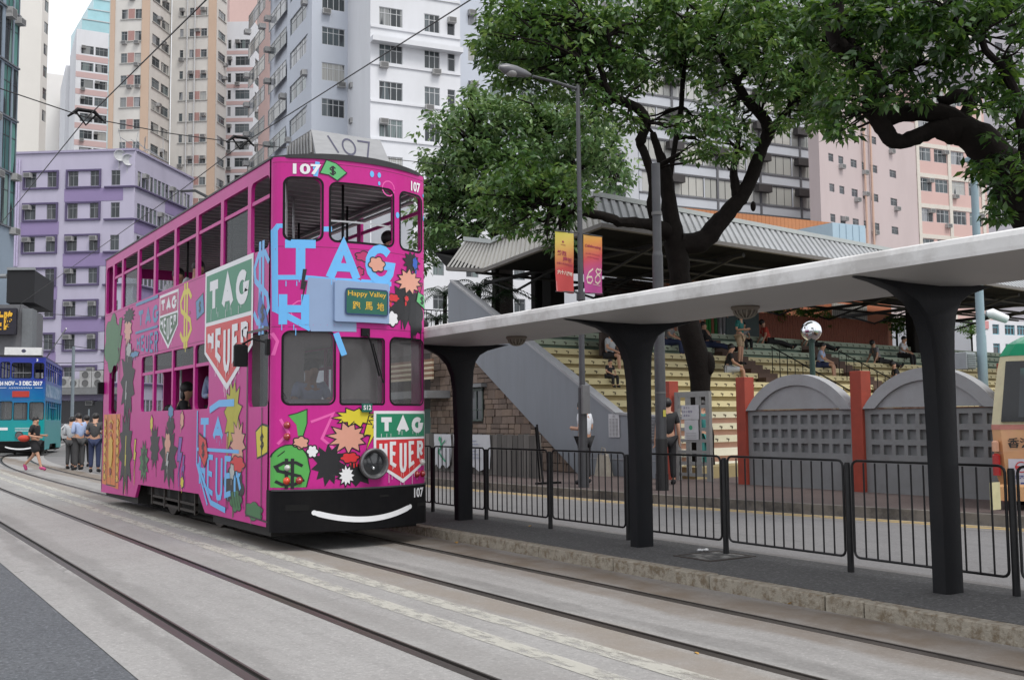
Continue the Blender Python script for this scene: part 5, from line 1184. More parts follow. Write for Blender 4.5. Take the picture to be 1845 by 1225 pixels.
O('front', MB().box(13.3,13.35,25.3,29.5,.72,1.15), mat('counter_green', (.05,.35,.06), .5, var=.1, dirt=.4, dirtc=(.3,.5,.3), dscale=5), gb); O('top', MB().box(13.2,13.9,25.2,29.5,.66,.7), STEEL, gb); O('legs_panel', MB().box(13.4,13.45,25.3,29.5,.15,.66), mat('board_grey', (.1,.095,.09)), gb)
# hoardings on the far kerb: timber boards with white sheets
hb_ = T('timber_hoarding', 'weathered grey board screen on the pavement with white sheets hung over it', 'hoarding', (12.9, 19.5, .15))
for k in range(26):
    y = 18.6+k*.22; c_ = q.uniform(.8,1.2)
    O('board', MB().box(12.9+q.uniform(-.01,.01),12.94,y,y+.205,.16,.16+.95+q.uniform(-.015,.015)), mat('board_%s' % 'abc'[k % 3], (.105*[1,.8,1.25][k % 3],.098*[1,.8,1.25][k % 3],.09*[1,.8,1.25][k % 3]), .9, var=.2, streak=(1,1,.2)), hb_)
def sheet(y0, y1, z0, z1, lab, seed):
    qq = random.Random(seed); me = MB(); nx = 14
    for j in range(6):
        for i in range(nx+1): me.v.append((12.86+.015*math.sin(i*1.7+j), y1+(y0-y1)*i/nx, z0+(z1-z0)*j/5+(.05*math.sin(i*1.1) if j == 0 else 0)))
    for j in range(5):
        for i in range(nx): a = j*(nx+1)+i; me.f.append((a, a+1, a+nx+2, a+nx+1))
    t = T('hanging_sheet', lab, 'sheet', (12.86, y0, z0)); O('cloth', me, mat('sheet_white', (.5,.51,.53), .8, var=.06), t, True); return t
ts = sheet(20.6, 22.3, .28, 1.1, 'white sheet with pale printed lines hung on the board screen', 1)
d = Decal()
for k in range(6): d.rib([(-22.0,.95-k*.08),(-21.2+.1*(k % 3),.95-k*.08)], .022)
d.make('faint_print', mat('print_pale_blue', (.3,.32,.42), .8), lambda u, v, w_: Vector((12.835-w_, -u, v)), 0, ts)
ts = sheet(22.45, 23.3, .28, 1.1, 'white sheet with a green sketch hung on the board screen', 2)
d = Decal(); d.rib([(-23.0,1.0),(-22.9,.8),(-23.05,.65),(-22.85,.5),(-22.7,.42)], .05); d.rib([(-22.95,.8),(-22.7,.95)], .035); d.circ(-22.98,.98,.07,.06); d.make('green_sketch', mat('print_green', (.05,.3,.16)), lambda u, v, w_: Vector((12.835-w_, -u, v)), 0, ts)

# ------------------------------------------------------------------ grandstand
AZ = R(84.5); RD = Vector((math.sin(AZ), math.cos(AZ), 0)); RN = Vector((-math.cos(AZ), math.sin(AZ), 0))   # along the rows, up the stand
G0 = Vector((15.08, 18.97-(18.85-15.08)*.0963, 0)); RISE, RUN = .297, .56
gs = T('grandstand', 'stepped concrete grandstand in cream, yellow and pale green rows', 'grandstand', (G0.x, G0.y, 0))
def gp_(u, n_, z): p = G0+RD*u+RN*n_; return (p.x, p.y, z)
CRM = [mat('seat_cream', (.56,.52,.38), .7, var=.05, dirt=.2, dirtc=(.35,.32,.24)), mat('seat_yellow', (.56,.49,.28), .7, var=.05, dirt=.2, dirtc=(.34,.3,.18)), mat('seat_palegreen', (.36,.42,.32), .7, var=.05, dirt=.2, dirtc=(.22,.26,.2)), mat('seat_white', (.62,.59,.48), .7, var=.05)]
RIS = [mat('riser_pink', (.42,.24,.18), .8, var=.06), mat('riser_ochre', (.30,.24,.12), .8, var=.06), mat('riser_green', (.14,.2,.16), .8, var=.06)]  # riser colours, darkened for the shadow under each seat lip
GL = 32
mk = MB()
for n in range(-3, 11):
    z = 1.305+RISE*n; y = RUN*n
    cm = CRM[0] if n < 2 else CRM[1] if n < 8 else CRM[2]; rm = RIS[0] if n < 2 else RIS[1] if n < 8 else RIS[2]
    O('seat_row', MB().hexa([gp_(y*.0963,y,z-.155),gp_(GL,y,z-.155),gp_(GL,y+RUN+.3,z-.155),gp_((y+.86)*.0963,y+RUN+.3,z-.155)], [gp_(y*.0963,y,z),gp_(GL,y,z),gp_(GL,y+RUN+.3,z),gp_((y+.86)*.0963,y+RUN+.3,z)]), CRM[3] if n < -1 else cm, gs)
    O('riser', MB().hexa([gp_((y+.1)*.0963,y+.1,z-RISE),gp_(GL,y+.1,z-RISE),gp_(GL,y+.25,z-RISE),gp_((y+.25)*.0963,y+.25,z-RISE)], [gp_((y+.1)*.0963,y+.1,z-.157),gp_(GL,y+.1,z-.157),gp_(GL,y+.25,z-.157),gp_((y+.25)*.0963,y+.25,z-.157)]), rm, gs)
    for k in range(int(GL/.42)):
        u = .7+k*.42; zz = z-.11
        if n >= -1: mk.hexa([gp_(u,y-.015,zz+.03),gp_(u+.09,y-.015,zz+.015),gp_(u+.09,y-.001,zz+.015),gp_(u,y-.001,zz+.03)], [gp_(u,y-.015,zz+.05),gp_(u+.1,y-.015,zz+.035),gp_(u+.1,y-.001,zz+.035),gp_(u,y-.001,zz+.05)]); mk.hexa([gp_(u+.06,y-.015,zz-.03),gp_(u+.075,y-.015,zz-.03),gp_(u+.075,y-.001,zz-.03),gp_(u+.06,y-.001,zz-.03)], [gp_(u+.08,y-.015,zz+.02),gp_(u+.1,y-.015,zz+.02),gp_(u+.1,y-.001,zz+.02),gp_(u+.08,y-.001,zz+.02)])
O('seat_mark', mk, mat('mark_brown', (.07,.055,.04), .8), gs, kind='stuff')
O('lower_passage', MB().hexa([gp_(0,-2.4,.15),gp_(GL,-2.4,.15),gp_(GL,-1.6,.15),gp_(0,-1.6,.15)], [gp_(0,-2.4,.4),gp_(GL,-2.4,.4),gp_(GL,-1.6,.4),gp_(0,-1.6,.4)]), RIS[1], gs)
O('top_deck', MB().hexa([gp_(.65,6.3,3.9),gp_(GL,6.3,3.9),gp_(GL,14,3.9),gp_(1.4,14,3.9)], [gp_(.65,6.3,4.27),gp_(GL,6.3,4.27),gp_(GL,14,4.27),gp_(1.4,14,4.27)]), GREYW, gs)
def onst(u, v):
    "point of the stand slope seen at a pixel -> (along, row number)"
    d = ray(u, v); s = RISE/RUN; o = CAM-Vector((G0.x, G0.y, 1.305)); t = -(o.z-s*o.dot(RN))/(d.z-s*d.dot(RN)); p = o+d*t
    return p.dot(RD), p.dot(RN)/RUN
STEPM = mat('stair_brown', (.085,.05,.035), .8, var=.15)
for (pu, pv) in ((1310, 640), (1475, 640)):
    u0_, _ = onst(pu, pv)
    for n in range(-2, 10):
        for h in (0, 1):
            z = 1.305+RISE*n-RISE*(.5 if h == 0 else 0)+.012; y = RUN*n-RUN*(.5 if h == 0 else 0)+.0
            O('aisle_step', MB().hexa([gp_(u0_,y-.03,z-RISE*.5),gp_(u0_+.95,y-.03,z-RISE*.5),gp_(u0_+.95,y+.3,z-RISE*.5),gp_(u0_,y+.3,z-RISE*.5)], [gp_(u0_,y-.03,z),gp_(u0_+.95,y-.03,z),gp_(u0_+.95,y+.3,z),gp_(u0_,y+.3,z)]), STEPM, gs)
# aisle railings
def stair_rail(pu, pv, n0, n1, label):
    u0_, _ = onst(pu, pv); a = gp_(u0_, RUN*n0, 0); t = T('stair_railing', label, 'railing', (a[0], a[1], 1.3+RISE*n0))
    k = n0
    while k <= n1: z = 1.305+RISE*k; O('post', MB().cyl(gp_(u0_,RUN*k+.1,z), gp_(u0_,RUN*k+.1,z+.85), .014, n=6), BLACK, t); k += .5
    z0_, z1_ = 1.305+RISE*n0+.85, 1.305+RISE*n1+.85; O('handrail', MB().cyl(gp_(u0_,RUN*n0+.1,z0_), gp_(u0_,RUN*n1+.1,z1_), .02, n=6), BLACK, t)
stair_rail(1540, 690, 0, 5, 'black railing running down the stand beside the globe lamp'); stair_rail(1425, 690, 0, 5, 'black railing down the stand left of the globe lamp')
O('brown_screen', MB().hexa([gp_(3.0,3.6,3.2),gp_(4.6,3.6,3.2),gp_(4.6,3.7,3.2),gp_(3.0,3.7,3.2)], [gp_(3.0,3.6,4.1),gp_(4.6,3.6,4.1),gp_(4.6,3.7,4.1),gp_(3.0,3.7,4.1)]), mat('screen_brown', (.05,.035,.03), .8), label='dark brown board standing on the upper rows behind the lamp pole', cat='board')
# slatted fence behind the stand
fz0 = 4.27
def gfence(name, label, ua, ub, yy, z0, z1, cols, pitch=.16, cat='fence'):
    t = T(name, label, cat, gp_(ua, yy, z0)); k = 0; u = ua
    while u < ub-.01:
        O('slat', MB().hexa([gp_(u,yy,z0),gp_(u+pitch*.8,yy,z0),gp_(u+pitch*.8,yy+.03,z0),gp_(u,yy+.03,z0)], [gp_(u,yy,z1),gp_(u+pitch*.8,yy,z1),gp_(u+pitch*.8,yy+.03,z1),gp_(u,yy+.03,z1)]), cols[k % len(cols)], t); u += pitch; k += 1
    O('rail', MB().hexa([gp_(ua,yy+.03,z0+.3),gp_(ub,yy+.03,z0+.3),gp_(ub,yy+.06,z0+.3),gp_(ua,yy+.06,z0+.3)], [gp_(ua,yy+.03,z0+.36),gp_(ub,yy+.03,z0+.36),gp_(ub,yy+.06,z0+.36),gp_(ua,yy+.06,z0+.36)]), cols[0], t); return t
def ucol(pu, yy, pv=600):
    "distance along the rows where the column pu meets the plane yy behind the front"
    d = ray(pu, pv); o = CAM-G0; t = (yy-o.dot(RN))/d.dot(RN); return (o+d*t).dot(RD)
SO = mat('slat_orange', (.42,.15,.08), .7); SW = mat('slat_salmon', (.45,.32,.26), .7); SG = mat('slat_green', (.02,.22,.04), .7); SR = mat('slat_rust', (.26,.085,.05), .8, var=.15)
gfence('slatted_fence', 'orange and salmon slatted fence behind the top row', ucol(1180,6.9), ucol(1272,6.9), 6.9, fz0, 6.4, [SO, SW])
gfence('slatted_fence', 'green and orange slats right of the tree trunk', ucol(1272,6.9), ucol(1298,6.9), 6.9, fz0, 6.4, [SG, SG, SO])
O('teal_panel', MB().hexa([gp_(ucol(1310,6.9),6.9,fz0),gp_(ucol(1368,6.9),6.9,fz0),gp_(ucol(1368,6.9),7,fz0),gp_(ucol(1310,6.9),7,fz0)], [gp_(ucol(1310,6.9),6.9,6.4),gp_(ucol(1368,6.9),6.9,6.4),gp_(ucol(1368,6.9),7,6.4),gp_(ucol(1310,6.9),7,6.4)]), mat('teal_grey_panel', (.07,.10,.10), .7), label='dull teal panel at the top of the stand', cat='panel')
gfence('slatted_fence', 'rust brown slatted fence behind the globe lamp', ucol(1368,6.9), ucol(1600,6.9), 6.9, fz0-.3, 5.35, [SR])
ob = T('orange_block', 'orange rendered building with a long white window behind the stand', 'building', gp_(ucol(1500,9.5), 9.5, fz0))
ua, ub = ucol(1485,9.5,560), ucol(1606,9.5,560)
O('wall', MB().hexa([gp_(ua,9.5,4),gp_(ub,9.5,4),gp_(ub,13,4),gp_(ua,13,4)], [gp_(ua,9.5,7.0),gp_(ub,9.5,7.0),gp_(ub,13,7.0),gp_(ua,13,7.0)]), mat('orange_render', (.45,.15,.07), .7, var=.08), ob)
wa, wb = ucol(1500,9.45,560), ucol(1562,9.45,560); O('window', MB().hexa([gp_(wa,9.44,5.85),gp_(wb,9.44,5.85),gp_(wb,9.49,5.85),gp_(wa,9.49,5.85)], [gp_(wa,9.44,6.5),gp_(wb,9.44,6.5),gp_(wb,9.49,6.5),gp_(wa,9.49,6.5)]), PANE_C, ob)
# dark columns under the roof
DKC = mat('stand_column_dark', (.014,.012,.011), .8, spec=.2, var=.2)
for pu, yy, lab, r in ((1645, 5.6, 'dark roof column standing among the seats at the right', .3), (998, 7.5, 'thick dark roof column left of the lamp pole', .38), (968, 8.5, 'dark roof column beside the thick one at the left', .22), (895, 9.0, 'slim dark roof column near the sloping wall', .13)):
    u_ = ucol(pu, yy); p = gp_(u_, yy, 0); O('roof_column', MB().bbox(p[0]-r*.7, p[0]+r*.7, p[1]-r*.7, p[1]+r*.7, 3, 7.4, .04), DKC, label=lab, cat='column', group='columns under the stand roof')
# roof of the stand
rf = T('stand_roof', 'grey corrugated metal roof over the grandstand', 'roof', (15, 19, 6))
CORR = mat('corrugated_grey', (.33,.34,.35), .5, .15, var=.08, scale=1.5, dirt=.25, dirtc=(.2,.2,.19), dscale=.8, streak=(1,1,3)); CORRW = mat('corrugated_cream', (.42,.41,.38), .6, var=.06, dirt=.2, dirtc=(.3,.29,.27), dscale=1.5)
e = [Vector((15,26.4,6.0)), Vector((15,24.3,5.68)), Vector((15,18.95,6.08)), Vector((15,18.95,6.08))+RD*31+Vector((0,0,.0))]
tpv = [Vector((15.35,25.9,6.74)), Vector((15.3,24.35,6.42)), Vector((15.25,19.5,6.86)), e[3]+Vector((-.5,.6,.55))]
def corr(A, B, C, D, pitch, mt, name='corrugated_sheet', amp=.03):
    mb = MB(); n_ = int((B-A).length/pitch); nrm = (B-A).cross(D-A).normalized()
    prof = [0,0,1,1]; tt = [0,.55,.62,.93]
    bs, ts_ = [], []
    for k in range(n_):
        for a, s in zip(tt, prof): f = (k+a)/n_; bs.append(A.lerp(B,f)+nrm*amp*s); ts_.append(D.lerp(C,f)+nrm*amp*s)
    bs.append(B); ts_.append(C); n0 = len(bs); mb.v = [tuple(p) for p in bs+ts_]; mb.f = [(i, i+1, n0+i+1, n0+i) for i in range(n0-1)]
    return O(name, mb, mt, rf)
corr(e[0], e[1], tpv[1], tpv[0], .23, CORRW, amp=-.04); corr(e[1], e[2], tpv[2], tpv[1], .23, CORRW, amp=-.04); corr(e[2], e[3], tpv[3], tpv[2], .27, CORR, amp=-.045)
CAPM = mat('roof_cap', (.42,.45,.44), .6, var=.05); mb = MB()
for a, b in zip(tpv, tpv[1:]):
    o = Vector((0,0,.12)); 
    w_ = Vector((.25,.1,0)); mb.hexa([a-w_*.3, b-w_*.3, b+w_, a+w_], [a-w_*.3+o, b-w_*.3+o, b+w_+o, a+w_+o])
O('cap_flashing', mb, CAPM, rf)
mb = MB()
for a, b in zip(e, e[1:]): mb.hexa([a+Vector((-.05,-.05,-.1)), b+Vector((-.05,-.05,-.1)), b+Vector((.1,.1,-.1)), a+Vector((.1,.1,-.1))], [a+Vector((-.05,-.05,0)), b+Vector((-.05,-.05,0)), b+Vector((.1,.1,0)), a+Vector((.1,.1,0))])
O('eaves_gutter', mb, mat('gutter_brown_grey', (.15,.14,.13), .7), rf)
back = [e[3]+RN*9+Vector((0,0,.6)), Vector((15.2,27.5,6.6))]
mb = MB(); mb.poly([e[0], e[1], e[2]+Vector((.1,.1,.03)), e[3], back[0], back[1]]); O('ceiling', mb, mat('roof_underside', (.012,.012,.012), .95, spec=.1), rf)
rg = [tpv[2]+Vector((.5,1.2,.28)), tpv[3]+Vector((.3,1.6,.1))]
mb = MB(); mb.poly([tpv[2]+Vector((0,0,.1)), tpv[3]+Vector((0,0,.1)), rg[1], rg[0]]); mb.poly([tpv[2]+Vector((0,0,.1)), rg[0], tpv[1]+Vector((1.5,0,.5)), tpv[1]+Vector((0,0,.1))]); mb.poly([rg[0], rg[1], back[0], back[1], tpv[1]+Vector((1.5,0,.5))]); O('roof_sheet', mb, CORR, rf)
mb = MB(); o = Vector((0,0,.07)); w_ = Vector((0,.12,0)); mb.hexa([rg[0]-w_, rg[1]-w_, rg[1]+w_, rg[0]+w_], [rg[0]-w_+o, rg[1]-w_+o, rg[1]+w_+o, rg[0]+w_+o]); O('ridge_capping', mb, mat('ridge_green_grey', (.28,.36,.34), .5), rf)
TRM = mat('truss_grey', (.03,.03,.028), .7)
for k in range(9):
    p = e[2]+RD*(2.2+k*3.2)+Vector((.2,.3,-.2)); 
    O('roof_truss', MB().tube([p, p+RN*7.5+Vector((0,0,-.2))], .07, 5).tube([p+RN*.2, p+RN*2+Vector((0,0,-.5)), p+RN*4+Vector((0,0,-.1)), p+RN*6+Vector((0,0,-.6)), p+RN*7.5+Vector((0,0,-.1))], .04, 5), TRM, rf)
for k in range(4): a = e[2]+RN*(1.2+1.8*k)+RD*1.2+Vector((0,0,-.3)); O('purlin', MB().tube([a, a+RD*30], .05, 5), TRM, rf)
# people on the stand
def sitter(pu, pv, rz, lab, pose='sit', **k):
    u_, n_ = onst(pu, pv); n_ = round(n_+.1); p = gp_(u_, RUN*n_+.14, 1.305+RISE*n_+.005); return person(pose, p, rz, lab, **k)
sitter(1096, 642, .2, 'man in a pale patterned shirt sitting on a yellow row left of the dark column', topc='check', lowc='black', low='shorts')
sitter(1222, 630, .5, 'person in grey sitting on the upper rows just left of the tree trunk', topc='grey', lowc='navy')
sitter(1283, 625, .3, 'person in black lounging right of the tree trunk', topc='black', lowc='navy', pose='recline')
sitter(1308, 665, .9, 'person in black with patterned shorts sitting by the brown aisle steps', topc='black', lowc='check', low='shorts')
sitter(1335, 612, -.2, 'small sitting person in grey beside the standing one', topc='grey', h=.8)
sitter(1395, 622, 1.1, 'person in a red top reclining on the top row', topc='red', lowc='black', pose='recline')
sitter(1470, 625, 1.0, 'person in grey reclining right of the globe lamp', topc='grey', lowc='black', pose='recline')
sitter(1497, 670, .5, 'man in a light blue shirt and cap sitting by the black railing', topc='blue', low='shorts', lowc='navy')
sitter(1640, 650, .2, 'person in a white top sitting under the dark roof column', topc='white')
sitter(1685, 650, .1, 'person in dark red sitting behind the third canopy column', topc='red', lowc='black')
sitter(1590, 655, 1.2, 'person in grey lying back on the middle rows at the right', topc='grey', pose='recline')
sitter(1620, 690, .9, 'person in dark clothes low on the stand behind the arched wall', topc='black', pose='recline')
sitter(1115, 690, 0, 'dark bag-like crouched person behind the second canopy column', topc='black', h=.6)
u_, n_ = onst(1349, 660); p = gp_(u_, RUN*round(n_)+.2, 1.305+RISE*round(n_)); person('look', p, .4, 'woman in a teal top standing on the brown aisle steps', topc='teal', low='shorts', lowc='tan', hair='long_hair')
u_ = ucol(1300, 6.6, 600); person('stand', gp_(u_, 6.6, 4.27), 0, 'person in dark clothes standing by the slatted fence', topc='black', lowc='grey')
pq = P2(1266, 22.6, 800)
person('stand', (pq.x, pq.y, .15), .3, 'attendant in teal standing behind the steel gate', top='long_shirt', topc='teal', lowc='teal')
# people at the kerb
pq = P2(1053, 20.6, 800)
person('look', (pq.x, pq.y, .15), R(200), 'man in a white polo shirt half hidden by the lamp pole', topc='white', lowc='black')
pq = P2(1203, 20.2, 800)
person('stand', (pq.x, pq.y, .15), R(150), 'person in black behind the black sleeved utility pole', topc='black', low='trousers', lowc='black')
tr = T('sign_trestle', 'thin black folded sign stand on the pavement beside the lamp pole', 'stand', (12.0, 17.2, .15))
O('leg', MB().tube([(11.9,17.25,1.35),(12.0,17.2,.17)], .022, 6), BLACK, tr); O('leg', MB().tube([(11.9,17.3,1.3),(12.2,17.6,.17)], .018, 6), BLACK, tr); O('foot', MB().box(11.75,12.35,17.05,17.12,.15,.19), BLACK, tr)

# ------------------------------------------------------------------ trees
def leaf_mat(name, c1, c2, c3, tr=.3):
    m_ = bpy.data.materials.new(name); m_.use_nodes = True; n = m_.node_tree; N = n.nodes; b = N['Principled BSDF']; LK = n.links.new
    t = N.new('ShaderNodeAttribute'); t.attribute_name = 'tone'
    rp = N.new('ShaderNodeValToRGB'); rp.color_ramp.elements[0].color = (*c1, 1); rp.color_ramp.elements[1].color = (*c3, 1); e = rp.color_ramp.elements.new(.55); e.color = (*c2, 1)  # tone ramp puts clump shading and highlights into the leaf colour
    LK(t.outputs['Fac'], rp.inputs['Fac']); LK(rp.outputs['Color'], b.inputs['Base Color']); b.inputs['Roughness'].default_value = .36; b.inputs['Specular IOR Level'].default_value = .55
    tl_ = N.new('ShaderNodeBsdfTranslucent'); hs_ = N.new('ShaderNodeHueSaturation'); hs_.inputs['Hue'].default_value = .47; hs_.inputs['Value'].default_value = 1.5; hs_.inputs['Saturation'].default_value = 1.1; LK(rp.outputs['Color'], hs_.inputs['Color']); LK(hs_.outputs[0], tl_.inputs['Color'])
    mi = N.new('ShaderNodeMixShader'); mi.inputs[0].default_value = tr; LK(b.outputs[0], mi.inputs[1]); LK(tl_.outputs[0], mi.inputs[2]); LK(mi.outputs[0], N['Material Output'].inputs['Surface']); return m_
BARK = mat('bark_dark', (.010,.008,.007), .95, spec=.15, var=.35, scale=5, bump=.7, bscale=18)
npr = np.random.RandomState(4)
def crown(name, blobs, mt, parent, leaf=.13, per=3.4, sub=.32, zsq=.8, dj=1.0, seed=0):
    "leaves set in small sprays through ellipsoids; blobs: (centre, radius)"
    rs = np.random.RandomState(seed); C_, N_ = [], []
    for c, r in blobs:
        ns = max(3, int(per*(r/sub)**2*1.0))
        dirs = rs.normal(size=(ns,3)); dirs /= np.linalg.norm(dirs, axis=1)[:,None]
        rad = r*rs.uniform(.35, 1.0, ns)**.6
        sc_ = dirs*rad[:,None]*np.array([1,1*dj,zsq]); cen = np.array(c)+sc_
        for k in range(ns):
            m_ = rs.randint(13, 24); srad = sub*rs.uniform(.55, 1.15)
            d2 = rs.normal(size=(m_,3)); d2 /= np.linalg.norm(d2, axis=1)[:,None]
            p = cen[k]+d2*(srad*rs.uniform(.25,1,m_)**.7)[:,None]*np.array([1,1,.6]); C_.append(p)
            ax = d2*np.array([1,1,.4])+np.array([0,0,-.45])+rs.normal(size=(m_,3))*.35; N_.append(np.concatenate([ax, np.full((m_,1), rs.uniform(0,1))], 1))
    P = np.concatenate(C_); A = np.concatenate(N_); tone = A[:,3]*.55+rs.uniform(0,.45,len(P)); A = A[:,:3]; A /= np.linalg.norm(A, axis=1)[:,None]
    up = np.array([0,0,1.])+rs.normal(size=(len(P),3))*.45; S = np.cross(A, up); S /= np.linalg.norm(S, axis=1)[:,None]+1e-9; Nn = np.cross(S, A)
    L_ = leaf*rs.uniform(.7,1.25,len(P))[:,None]; W_ = L_*rs.uniform(.38,.5,len(P))[:,None]
    b = P-A*L_*.5; t = P+A*L_*.5; m1 = P-A*L_*.05
    l = m1+S*W_*.5+Nn*W_*.16; r = m1-S*W_*.5+Nn*W_*.16; n = len(P)
    V = np.empty((n*4,3)); V[0::4] = b; V[1::4] = l; V[2::4] = t; V[3::4] = r
    me = bpy.data.meshes.new(name); me.vertices.add(n*4); me.vertices.foreach_set('co', V.ravel().astype(np.float32))
    idx = np.arange(n)*4; F = np.empty((n*2,3), np.int32); F[0::2] = np.stack([idx, idx+1, idx+2],1); F[1::2] = np.stack([idx, idx+2, idx+3],1)
    me.loops.add(n*6); me.loops.foreach_set('vertex_index', F.ravel()); me.polygons.add(n*2); me.polygons.foreach_set('loop_start', (np.arange(n*2)*3).astype(np.int32)); me.polygons.foreach_set('loop_total', np.full(n*2, 3, np.int32)); me.update()
    at = me.attributes.new('tone', 'FLOAT', 'FACE'); at.data.foreach_set('value', np.repeat(tone,2).astype(np.float32))
    return O(name, me, mt, parent, kind='stuff')
def limb(mb, pts, r, wob=.0, n=9, sub=4, seed=0):
    q_ = random.Random(seed); P = [Vector(p) for p in pts]; rr_ = r if hasattr(r, '__len__') else [r]*len(P); o, orr = [], []
    for i in range(len(P)-1):
        p0, p1, p2, p3 = P[max(i-1,0)], P[i], P[i+1], P[min(i+2,len(P)-1)]
        for k in range(sub):
            t = k/sub; o.append(.5*((2*p1)+(-p0+p2)*t+(2*p0-5*p1+4*p2-p3)*t*t+(-p0+3*p1-3*p2+p3)*t**3)+Vector((q_.uniform(-1,1),q_.uniform(-1,1),q_.uniform(-1,1)))*wob); orr.append((rr_[i]*(1-t)+rr_[i+1]*t)*q_.uniform(.94,1.08))
    o.append(P[-1]); orr.append(rr_[-1]); mb.tube(o, orr, n); LIMB.extend(o); return mb
LIMB = []
def twigs(mb, bl_, r0=.035, seed=0):
    q_ = random.Random(seed)
    for c, r in bl_:
        c = Vector(c); a = min(LIMB, key=lambda p: (p-c).length_squared)
        for k in range(2):
            e_ = c+Vector((q_.uniform(-1,1),q_.uniform(-1,1),q_.uniform(-.6,1)))*r*.8; m_ = a.lerp(e_,.5)+Vector((q_.uniform(-1,1),q_.uniform(-1,1),q_.uniform(-1,1)))*r*.35
            mb.tube([a, a.lerp(m_,.5)+Vector((0,0,r*.1)), m_, m_.lerp(e_,.6), e_], [r0*1.3, r0, r0*.8, r0*.5, r0*.25], 5)
def D_(l, dep): return [atD(u, v, d_ if (d_ := (x[0] if x else None)) else dep) for u, v, *x in l]
def blobs(l, dep, jit, seed=0):
    q_ = random.Random(seed); o = []
    for u, v, r in l:
        for s in (-1, 1, 0)[:2 if r < 45 else 3]:
            d_ = dep+s*q_.uniform(.3,1)*jit; o.append((tuple(atD(u+q_.uniform(-8,8), v+q_.uniform(-8,8), d_)), r/F_PX*d_))
    return o
LF1 = leaf_mat('foliage_dark', (.017,.045,.012), (.055,.13,.03), (.18,.28,.09), .36)
LF2 = leaf_mat('foliage_mid', (.022,.058,.018), (.085,.17,.052), (.28,.38,.17), .28)
LF3 = leaf_mat('foliage_near', (.009,.026,.007), (.03,.08,.017), (.10,.19,.04), .4)
# main tree
base = P2(1264, 23.1, 800); t1 = T('shade_tree', 'big dark trunked shade tree forking in front of the stand roof', 'tree', (base.x, base.y, .15))
zb_ = .12; mb = MB(); dd = 23.1
limb(mb, [(base.x, base.y, zb_)]+D_([(1264,760),(1262,700),(1258,650),(1242,590),(1228,520),(1222,470),(1218,435)], dd), [.3,.25,.24,.26,.25,.24,.25,.3], .012, 12, 4, 1)
limb(mb, D_([(1218,440),(1210,400),(1203,345),(1196,300),(1184,268),(1176,240)], dd), [.25,.2,.17,.12,.09,.07], .012, 10, 4, 2)
limb(mb, D_([(1205,420),(1180,402,22.9),(1173,364,22.7),(1176,323,22.6),(1158,270,22.6),(1154,253,22.5),(1165,222,22.4),(1147,195,22.3),(1099,173,22.2),(1069,147,22),(1050,110,21.8)], dd), [.16,.1,.09,.1,.09,.12,.1,.11,.1,.08,.05], .012, 9, 4, 3)
limb(mb, D_([(1205,420),(1185,408,22.8),(1150,402,22.5),(1115,400,22.2),(1085,388,22),(1055,384,21.8),(1010,380,21.6),(975,365,21.4)], dd), [.2,.14,.12,.11,.10,.09,.07,.04], .02, 9, 4, 4)
limb(mb, D_([(1225,440),(1262,436),(1292,406),(1318,375),(1339,350),(1357,312),(1374,264),(1385,236),(1375,212),(1348,184),(1326,147),(1312,125),(1292,85),(1270,50)], dd), [.26,.24,.21,.19,.17,.15,.14,.15,.12,.1,.1,.09,.06,.04], .012, 10, 4, 5)
limb(mb, D_([(1330,358),(1325,335),(1322,300),(1330,270)], dd), [.12,.11,.08,.04], .01, 8, 4, 6)
limb(mb, D_([(1383,238),(1411,209),(1433,176),(1460,140),(1475,100)], dd), [.1,.07,.06,.045,.03], .02, 8, 4, 7)
limb(mb, D_([(1330,150),(1348,121),(1363,92),(1352,37),(1360,-10)], dd), [.07,.08,.07,.06,.04], .02, 8, 4, 8)
limb(mb, D_([(1100,172),(1082,120),(1100,75),(1060,45)], 22), [.07,.06,.04,.03], .02, 7, 4, 9); limb(mb, D_([(1205,340),(1230,150),(1235,60)], 23.5), [.06,.06,.04], .03, 7, 4, 10)
for u, v, r in ((1277,655,.21), (1357,372,.09), (1160,300,.0)): 
    if r: p = atD(u, v, dd-.05); mb.sph(tuple(p), r, 12, 8, (.7,.7,1.3))
mb1 = mb
bl = [(915,25,60),(905,90,50),(955,60,60),(925,140,45),(895,60,40),(985,30,60),(1010,90,60),(960,120,50),(1050,40,65),(1060,110,60),(1000,150,40),(1040,165,40),(1110,60,65),(1120,130,55),(1090,190,35),(1175,40,65),(1180,115,55),(1235,30,65),(1245,100,50),(1300,40,65),(1300,110,45),(1360,30,60),(1380,90,60),(1430,50,60),(1440,120,55),(1480,60,60),(1490,140,45),(1445,185,45),(1400,170,40),(1470,215,30),(1215,225,24),(1140,225,20),(1265,215,36),(1300,200,35),(1330,230,32),(1290,255,38),(1320,275,28),(1260,270,26),(1350,265,22),(1390,140,40),(1340,75,40),(1500,20,60),(1540,80,40),(1285,160,35),(1060,205,22),(1465,170,40),(1410,215,22)]
low_ = [(905,335,42),(950,305,42),(1000,310,38),(935,355,48),(985,350,48),(1035,350,32),(900,380,38),(960,395,40),(1010,395,32),(875,360,26),(985,425,20),(1050,378,20),(1005,440,13),(915,410,20)]
B1 = blobs(bl, 23, 1.5, 1)+blobs(low_, 21.8, .9, 2); twigs(mb1, B1, .03, 1); O('trunk', mb1, BARK, t1, True); LIMB.clear()
crown('crown', B1, LF1, t1, .185, 4.5, .38, seed=1)
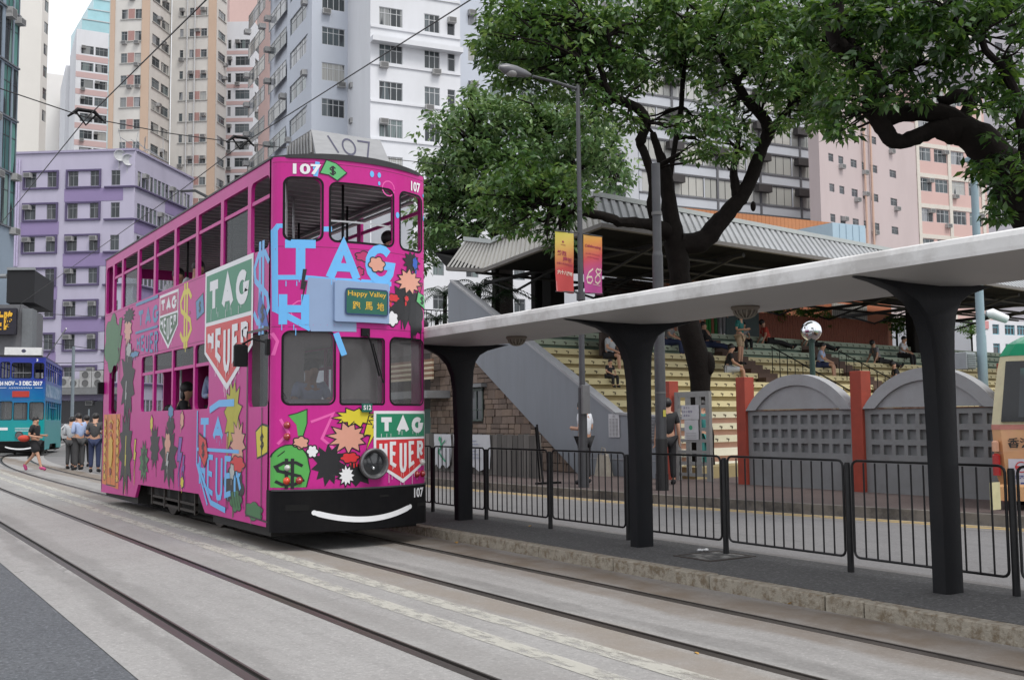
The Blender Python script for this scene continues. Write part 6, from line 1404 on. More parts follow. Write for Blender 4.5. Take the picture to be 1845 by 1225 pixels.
# tree leaning in from the right
p_ = P2(1950, 13.9, 800); t2 = T('shade_tree', 'near tree leaning in from the right edge with a looping black limb', 'tree', (p_.x, p_.y, .15))
mb = MB(); dd = 13.8
limb(mb, [(p_.x, p_.y, .1)]+D_([(1940,640),(1915,520),(1880,430),(1850,375),(1815,310),(1770,258),(1735,235),(1700,228)], dd), [.36,.3,.28,.27,.26,.25,.24,.2,.16], .01, 12, 4, 11)
limb(mb, D_([(1720,236),(1690,232),(1660,243),(1630,254),(1608,252),(1592,228),(1575,200),(1572,170),(1573,143),(1560,115),(1541,101),(1515,88),(1506,60),(1504,20),(1506,-25)], dd), [.2,.13,.11,.10,.105,.12,.13,.125,.12,.12,.13,.12,.12,.12,.11], .008, 10, 4, 12)
limb(mb, D_([(1740,230),(1700,207),(1660,203),(1625,206),(1590,218)], dd), [.15,.13,.12,.11,.09], .01, 9, 4, 13)
limb(mb, D_([(1735,228),(1738,210),(1745,190),(1740,175),(1722,174),(1705,182),(1690,176)], dd), [.13,.09,.075,.085,.1,.08,.03], .008, 9, 4, 14)
limb(mb, D_([(1545,110),(1530,60),(1560,20),(1590,-10)], dd), [.07,.06,.05,.04], .02, 8, 4, 15); limb(mb, D_([(1850,380),(1840,200),(1800,120),(1750,60),(1700,20)], 13.2), [.12,.07,.05,.04,.03], .03, 8, 4, 16)
limb(mb, D_([(1575,170),(1640,120),(1700,110),(1760,70)], 14.2), [.05,.04,.035,.025], .02, 7, 4, 17)
mb1 = mb
bl = [(1520,20,50),(1560,50,50),(1600,20,55),(1650,40,45),(1690,10,50),(1740,20,45),(1790,10,45),(1840,20,45),(1560,110,40),(1610,90,40),(1660,95,30),(1640,60,40),(1700,70,40),(1600,140,32),(1640,160,32),(1560,165,30),(1600,180,28),(1660,185,22),(1530,130,34),(1510,180,24),(1500,215,18),(1515,240,13),(1535,195,20),(1740,110,22),(1790,150,36),(1830,120,36),(1840,180,40),(1790,200,34),(1820,240,40),(1760,160,20),(1850,290,34),(1785,290,22),(1765,310,16),(1800,350,18),(1790,385,12),(1835,330,18),(1750,55,26),(1700,100,20),(1480,40,40),(1475,110,30),(1690,150,16),(1850,60,35),(1700,45,35)]
B1 = blobs(bl, 13.6, .9, 3); twigs(mb1, B1, .016, 2); O('trunk', mb1, BARK, t2, True); LIMB.clear()
crown('crown', B1, LF3, t2, .15, 3.3, .24, seed=2)
# broad paler tree behind the shelter
p_ = P2(905, 37, 740); t3 = T('shade_tree', 'broad mid green tree rising behind the pink tram and the stand roof', 'tree', (p_.x, p_.y, .1))
mb = MB(); dd = 37
limb(mb, [(p_.x, p_.y, .1)]+D_([(905,560),(905,470),(898,415),(875,392),(858,360),(840,310),(850,260)], dd), [.45,.4,.38,.36,.3,.26,.2,.12], .02, 10, 4, 21)
limb(mb, D_([(905,470),(930,400),(960,330),(985,260),(1000,210)], dd), [.3,.25,.2,.14,.08], .04, 9, 4, 22); limb(mb, D_([(960,330),(1020,300),(1080,300),(1110,310)], dd), [.16,.12,.08,.05], .03, 8, 4, 23); limb(mb, D_([(860,365),(810,340),(780,330)], dd), [.16,.1,.05], .03, 8, 4, 24)
mb1 = mb
bl = [(775,340,36),(800,385,36),(775,440,30),(760,360,22),(840,440,24),(840,205,38),(880,215,50),(930,215,55),(985,215,55),(1035,230,50),(1075,255,45),(1105,290,40),(1120,325,26),(800,240,40),(810,290,45),(775,300,32),(860,270,55),(915,275,55),(975,280,55),(1030,290,50),(1070,315,38),(780,350,38),(830,345,50),(890,335,50),(945,330,45),(1000,330,40),(765,395,28),(810,400,38),(860,395,34),(790,445,36),(820,455,24),(765,470,24),(775,425,28),(850,420,18),(845,170,13),(870,178,16),(1090,345,20)]
B1 = blobs(bl, 37, 2.2, 5); twigs(mb1, B1, .05, 3); O('trunk', mb1, BARK, t3, True); LIMB.clear()
crown('crown', B1, LF2, t3, .27, 5.2, .55, seed=3)
# hedges, shrubs and palms
def bush(u, v, r, dep, lab, mt=LF2, leaf=.1, name='shrub', stem=None):
    c = atD(u, v, dep); t = T(name, lab, name.replace('_', ' '), (c.x, c.y, stem if stem is not None else c.z-r/F_PX*dep)); b = [(tuple(atD(u+a*r*.5, v+b_*r*.4, dep+c_)), r*.7/F_PX*dep) for a, b_, c_ in ((-1,0,0),(1,0,0),(0,-1,.4),(0,1,-.3),(0,0,.5))]
    crown('foliage', b, mt, t, leaf, 3.2, .2, seed=int(u)); zb2 = stem if stem is not None else c.z-r/F_PX*dep*1.3
    O('stem', MB().tube([(c.x,c.y,zb2),(c.x,c.y,c.z)], .05, 6), BARK, t); return t
HG = leaf_mat('hedge_green', (.03,.08,.01), (.06,.15,.02), (.14,.26,.05), .3)
dp = lambda pu, yy: (lambda p: (Vector(p)-CAM).dot(FW))(gp_(ucol(pu, yy), yy, 4))
bush(1400, 562, 24, dp(1400,7.3), 'round green shrub above the slatted fence left of the globe lamp', HG, .12, 'shrub', 4.2); bush(1450, 568, 26, dp(1450,7.4), 'bright green shrub directly behind the globe lamp', HG, .12, 'shrub', 4.2); bush(1487, 575, 17, dp(1480,7.4), 'small green shrub beside the orange building', HG, .12, 'shrub', 4.2)
bush(1615, 585, 26, dp(1615,7), 'clipped round green bush left of the dark roof column', HG, .12, 'shrub', 4.0); bush(1670, 575, 18, dp(1670,8), 'pale green bush right of the dark roof column', HG, .12, 'shrub', 4.0); bush(1750, 592, 20, dp(1750,8), 'green bush left of the pale blue pole', HG, .12, 'shrub', 4.0)
def palm(u, v, dep, h, lab, seed, n=15):
    q_ = random.Random(seed); c = atD(u, v, dep); t = T('palm', lab, 'palm', (c.x, c.y, max(.1, c.z-h))); O('trunk', MB().tube([(c.x,c.y,max(.1,c.z-h)),(c.x+.05,c.y,c.z)], [.11,.08], 8), BARK, t)
    for k in range(n):
        a = 2*math.pi*k/n+q_.uniform(-.2,.2); el = q_.uniform(.2,1.2); Ln = q_.uniform(1.0,1.5); mb = MB(); pr = None; d = Vector((math.cos(a),math.sin(a),0)); sd_ = Vector((-math.sin(a),math.cos(a),0)); pts = []
        for i in range(9): s = i/8; pts.append(c+d*Ln*s*math.cos(el*(1-s*.5))+Vector((0,0,Ln*(math.sin(el)*s-.9*s*s))))
        mb.tube(pts, [.014*(1-i/10) for i in range(9)], 4)
        for i in range(1,9):
            for sg in (-1,1):
                for f in (0,.5):
                    p = pts[i-1].lerp(pts[i], f); tip = p+sd_*sg*.42*(1-abs(i/8-.4))+d*.16+Vector((0,0,-.14)); mb.poly([p, p+d*.035, tip])
        O('frond', mb, LF2, t)
palm(860, 520, 32, 3.5, 'palm with feathery fronds above the sloping grey wall', 1); palm(893, 540, 31, 3, 'smaller palm right of the wall top', 2); palm(800, 530, 40, 4, 'palm between the pink tram and the grey stair wall', 3); palm(785, 575, 38, 3, 'low palm beside the tram nose, behind the canopy', 4)
# railing and stones behind, left of the stand
t = T('terrace_railing', 'black terrace railing seen between the palms and the dark column', 'railing', (15.6, 28.5, 4.0))
for k in range(30): x = 14.5+k*.17; O('bar', MB().cyl((x,28.6,3.7),(x,28.6,4.95), .012, n=5), BLACK, t)
O('rail', MB().cyl((14.5,28.6,4.95),(19.6,28.6,4.95), .02, n=6), BLACK, t)
sw_ = T('rubble_wall', 'pale rubble stone wall under the roof right of the banners', 'wall', gp_(ucol(1130,8.5,530), 8.5, 5)); ua, ub = ucol(1090,8.5,540), ucol(1200,8.5,540)
O('core', MB().hexa([gp_(ua,8.55,4),gp_(ub,8.55,4),gp_(ub,9,4),gp_(ua,9,4)], [gp_(ua,8.55,6.3),gp_(ub,8.55,6.3),gp_(ub,9,6.3),gp_(ua,9,6.3)]), mat('mortar_dark', (.05,.038,.03)), sw_)
RB = mat('rubble_grey', (.2,.19,.17), .9, var=.25, scale=3)
z = 4.6; q = random.Random(8)
while z < 6.25:
    u = ua+q.uniform(0,.2)
    while u < ub-.3: w0 = q.uniform(.2,.42); O('stone', MB().hexa([gp_(u,8.5,z),gp_(u+w0-.03,8.5,z),gp_(u+w0-.03,8.56,z),gp_(u,8.56,z)], [gp_(u,8.51,z+.17),gp_(u+w0-.03,8.51,z+.17),gp_(u+w0-.03,8.56,z+.17),gp_(u,8.56,z+.17)]), RB, sw_); u += w0
    z += .2

# ------------------------------------------------------------------ buildings
WIN = {}
def win_mesh(w_, h, n, style, fm, pm):
    k = (round(w_,2), round(h,2), n, style, fm.name, pm.name)
    if k not in WIN:
        b = .045 if w_ < 3 else .06; mb = MB(); mb.box(0,w_,0,.05,0,b).box(0,w_,0,.05,h-b,h).box(0,b,0,.05,b,h-b).box(w_-b,w_,0,.05,b,h-b)
        for i in range(1, n): x = w_*i/n; mb.box(x-b/2,x+b/2,.002,.048,b,h-b)
        if style == 't': mb.box(b,w_-b,.004,.046,h*.68,h*.68+b)
        me = mb.mesh('window'); me.materials.append(fm); g = MB().poly([(b,.025,b),(w_-b,.025,b),(w_-b,.025,h-b),(b,.025,h-b)]).mesh('pane'); g.materials.append(pm); WIN[k] = (me, g)
    return WIN[k]
AC_ME = MB().box(0,.66,-.42,.2,0,.42).mesh('ac'); AC_ME.materials.append(mat('ac_grey', (.4,.4,.4), .6, var=.2, scale=2, dirt=.4, dirtc=(.2,.19,.17)))
_g = MB(); _g.box(.05,.61,-.432,-.424,.05,.37); ACG = _g.mesh('acg'); ACG.materials.append(mat('ac_grille', (.13,.13,.13), .7))
FW_ = mat('frame_white', (.5,.51,.52), .5); FG = mat('frame_alloy', (.25,.26,.27), .4, .3); FD_ = mat('frame_dark', (.05,.05,.055), .5); FGR = mat('frame_green', (.1,.25,.22), .5)
def facade(b, mb, A, B, z0, z1, rows, cols, fm=FW_, pm=PANE, n=2, style='t', rev=.12, ac=0, sill=None, gril=None, cap=300):
    "rows: (bottom, height); cols: (u0,u1[,panes]) metres"
    cells = [(c[0], c[1], r[0], r[0]+r[1]) for r in rows for c in cols]
    A, d, nn = wall_open(mb, A, B, z0, z1, cells, rev)
    Lw = (Vector(B[:2])-A).length; q_ = random.Random(int(abs(A.x*7+z1)))
    R3 = Matrix(((d.x, nn.x, 0, 0), (d.y, nn.y, 0, 0), (0, 0, 1, 0), (0, 0, 0, 1)))
    for r in rows:
        if r[0]+r[1] > z1+.01: continue
        for c in cols:
            if c[1] > Lw: continue
            me, g = win_mesh(c[1]-c[0], r[1], c[2] if len(c) > 2 else n, style, fm, pm); p = A+d*c[0]+nn*(rev-.06)
            o = O('window', me, None, b, M=Matrix.Translation((p.x, p.y, r[0])) @ R3); g_ = O('pane', g, None, o)
            if ac and q_.random() < ac:
                k = q_.choice([0, 1]); p = A+d*((c[0] if k == 0 else max(c[0], c[1]-.66))); a = O('air_conditioner', AC_ME, None, b, M=Matrix.Translation((p.x, p.y, r[0]+q_.choice([r[1]-.5, r[1]-.5, -.5]))) @ R3); O('grille', ACG, None, a)
        if sill: s = MB(); s.obox(A+d*max(0,cols[0][0]-.15), A+d*min(Lw,cols[-1][1]+.15), nn, -.12, -.001, r[0]-.14, r[0]-.03); O('sill', s, sill, b)
    return A, d, nn, Lw
def closebox(mb, A, B, deep, z0, z1, tw=None):
    "the sides, back and top of a block whose front is A-B"
    A = Vector(A[:2]); B = Vector(B[:2]); d = (B-A).normalized(); n = Vector((-d.y, d.x)); C_ = B+n*deep; D2 = A+n*deep
    for p, q_ in ((B, C_), (C_, D2), (D2, A)): mb.poly([(p.x,p.y,z0),(q_.x,q_.y,z0),(q_.x,q_.y,z1),(p.x,p.y,z1)])
    mb.poly([(A.x,A.y,z1),(B.x,B.y,z1),(C_.x,C_.y,z1),(D2.x,D2.y,z1)])
def roofq(mb, pts, z): mb.poly([(p.x, p.y, z) for p in pts])
def ulen(A, B): return (B-A).length
def colsby(A, az, l):
    "pixel columns -> metres along the face"
    return [(ulen(A, along(A, az, u0)), ulen(A, along(A, az, u1)), *r) for u0, u1, *r in l]

# purple block
C0 = P2(236, 93, 700); A0 = along(C0, -52, -30); B0 = along(C0, 41.5, 345)
pb = T('apartment_block', 'lilac apartment block with dark purple panels behind the blue tram', 'building', (C0.x, C0.y, 0))
LIL = mat('lilac_render', (.47,.44,.555), .8, var=.05, scale=.4, dirt=.35, dirtc=(.36,.34,.43), dscale=.25, streak=(1,1,.25)); PUR = mat('purple_render', (.27,.21,.38), .8, var=.05, scale=.5); DPU = mat('dark_purple_trim', (.10,.08,.16), .8)
Pm = along(C0, -52, 100); FL = (zat(Pm, 337)-zat(Pm, 395)); z9 = zat(Pm, 337); rows = [(z9-FL*k, zat(Pm,310)-z9) for k in range(8)]; ztop = zat(Pm, 276); hh = rows[0][1]
mb = MB(); L0 = ulen(A0, C0)
cl = [(L0-b_, L0-a_, 2) for a_, b_ in [(ulen(C0, along(C0,-52,u1)), ulen(C0, along(C0,-52,u0))) for u0, u1 in ((-14,2),(41,61),(81,98),(119,137),(159,175),(197,213))]]
A_, d_, n_v, Lw = facade(pb, mb, A0, C0, -.5, ztop, rows, cl, FG, PANE_D, ac=0)
# pairs share a dark purple surround with a lilac pier between
for r in rows:
    for i, j in ((1,2),(3,4)):
        s = MB(); a, b = cl[i][0]-.2, cl[j][1]+.2; z0_, z1_ = r[0]-.2, r[0]+r[1]+.15
        s.obox(A_+d_*a, A_+d_*b, n_v, -.14, -.002, z1_-.16, z1_); s.obox(A_+d_*a, A_+d_*b, n_v, -.14, -.002, z0_, z0_+.16); s.obox(A_+d_*a, A_+d_*(a+.16), n_v, -.14, -.002, z0_+.16, z1_-.16); s.obox(A_+d_*(b-.16), A_+d_*b, n_v, -.14, -.002, z0_+.16, z1_-.16); O('window_surround', s, DPU, pb)
        for c in (i, j):
            if rnd.random() < .6: p = A_+d_*(cl[c][0]+(0 if c == i else cl[c][1]-cl[c][0]-.66)); a_ = O('air_conditioner', AC_ME, None, pb, M=Matrix.Translation((p.x,p.y,r[0]+r[1]-.5)) @ Matrix(((d_.x,n_v.x,0,0),(d_.y,n_v.y,0,0),(0,0,1,0),(0,0,0,1)))); O('grille', ACG, None, a_)
for k in range(7):
    for side_, (i, j) in ((0,(1,2)),(1,(3,5))):
        if (k+side_) % 2 == 1: s = MB(); s.obox(A_+d_*(cl[i][0]-.35), A_+d_*(cl[j][1]+.3), n_v, -.03, -.001, rows[k][0]-FL+hh+.18, rows[k][0]-.22); O('purple_panel', s, PUR, pb)
    s = MB(); s.obox(A_+d_*(cl[5][0]-.6), A_+d_*L0, n_v, -.2, -.002, rows[k][0]-.25, rows[k][0]-.1); O('ledge', s, DPU, pb)
for u in (27, 31): p = along(C0,-52,u); s = MB(); s.cyl((p.x-n_v.x*.15,p.y-n_v.y*.15,zat(p,480)), (p.x-n_v.x*.15,p.y-n_v.y*.15,ztop-.5), .08, n=6); O('drain_pipe', s, mat('pipe_lilac', (.5,.45,.62), .7), pb)
L1 = ulen(C0, B0); cl2 = [(.5+k*(L1-1)/14, .5+(k+1)*(L1-1)/14-.12, 1) for k in range(14)]
A2, d2, n2, Lw2 = facade(pb, mb, C0, B0, -.5, ztop, rows, cl2, FG, PANE, ac=.18)
for k in range(7):
    s = MB(); s.obox(A2, A2+d2*Lw2, n2, -.2, -.002, rows[k][0]-.25, rows[k][0]-.1); O('ledge', s, DPU, pb)
    s = MB(); a, b = (0, Lw2*.5) if k % 2 else (Lw2*.5, Lw2); s.obox(A2+d2*a, A2+d2*b, n2, -.03, -.001, rows[k][0]-FL+hh+.18, rows[k][0]-.26); O('purple_panel', s, PUR, pb)
bk = B0+n2*14; bk2 = A0+n_v*14; mb.poly([(B0.x,B0.y,-.5),(bk.x,bk.y,-.5),(bk.x,bk.y,ztop),(B0.x,B0.y,ztop)]); roofq(mb, [A0, C0, B0, bk, bk2], ztop-.02); mb.poly([(A0.x,A0.y,-.5),(bk2.x,bk2.y,-.5),(bk2.x,bk2.y,ztop),(A0.x,A0.y,ztop)]); mb.poly([(bk.x,bk.y,-.5),(bk2.x,bk2.y,-.5),(bk2.x,bk2.y,ztop),(bk.x,bk.y,ztop)])
O('wall', mb, LIL, pb)
s = MB(); s.obox(A0, C0, n_v, -.15, .25, ztop, ztop+.2).obox(C0+d2*.16, B0, n2, -.15, .25, ztop+.002, ztop+.2); O('parapet', s, mat('parapet_lilac', (.36,.33,.45), .8), pb)
s = MB(); s.obox(A0, C0, n_v, -1.6, -.16, zat(Pm,712), zat(Pm,700)); O('shop_canopy', s, GREYW, pb)
s = MB(); s.obox(A0, C0-d_*.5, n_v, -.3, -.16, zat(Pm,722), zat(Pm,712)-.01); O('shop_sign', s, mat('sign_lilac', (.3,.27,.4)), pb); s = MB(); s.obox(A0, C0-d_*.5, n_v, -.2, -.16, 0, zat(Pm,724)); O('shop_front', s, mat('shop_dark', (.04,.04,.045), .3), pb)
ACB = mat('ac_grey', (.4,.4,.4))
for u, w0, h0, nf in ((118,1.0,1.0,1),(136,1.0,.75,1),(156,1.1,1.5,2),(178,1.1,1.5,2),(88,1,1,1)):
    p = along(C0,-52,u); zz = zat(Pm,699); s = MB(); s.obox(p, p+d_*w0, n_v, -.9, -.3, zz, zz+h0); t = T('condenser_unit', '%s condenser on the lilac block canopy' % {118:'single fan, left of the thin pole,',136:'low single fan, right of the thin pole,',156:'left twin fan',178:'right twin fan, beside the pink tram,',88:'single fan, beside the blue tram,'}[u], 'air conditioner', (p.x,p.y,zz)); O('case', s, ACB, t)
    for k in range(nf): c = p+d_*w0*.5-n_v*.91; O('fan', MB().lathe((0,0,0),[(0,0),(.3,0),(.3,.03)],14,'y'), mat('ac_grille', (.13,.13,.13)), t, M=Matrix.Translation((c.x,c.y,zz+h0*(k+.5)/nf)) @ Matrix(((d_.x,n_v.x,0,0),(d_.y,n_v.y,0,0),(0,0,1,0),(0,0,0,1))))
# roof clutter: aerials and dishes
p = along(C0, 41.5, 255)+n2*1.0
for k, lab in enumerate(('tangle of bent aerials on the lilac roof corner', 'thin aerial mast further along the lilac roof')):
    c = p+d2*k*3; t = T('roof_aerial', lab, 'aerial', (c.x,c.y,ztop)); q_ = random.Random(k); 
    for j in range(7): O('rod', MB().tube([(c.x+q_.uniform(-2,2),c.y+q_.uniform(-1,1),ztop+q_.uniform(0,.8)),(c.x+q_.uniform(-2.5,2.5),c.y+q_.uniform(-1,1),ztop+q_.uniform(.8,2.6))], .03, 5), FG, t)
for u, v in ((207,281),(222,289)): c = P2(u, 93); zz = zat(c, v); O('satellite_dish', MB().lathe((c.x,c.y,zz),[(0,0),(.35,.06),(.55,.2),(.52,.22)],16,'y').cyl((c.x,c.y+.1,zz-1.2),(c.x,c.y+.1,zz),.04,n=5), FW_, label='white satellite dish on the lilac roof, %s' % ('left one' if u == 207 else 'right one'), cat='satellite dish')

# cream tower with peach stripes
TT = lambda P, v: zat(P, v)
def tower(name, lab, u0, u1, az, dep, vtop, mt, rowref, colspx, side=None, deep=14, fm=FG, pm=PANE, n=2, ac=.35, sill=None, style='t', zbot=-.5, minz=None, rev=.12, nmax=60):
    "front face from column u0 to u1; rowref (u, vbottom, vtop, pitchpx) measured near the top of the frame"
    A = P2(u0, dep, 400); B = along(A, az, u1, 400); t = T(name, lab, 'building', (A.x, A.y, 0)); zt = TT(A, vtop); mb = MB()
    Pr = along(A, az, rowref[0], 400); zb1 = TT(Pr, rowref[1]); h = TT(Pr, rowref[2])-zb1; fl = zb1-TT(Pr, rowref[1]+rowref[3])
    lo = TT(Pr, minz) if minz else 1; rows = []; z = zb1
    while z > lo: rows.append((z, h)); z -= fl
    z = zb1+fl
    while z+h < zt-.3: rows.append((z, h)); z += fl
    cl = colsby(A, az, colspx); f = facade(t, mb, A, B, zbot, zt, rows, cl, fm, pm, n, style, rev, ac, sill)
    res = dict(t=t, A=A, B=B, rows=rows, zt=zt, h=h, fl=fl, az=az, d=f[1], n=f[2], mt=mt, mb=mb)
    if side:
        az2, u2, c2 = side; C_ = along(B, az2, u2, 400) if u2 else B+f[2]*deep; cl = colsby(B, az2, c2) if c2 else []
        if u2: g = facade(t, mb, B, C_, zbot, zt, rows, cl, fm, pm, n, style, rev, ac, sill); res.update(C=C_, d2=g[1], n2=g[2])
        E = C_+f[2]*deep if u2 and False else None
        bk = A+f[2]*deep
        if (C_-B).length < .1: C_ = B+f[2]*deep
        D2 = A+(C_-B)
        mb.poly([(C_.x,C_.y,zbot),(D2.x,D2.y,zbot),(D2.x,D2.y,zt),(C_.x,C_.y,zt)]); mb.poly([(D2.x,D2.y,zbot),(A.x,A.y,zbot),(A.x,A.y,zt),(D2.x,D2.y,zt)]); roofq(mb, [A, B, C_, D2], zt)
        if not u2: mb.poly([(B.x,B.y,zbot),(C_.x,C_.y,zbot),(C_.x,C_.y,zt),(B.x,B.y,zt)])
    else: closebox(mb, A, B, deep, zbot, zt)
    O('wall', mb, mt, t); return res
CRT = mat('cream_tower_render', (.60,.58,.545), .85, var=.05, scale=.25, dirt=.4, dirtc=(.45,.43,.40), dscale=.2, streak=(1,1,.3)); PEA = mat('peach_stripe', (.52,.385,.29), .8, var=.04, scale=.3); PKB = mat('pink_band', (.52,.375,.365), .8, var=.05, scale=.4); SALP = mat('salmon_panel', (.36,.21,.19), .8)
WHT = mat('white_render', (.66,.67,.70), .8, var=.04, scale=.3, dirt=.3, dirtc=(.5,.51,.52), dscale=.18, streak=(1,1,.3)); BLW = mat('blue_white_render', (.50,.535,.60), .8, var=.05, scale=.3, dirt=.35, dirtc=(.38,.40,.44), dscale=.15, streak=(1,1,.3))
def stripes(r, face, l, mt, name='stripe', pr=.12):
    A, d, n = (r['A'], r['d'], r['n']) if face == 0 else (r['B'], r['d2'], r['n2'])
    for a, b in l: s = MB(); s.obox(A+d*a, A+d*b, n, -pr, -.002, -.4, r['zt']+.3); O(name, s, mt, r['t'])
def bands(r, face, mt, lo, hi, name='band', ext=(0,0), pr=.03):
    A, B, d, n = (r['A'], r['B'], r['d'], r['n']) if face == 0 else (r['B'], r['C'], r['d2'], r['n2'])
    for z, h in r['rows']: s = MB(); s.obox(A+d*ext[0], B-d*ext[1], n, -pr, -.002, z-r['fl']+h+hi, z-lo); O(name, s, mt, r['t'])
r1 = tower('tower_block', 'cream tower block with peach vertical stripes, left wing', 190, 262, 128, 131, -140, CRT, (228,74,57,39.6), [(210,221),(222.5,234),(235,247)], (42, 303, [(267,281),(284,298)]), ac=.3, sill=mat('sill_grey', (.42,.42,.4), .8), minz=380)
for z, h in r1['rows']:
    c = colsby(r1['A'], 128, [(222.5,234)])[0]; s = MB(); s.obox(r1['A']+r1['d']*c[0], r1['A']+r1['d']*c[1], r1['n'], -.04, .1, z-.05, z+h+.05); O('salmon_panel', s, SALP, r1['t'])
stripes(r1, 0, [colsby(r1['A'], 128, [(190,198)])[0], colsby(r1['A'], 128, [(247.5,262)])[0]], PEA)
r2 = tower('tower_block', 'cream tower block with peach vertical stripes, right wing behind the pink tram', 304, 385, 128, 136, -140, CRT, (345,104,90,38), [(317.5,324,1),(335,343),(344.5,355),(356,367)], (42, 405, [(388,401)]), ac=.3, sill=MATS['sill_grey'], minz=400)
for z, h in r2['rows']: c = colsby(r2['A'], 128, [(344.5,355)])[0]; s = MB(); s.obox(r2['A']+r2['d']*c[0], r2['A']+r2['d']*c[1], r2['n'], -.04, .1, z-.05, z+h+.05); O('salmon_panel', s, SALP, r2['t'])
stripes(r2, 0, [colsby(r2['A'], 128, [(370,384.5)])[0]], PEA)
for u in (332.5, 346.5): p = along(r2['A'], 128, u)-r2['n']*.3; O('drain_pipe', MB().cyl((p.x,p.y,20),(p.x,p.y,r2['zt']), .09, n=6), FW_, r2['t'])
# pink banded towers
r3 = tower('tower_block', 'pink banded tower block left of the cream tower', 130, 189, 96, 160, 52, WHT, (160,160,145,30.4), [(137,160,3),(163,186,3)], None, ac=.5, minz=330, fm=FG)
bands(r3, 0, PKB, .25, .25)
r3b = tower('tower_block', 'narrow white slab with small lettering-like windows beside the pink banded tower', 112, 129, 96, 172, 118, WHT, (120,190,178,38), [(121,125,1)], None, ac=0, minz=330)
r4 = tower('tower_block', 'white corner tower with pink bands right of the cream tower', 405, 454, 125, 142, 40, WHT, (430,88,72,30.2), [(406,412,1),(420,446,3)], (37, 489, [(456,468),(472,486)]), ac=.5, minz=420)
bands(r4, 0, PKB, .3, .3)
r5 = tower('tower_block', 'salmon tower with green bay windows at the frame top behind the white corner tower', 409, 492, 96, 175, -140, mat('salmon_render', (.56,.40,.37), .85, var=.05, scale=.3), (430,20,5,26), [], None, minz=60)
r6 = tower('tower_block', 'slim tower with a stack of green glass bays', 488, 514, 100, 125, -140, mat('salmon_render', (.56,.40,.37)), (500,50,18,29.5), [(490,500,1),(503,512,1)], None, fm=FW_, pm=PANE_G, ac=0, sill=FW_, minz=420, deep=10)
r6b = tower('tower_block', 'tan grey tower wedge between the green bays and the pale blue block', 500, 530, 96, 150, -140, mat('tan_render', (.42,.36,.33), .85), (515,50,30,28), [(513,519,1),(522,528,1)], None, pm=PANE, ac=.3, minz=300)
# far left towers
r7 = tower('tower_block', 'dark blue glass tower with balconies at the left edge', -60, 26, 35, 62, -140, mat('slate_render', (.22,.27,.33), .8, var=.1, scale=.4), (5,110,20,97), [(-50,-30,2),(-26,-8,2),(-3,12,2),(14,23,1)], None, pm=PANE_G, fm=FD_, ac=.3, sill=mat('sill_dark', (.12,.13,.15)), minz=470, deep=10)
r8 = tower('tower_block', 'plain cream tower with small bay windows on its right side', 20, 66, 96, 150, -140, mat('pale_cream_render', (.68,.66,.62), .85, var=.03, scale=.3), (40,50,30,40), [], (30, 78, [(68,75,1)]), ac=0, minz=250)
r9 = tower('tower_block', 'pale blank slab between the cream tower and the pink banded one', 78, 131, 96, 185, 132, mat('pale_slab_render', (.70,.69,.67), .85, var=.03, scale=.3), (100,200,190,38), [], None, minz=300)
for k, (ua, ub, vt) in enumerate(((148,200,32),(158,200,14),(168,200,-4))):
    A = P2(ua, 210+k*3, 30); B = along(A, 96, ub, 30); t = T('glass_tower', 'stepped pale teal glass tower, %s step' % ('lowest','middle','highest')[k], 'building', (A.x,A.y,0)); mb = MB(); zt2 = TT(A, vt); mb.obox(A, B, Vector((0,1)), 0, 12, -.5, zt2); O('body', mb, mat('teal_curtain_wall', (.32,.52,.56), .25, .1, var=.1, scale=.4), t)
    for j in range(9): z = zt2-.2-j*2.6; s = MB(); s.obox(A, B, Vector((0,1)), -.15, -.01, z-.15, z); O('transom', s, FW_, t)
# white blue block, stepped front
def wpix(A, az, v0, v1, uref): P = along(A, az, uref, 300); return TT(P, v0), TT(P, v1)
zc_ = None
r10 = tower('apartment_block', 'pale blue white apartment block, left wing with many air conditioners', 560, 632, 98, 82, -160, BLW, (600,147,115,64.5), [(578,620,4)], None, ac=.4, minz=400, fm=FW_, deep=16, sill=None)
lf = tower('apartment_block', 'receding left side of the pale blue block stacked with air conditioners', 514, 559.5, 174.0, 112, -160, BLW, (540,147,105,60), [(519,538,3),(541,556,3)], None, ac=.9, minz=400, deep=.5) if 0 else None
# receding left face joined to the wing
def face_only(t, mt, A, B, zt, rows, cols, fm, pm, ac, name='wall'):
    mb = MB(); facade(t, mb, A, B, -.5, zt, rows, cols, fm, pm, 3, 't', .12, ac); O(name, mb, mt, t)
A = r10['A']; e_ = Vector((math.sin(R(5.4)), math.cos(R(5.4)))); far_ = along(A, 5.4, 516, 300); face_only(r10['t'], BLW, far_, A-e_*0, r10['zt'], [(z-.3, h) for z, h in r10['rows']], [((far_-A).length-b, (far_-A).length-a, 3) for a, b in ((1.2,6.5),(8,14),(15.5,22))], FG, PANE, .9)
A = r10['B']; S2 = A-Vector((math.sin(R(8)), math.cos(R(8))))*7.5
A = P2(668, 77, 400); r11 = tower('apartment_block', 'white apartment block with a ledge, behind the roof box of the pink tram', 667, 831, 99.5, 77, -160, WHT, (720,183,150,67), [(683,726,4),(766,794,3),(808,822,1)], None, ac=.4, minz=420, fm=FW_, deep=18)
B_ = r11['A']; far_ = r10['B']; face_only(r11['t'], BLW, far_, B_, r11['zt'], [(z, h) for z, h in r11['rows']], [(1.0, (far_-B_).length-.8, 3)], FG, PANE, .5)
zl = TT(along(r11['A'], 99.5, 700, 80), 75); s = MB(); s.obox(r11['A'], r11['B'], r11['n'], -.7, -.002, zl-.3, zl+.1); O('ledge', s, WHT, r11['t']); s = MB(); s.obox(r11['A'], r11['B'], r11['n'], -.6, -.002, zl+.1, r11['zt']); 
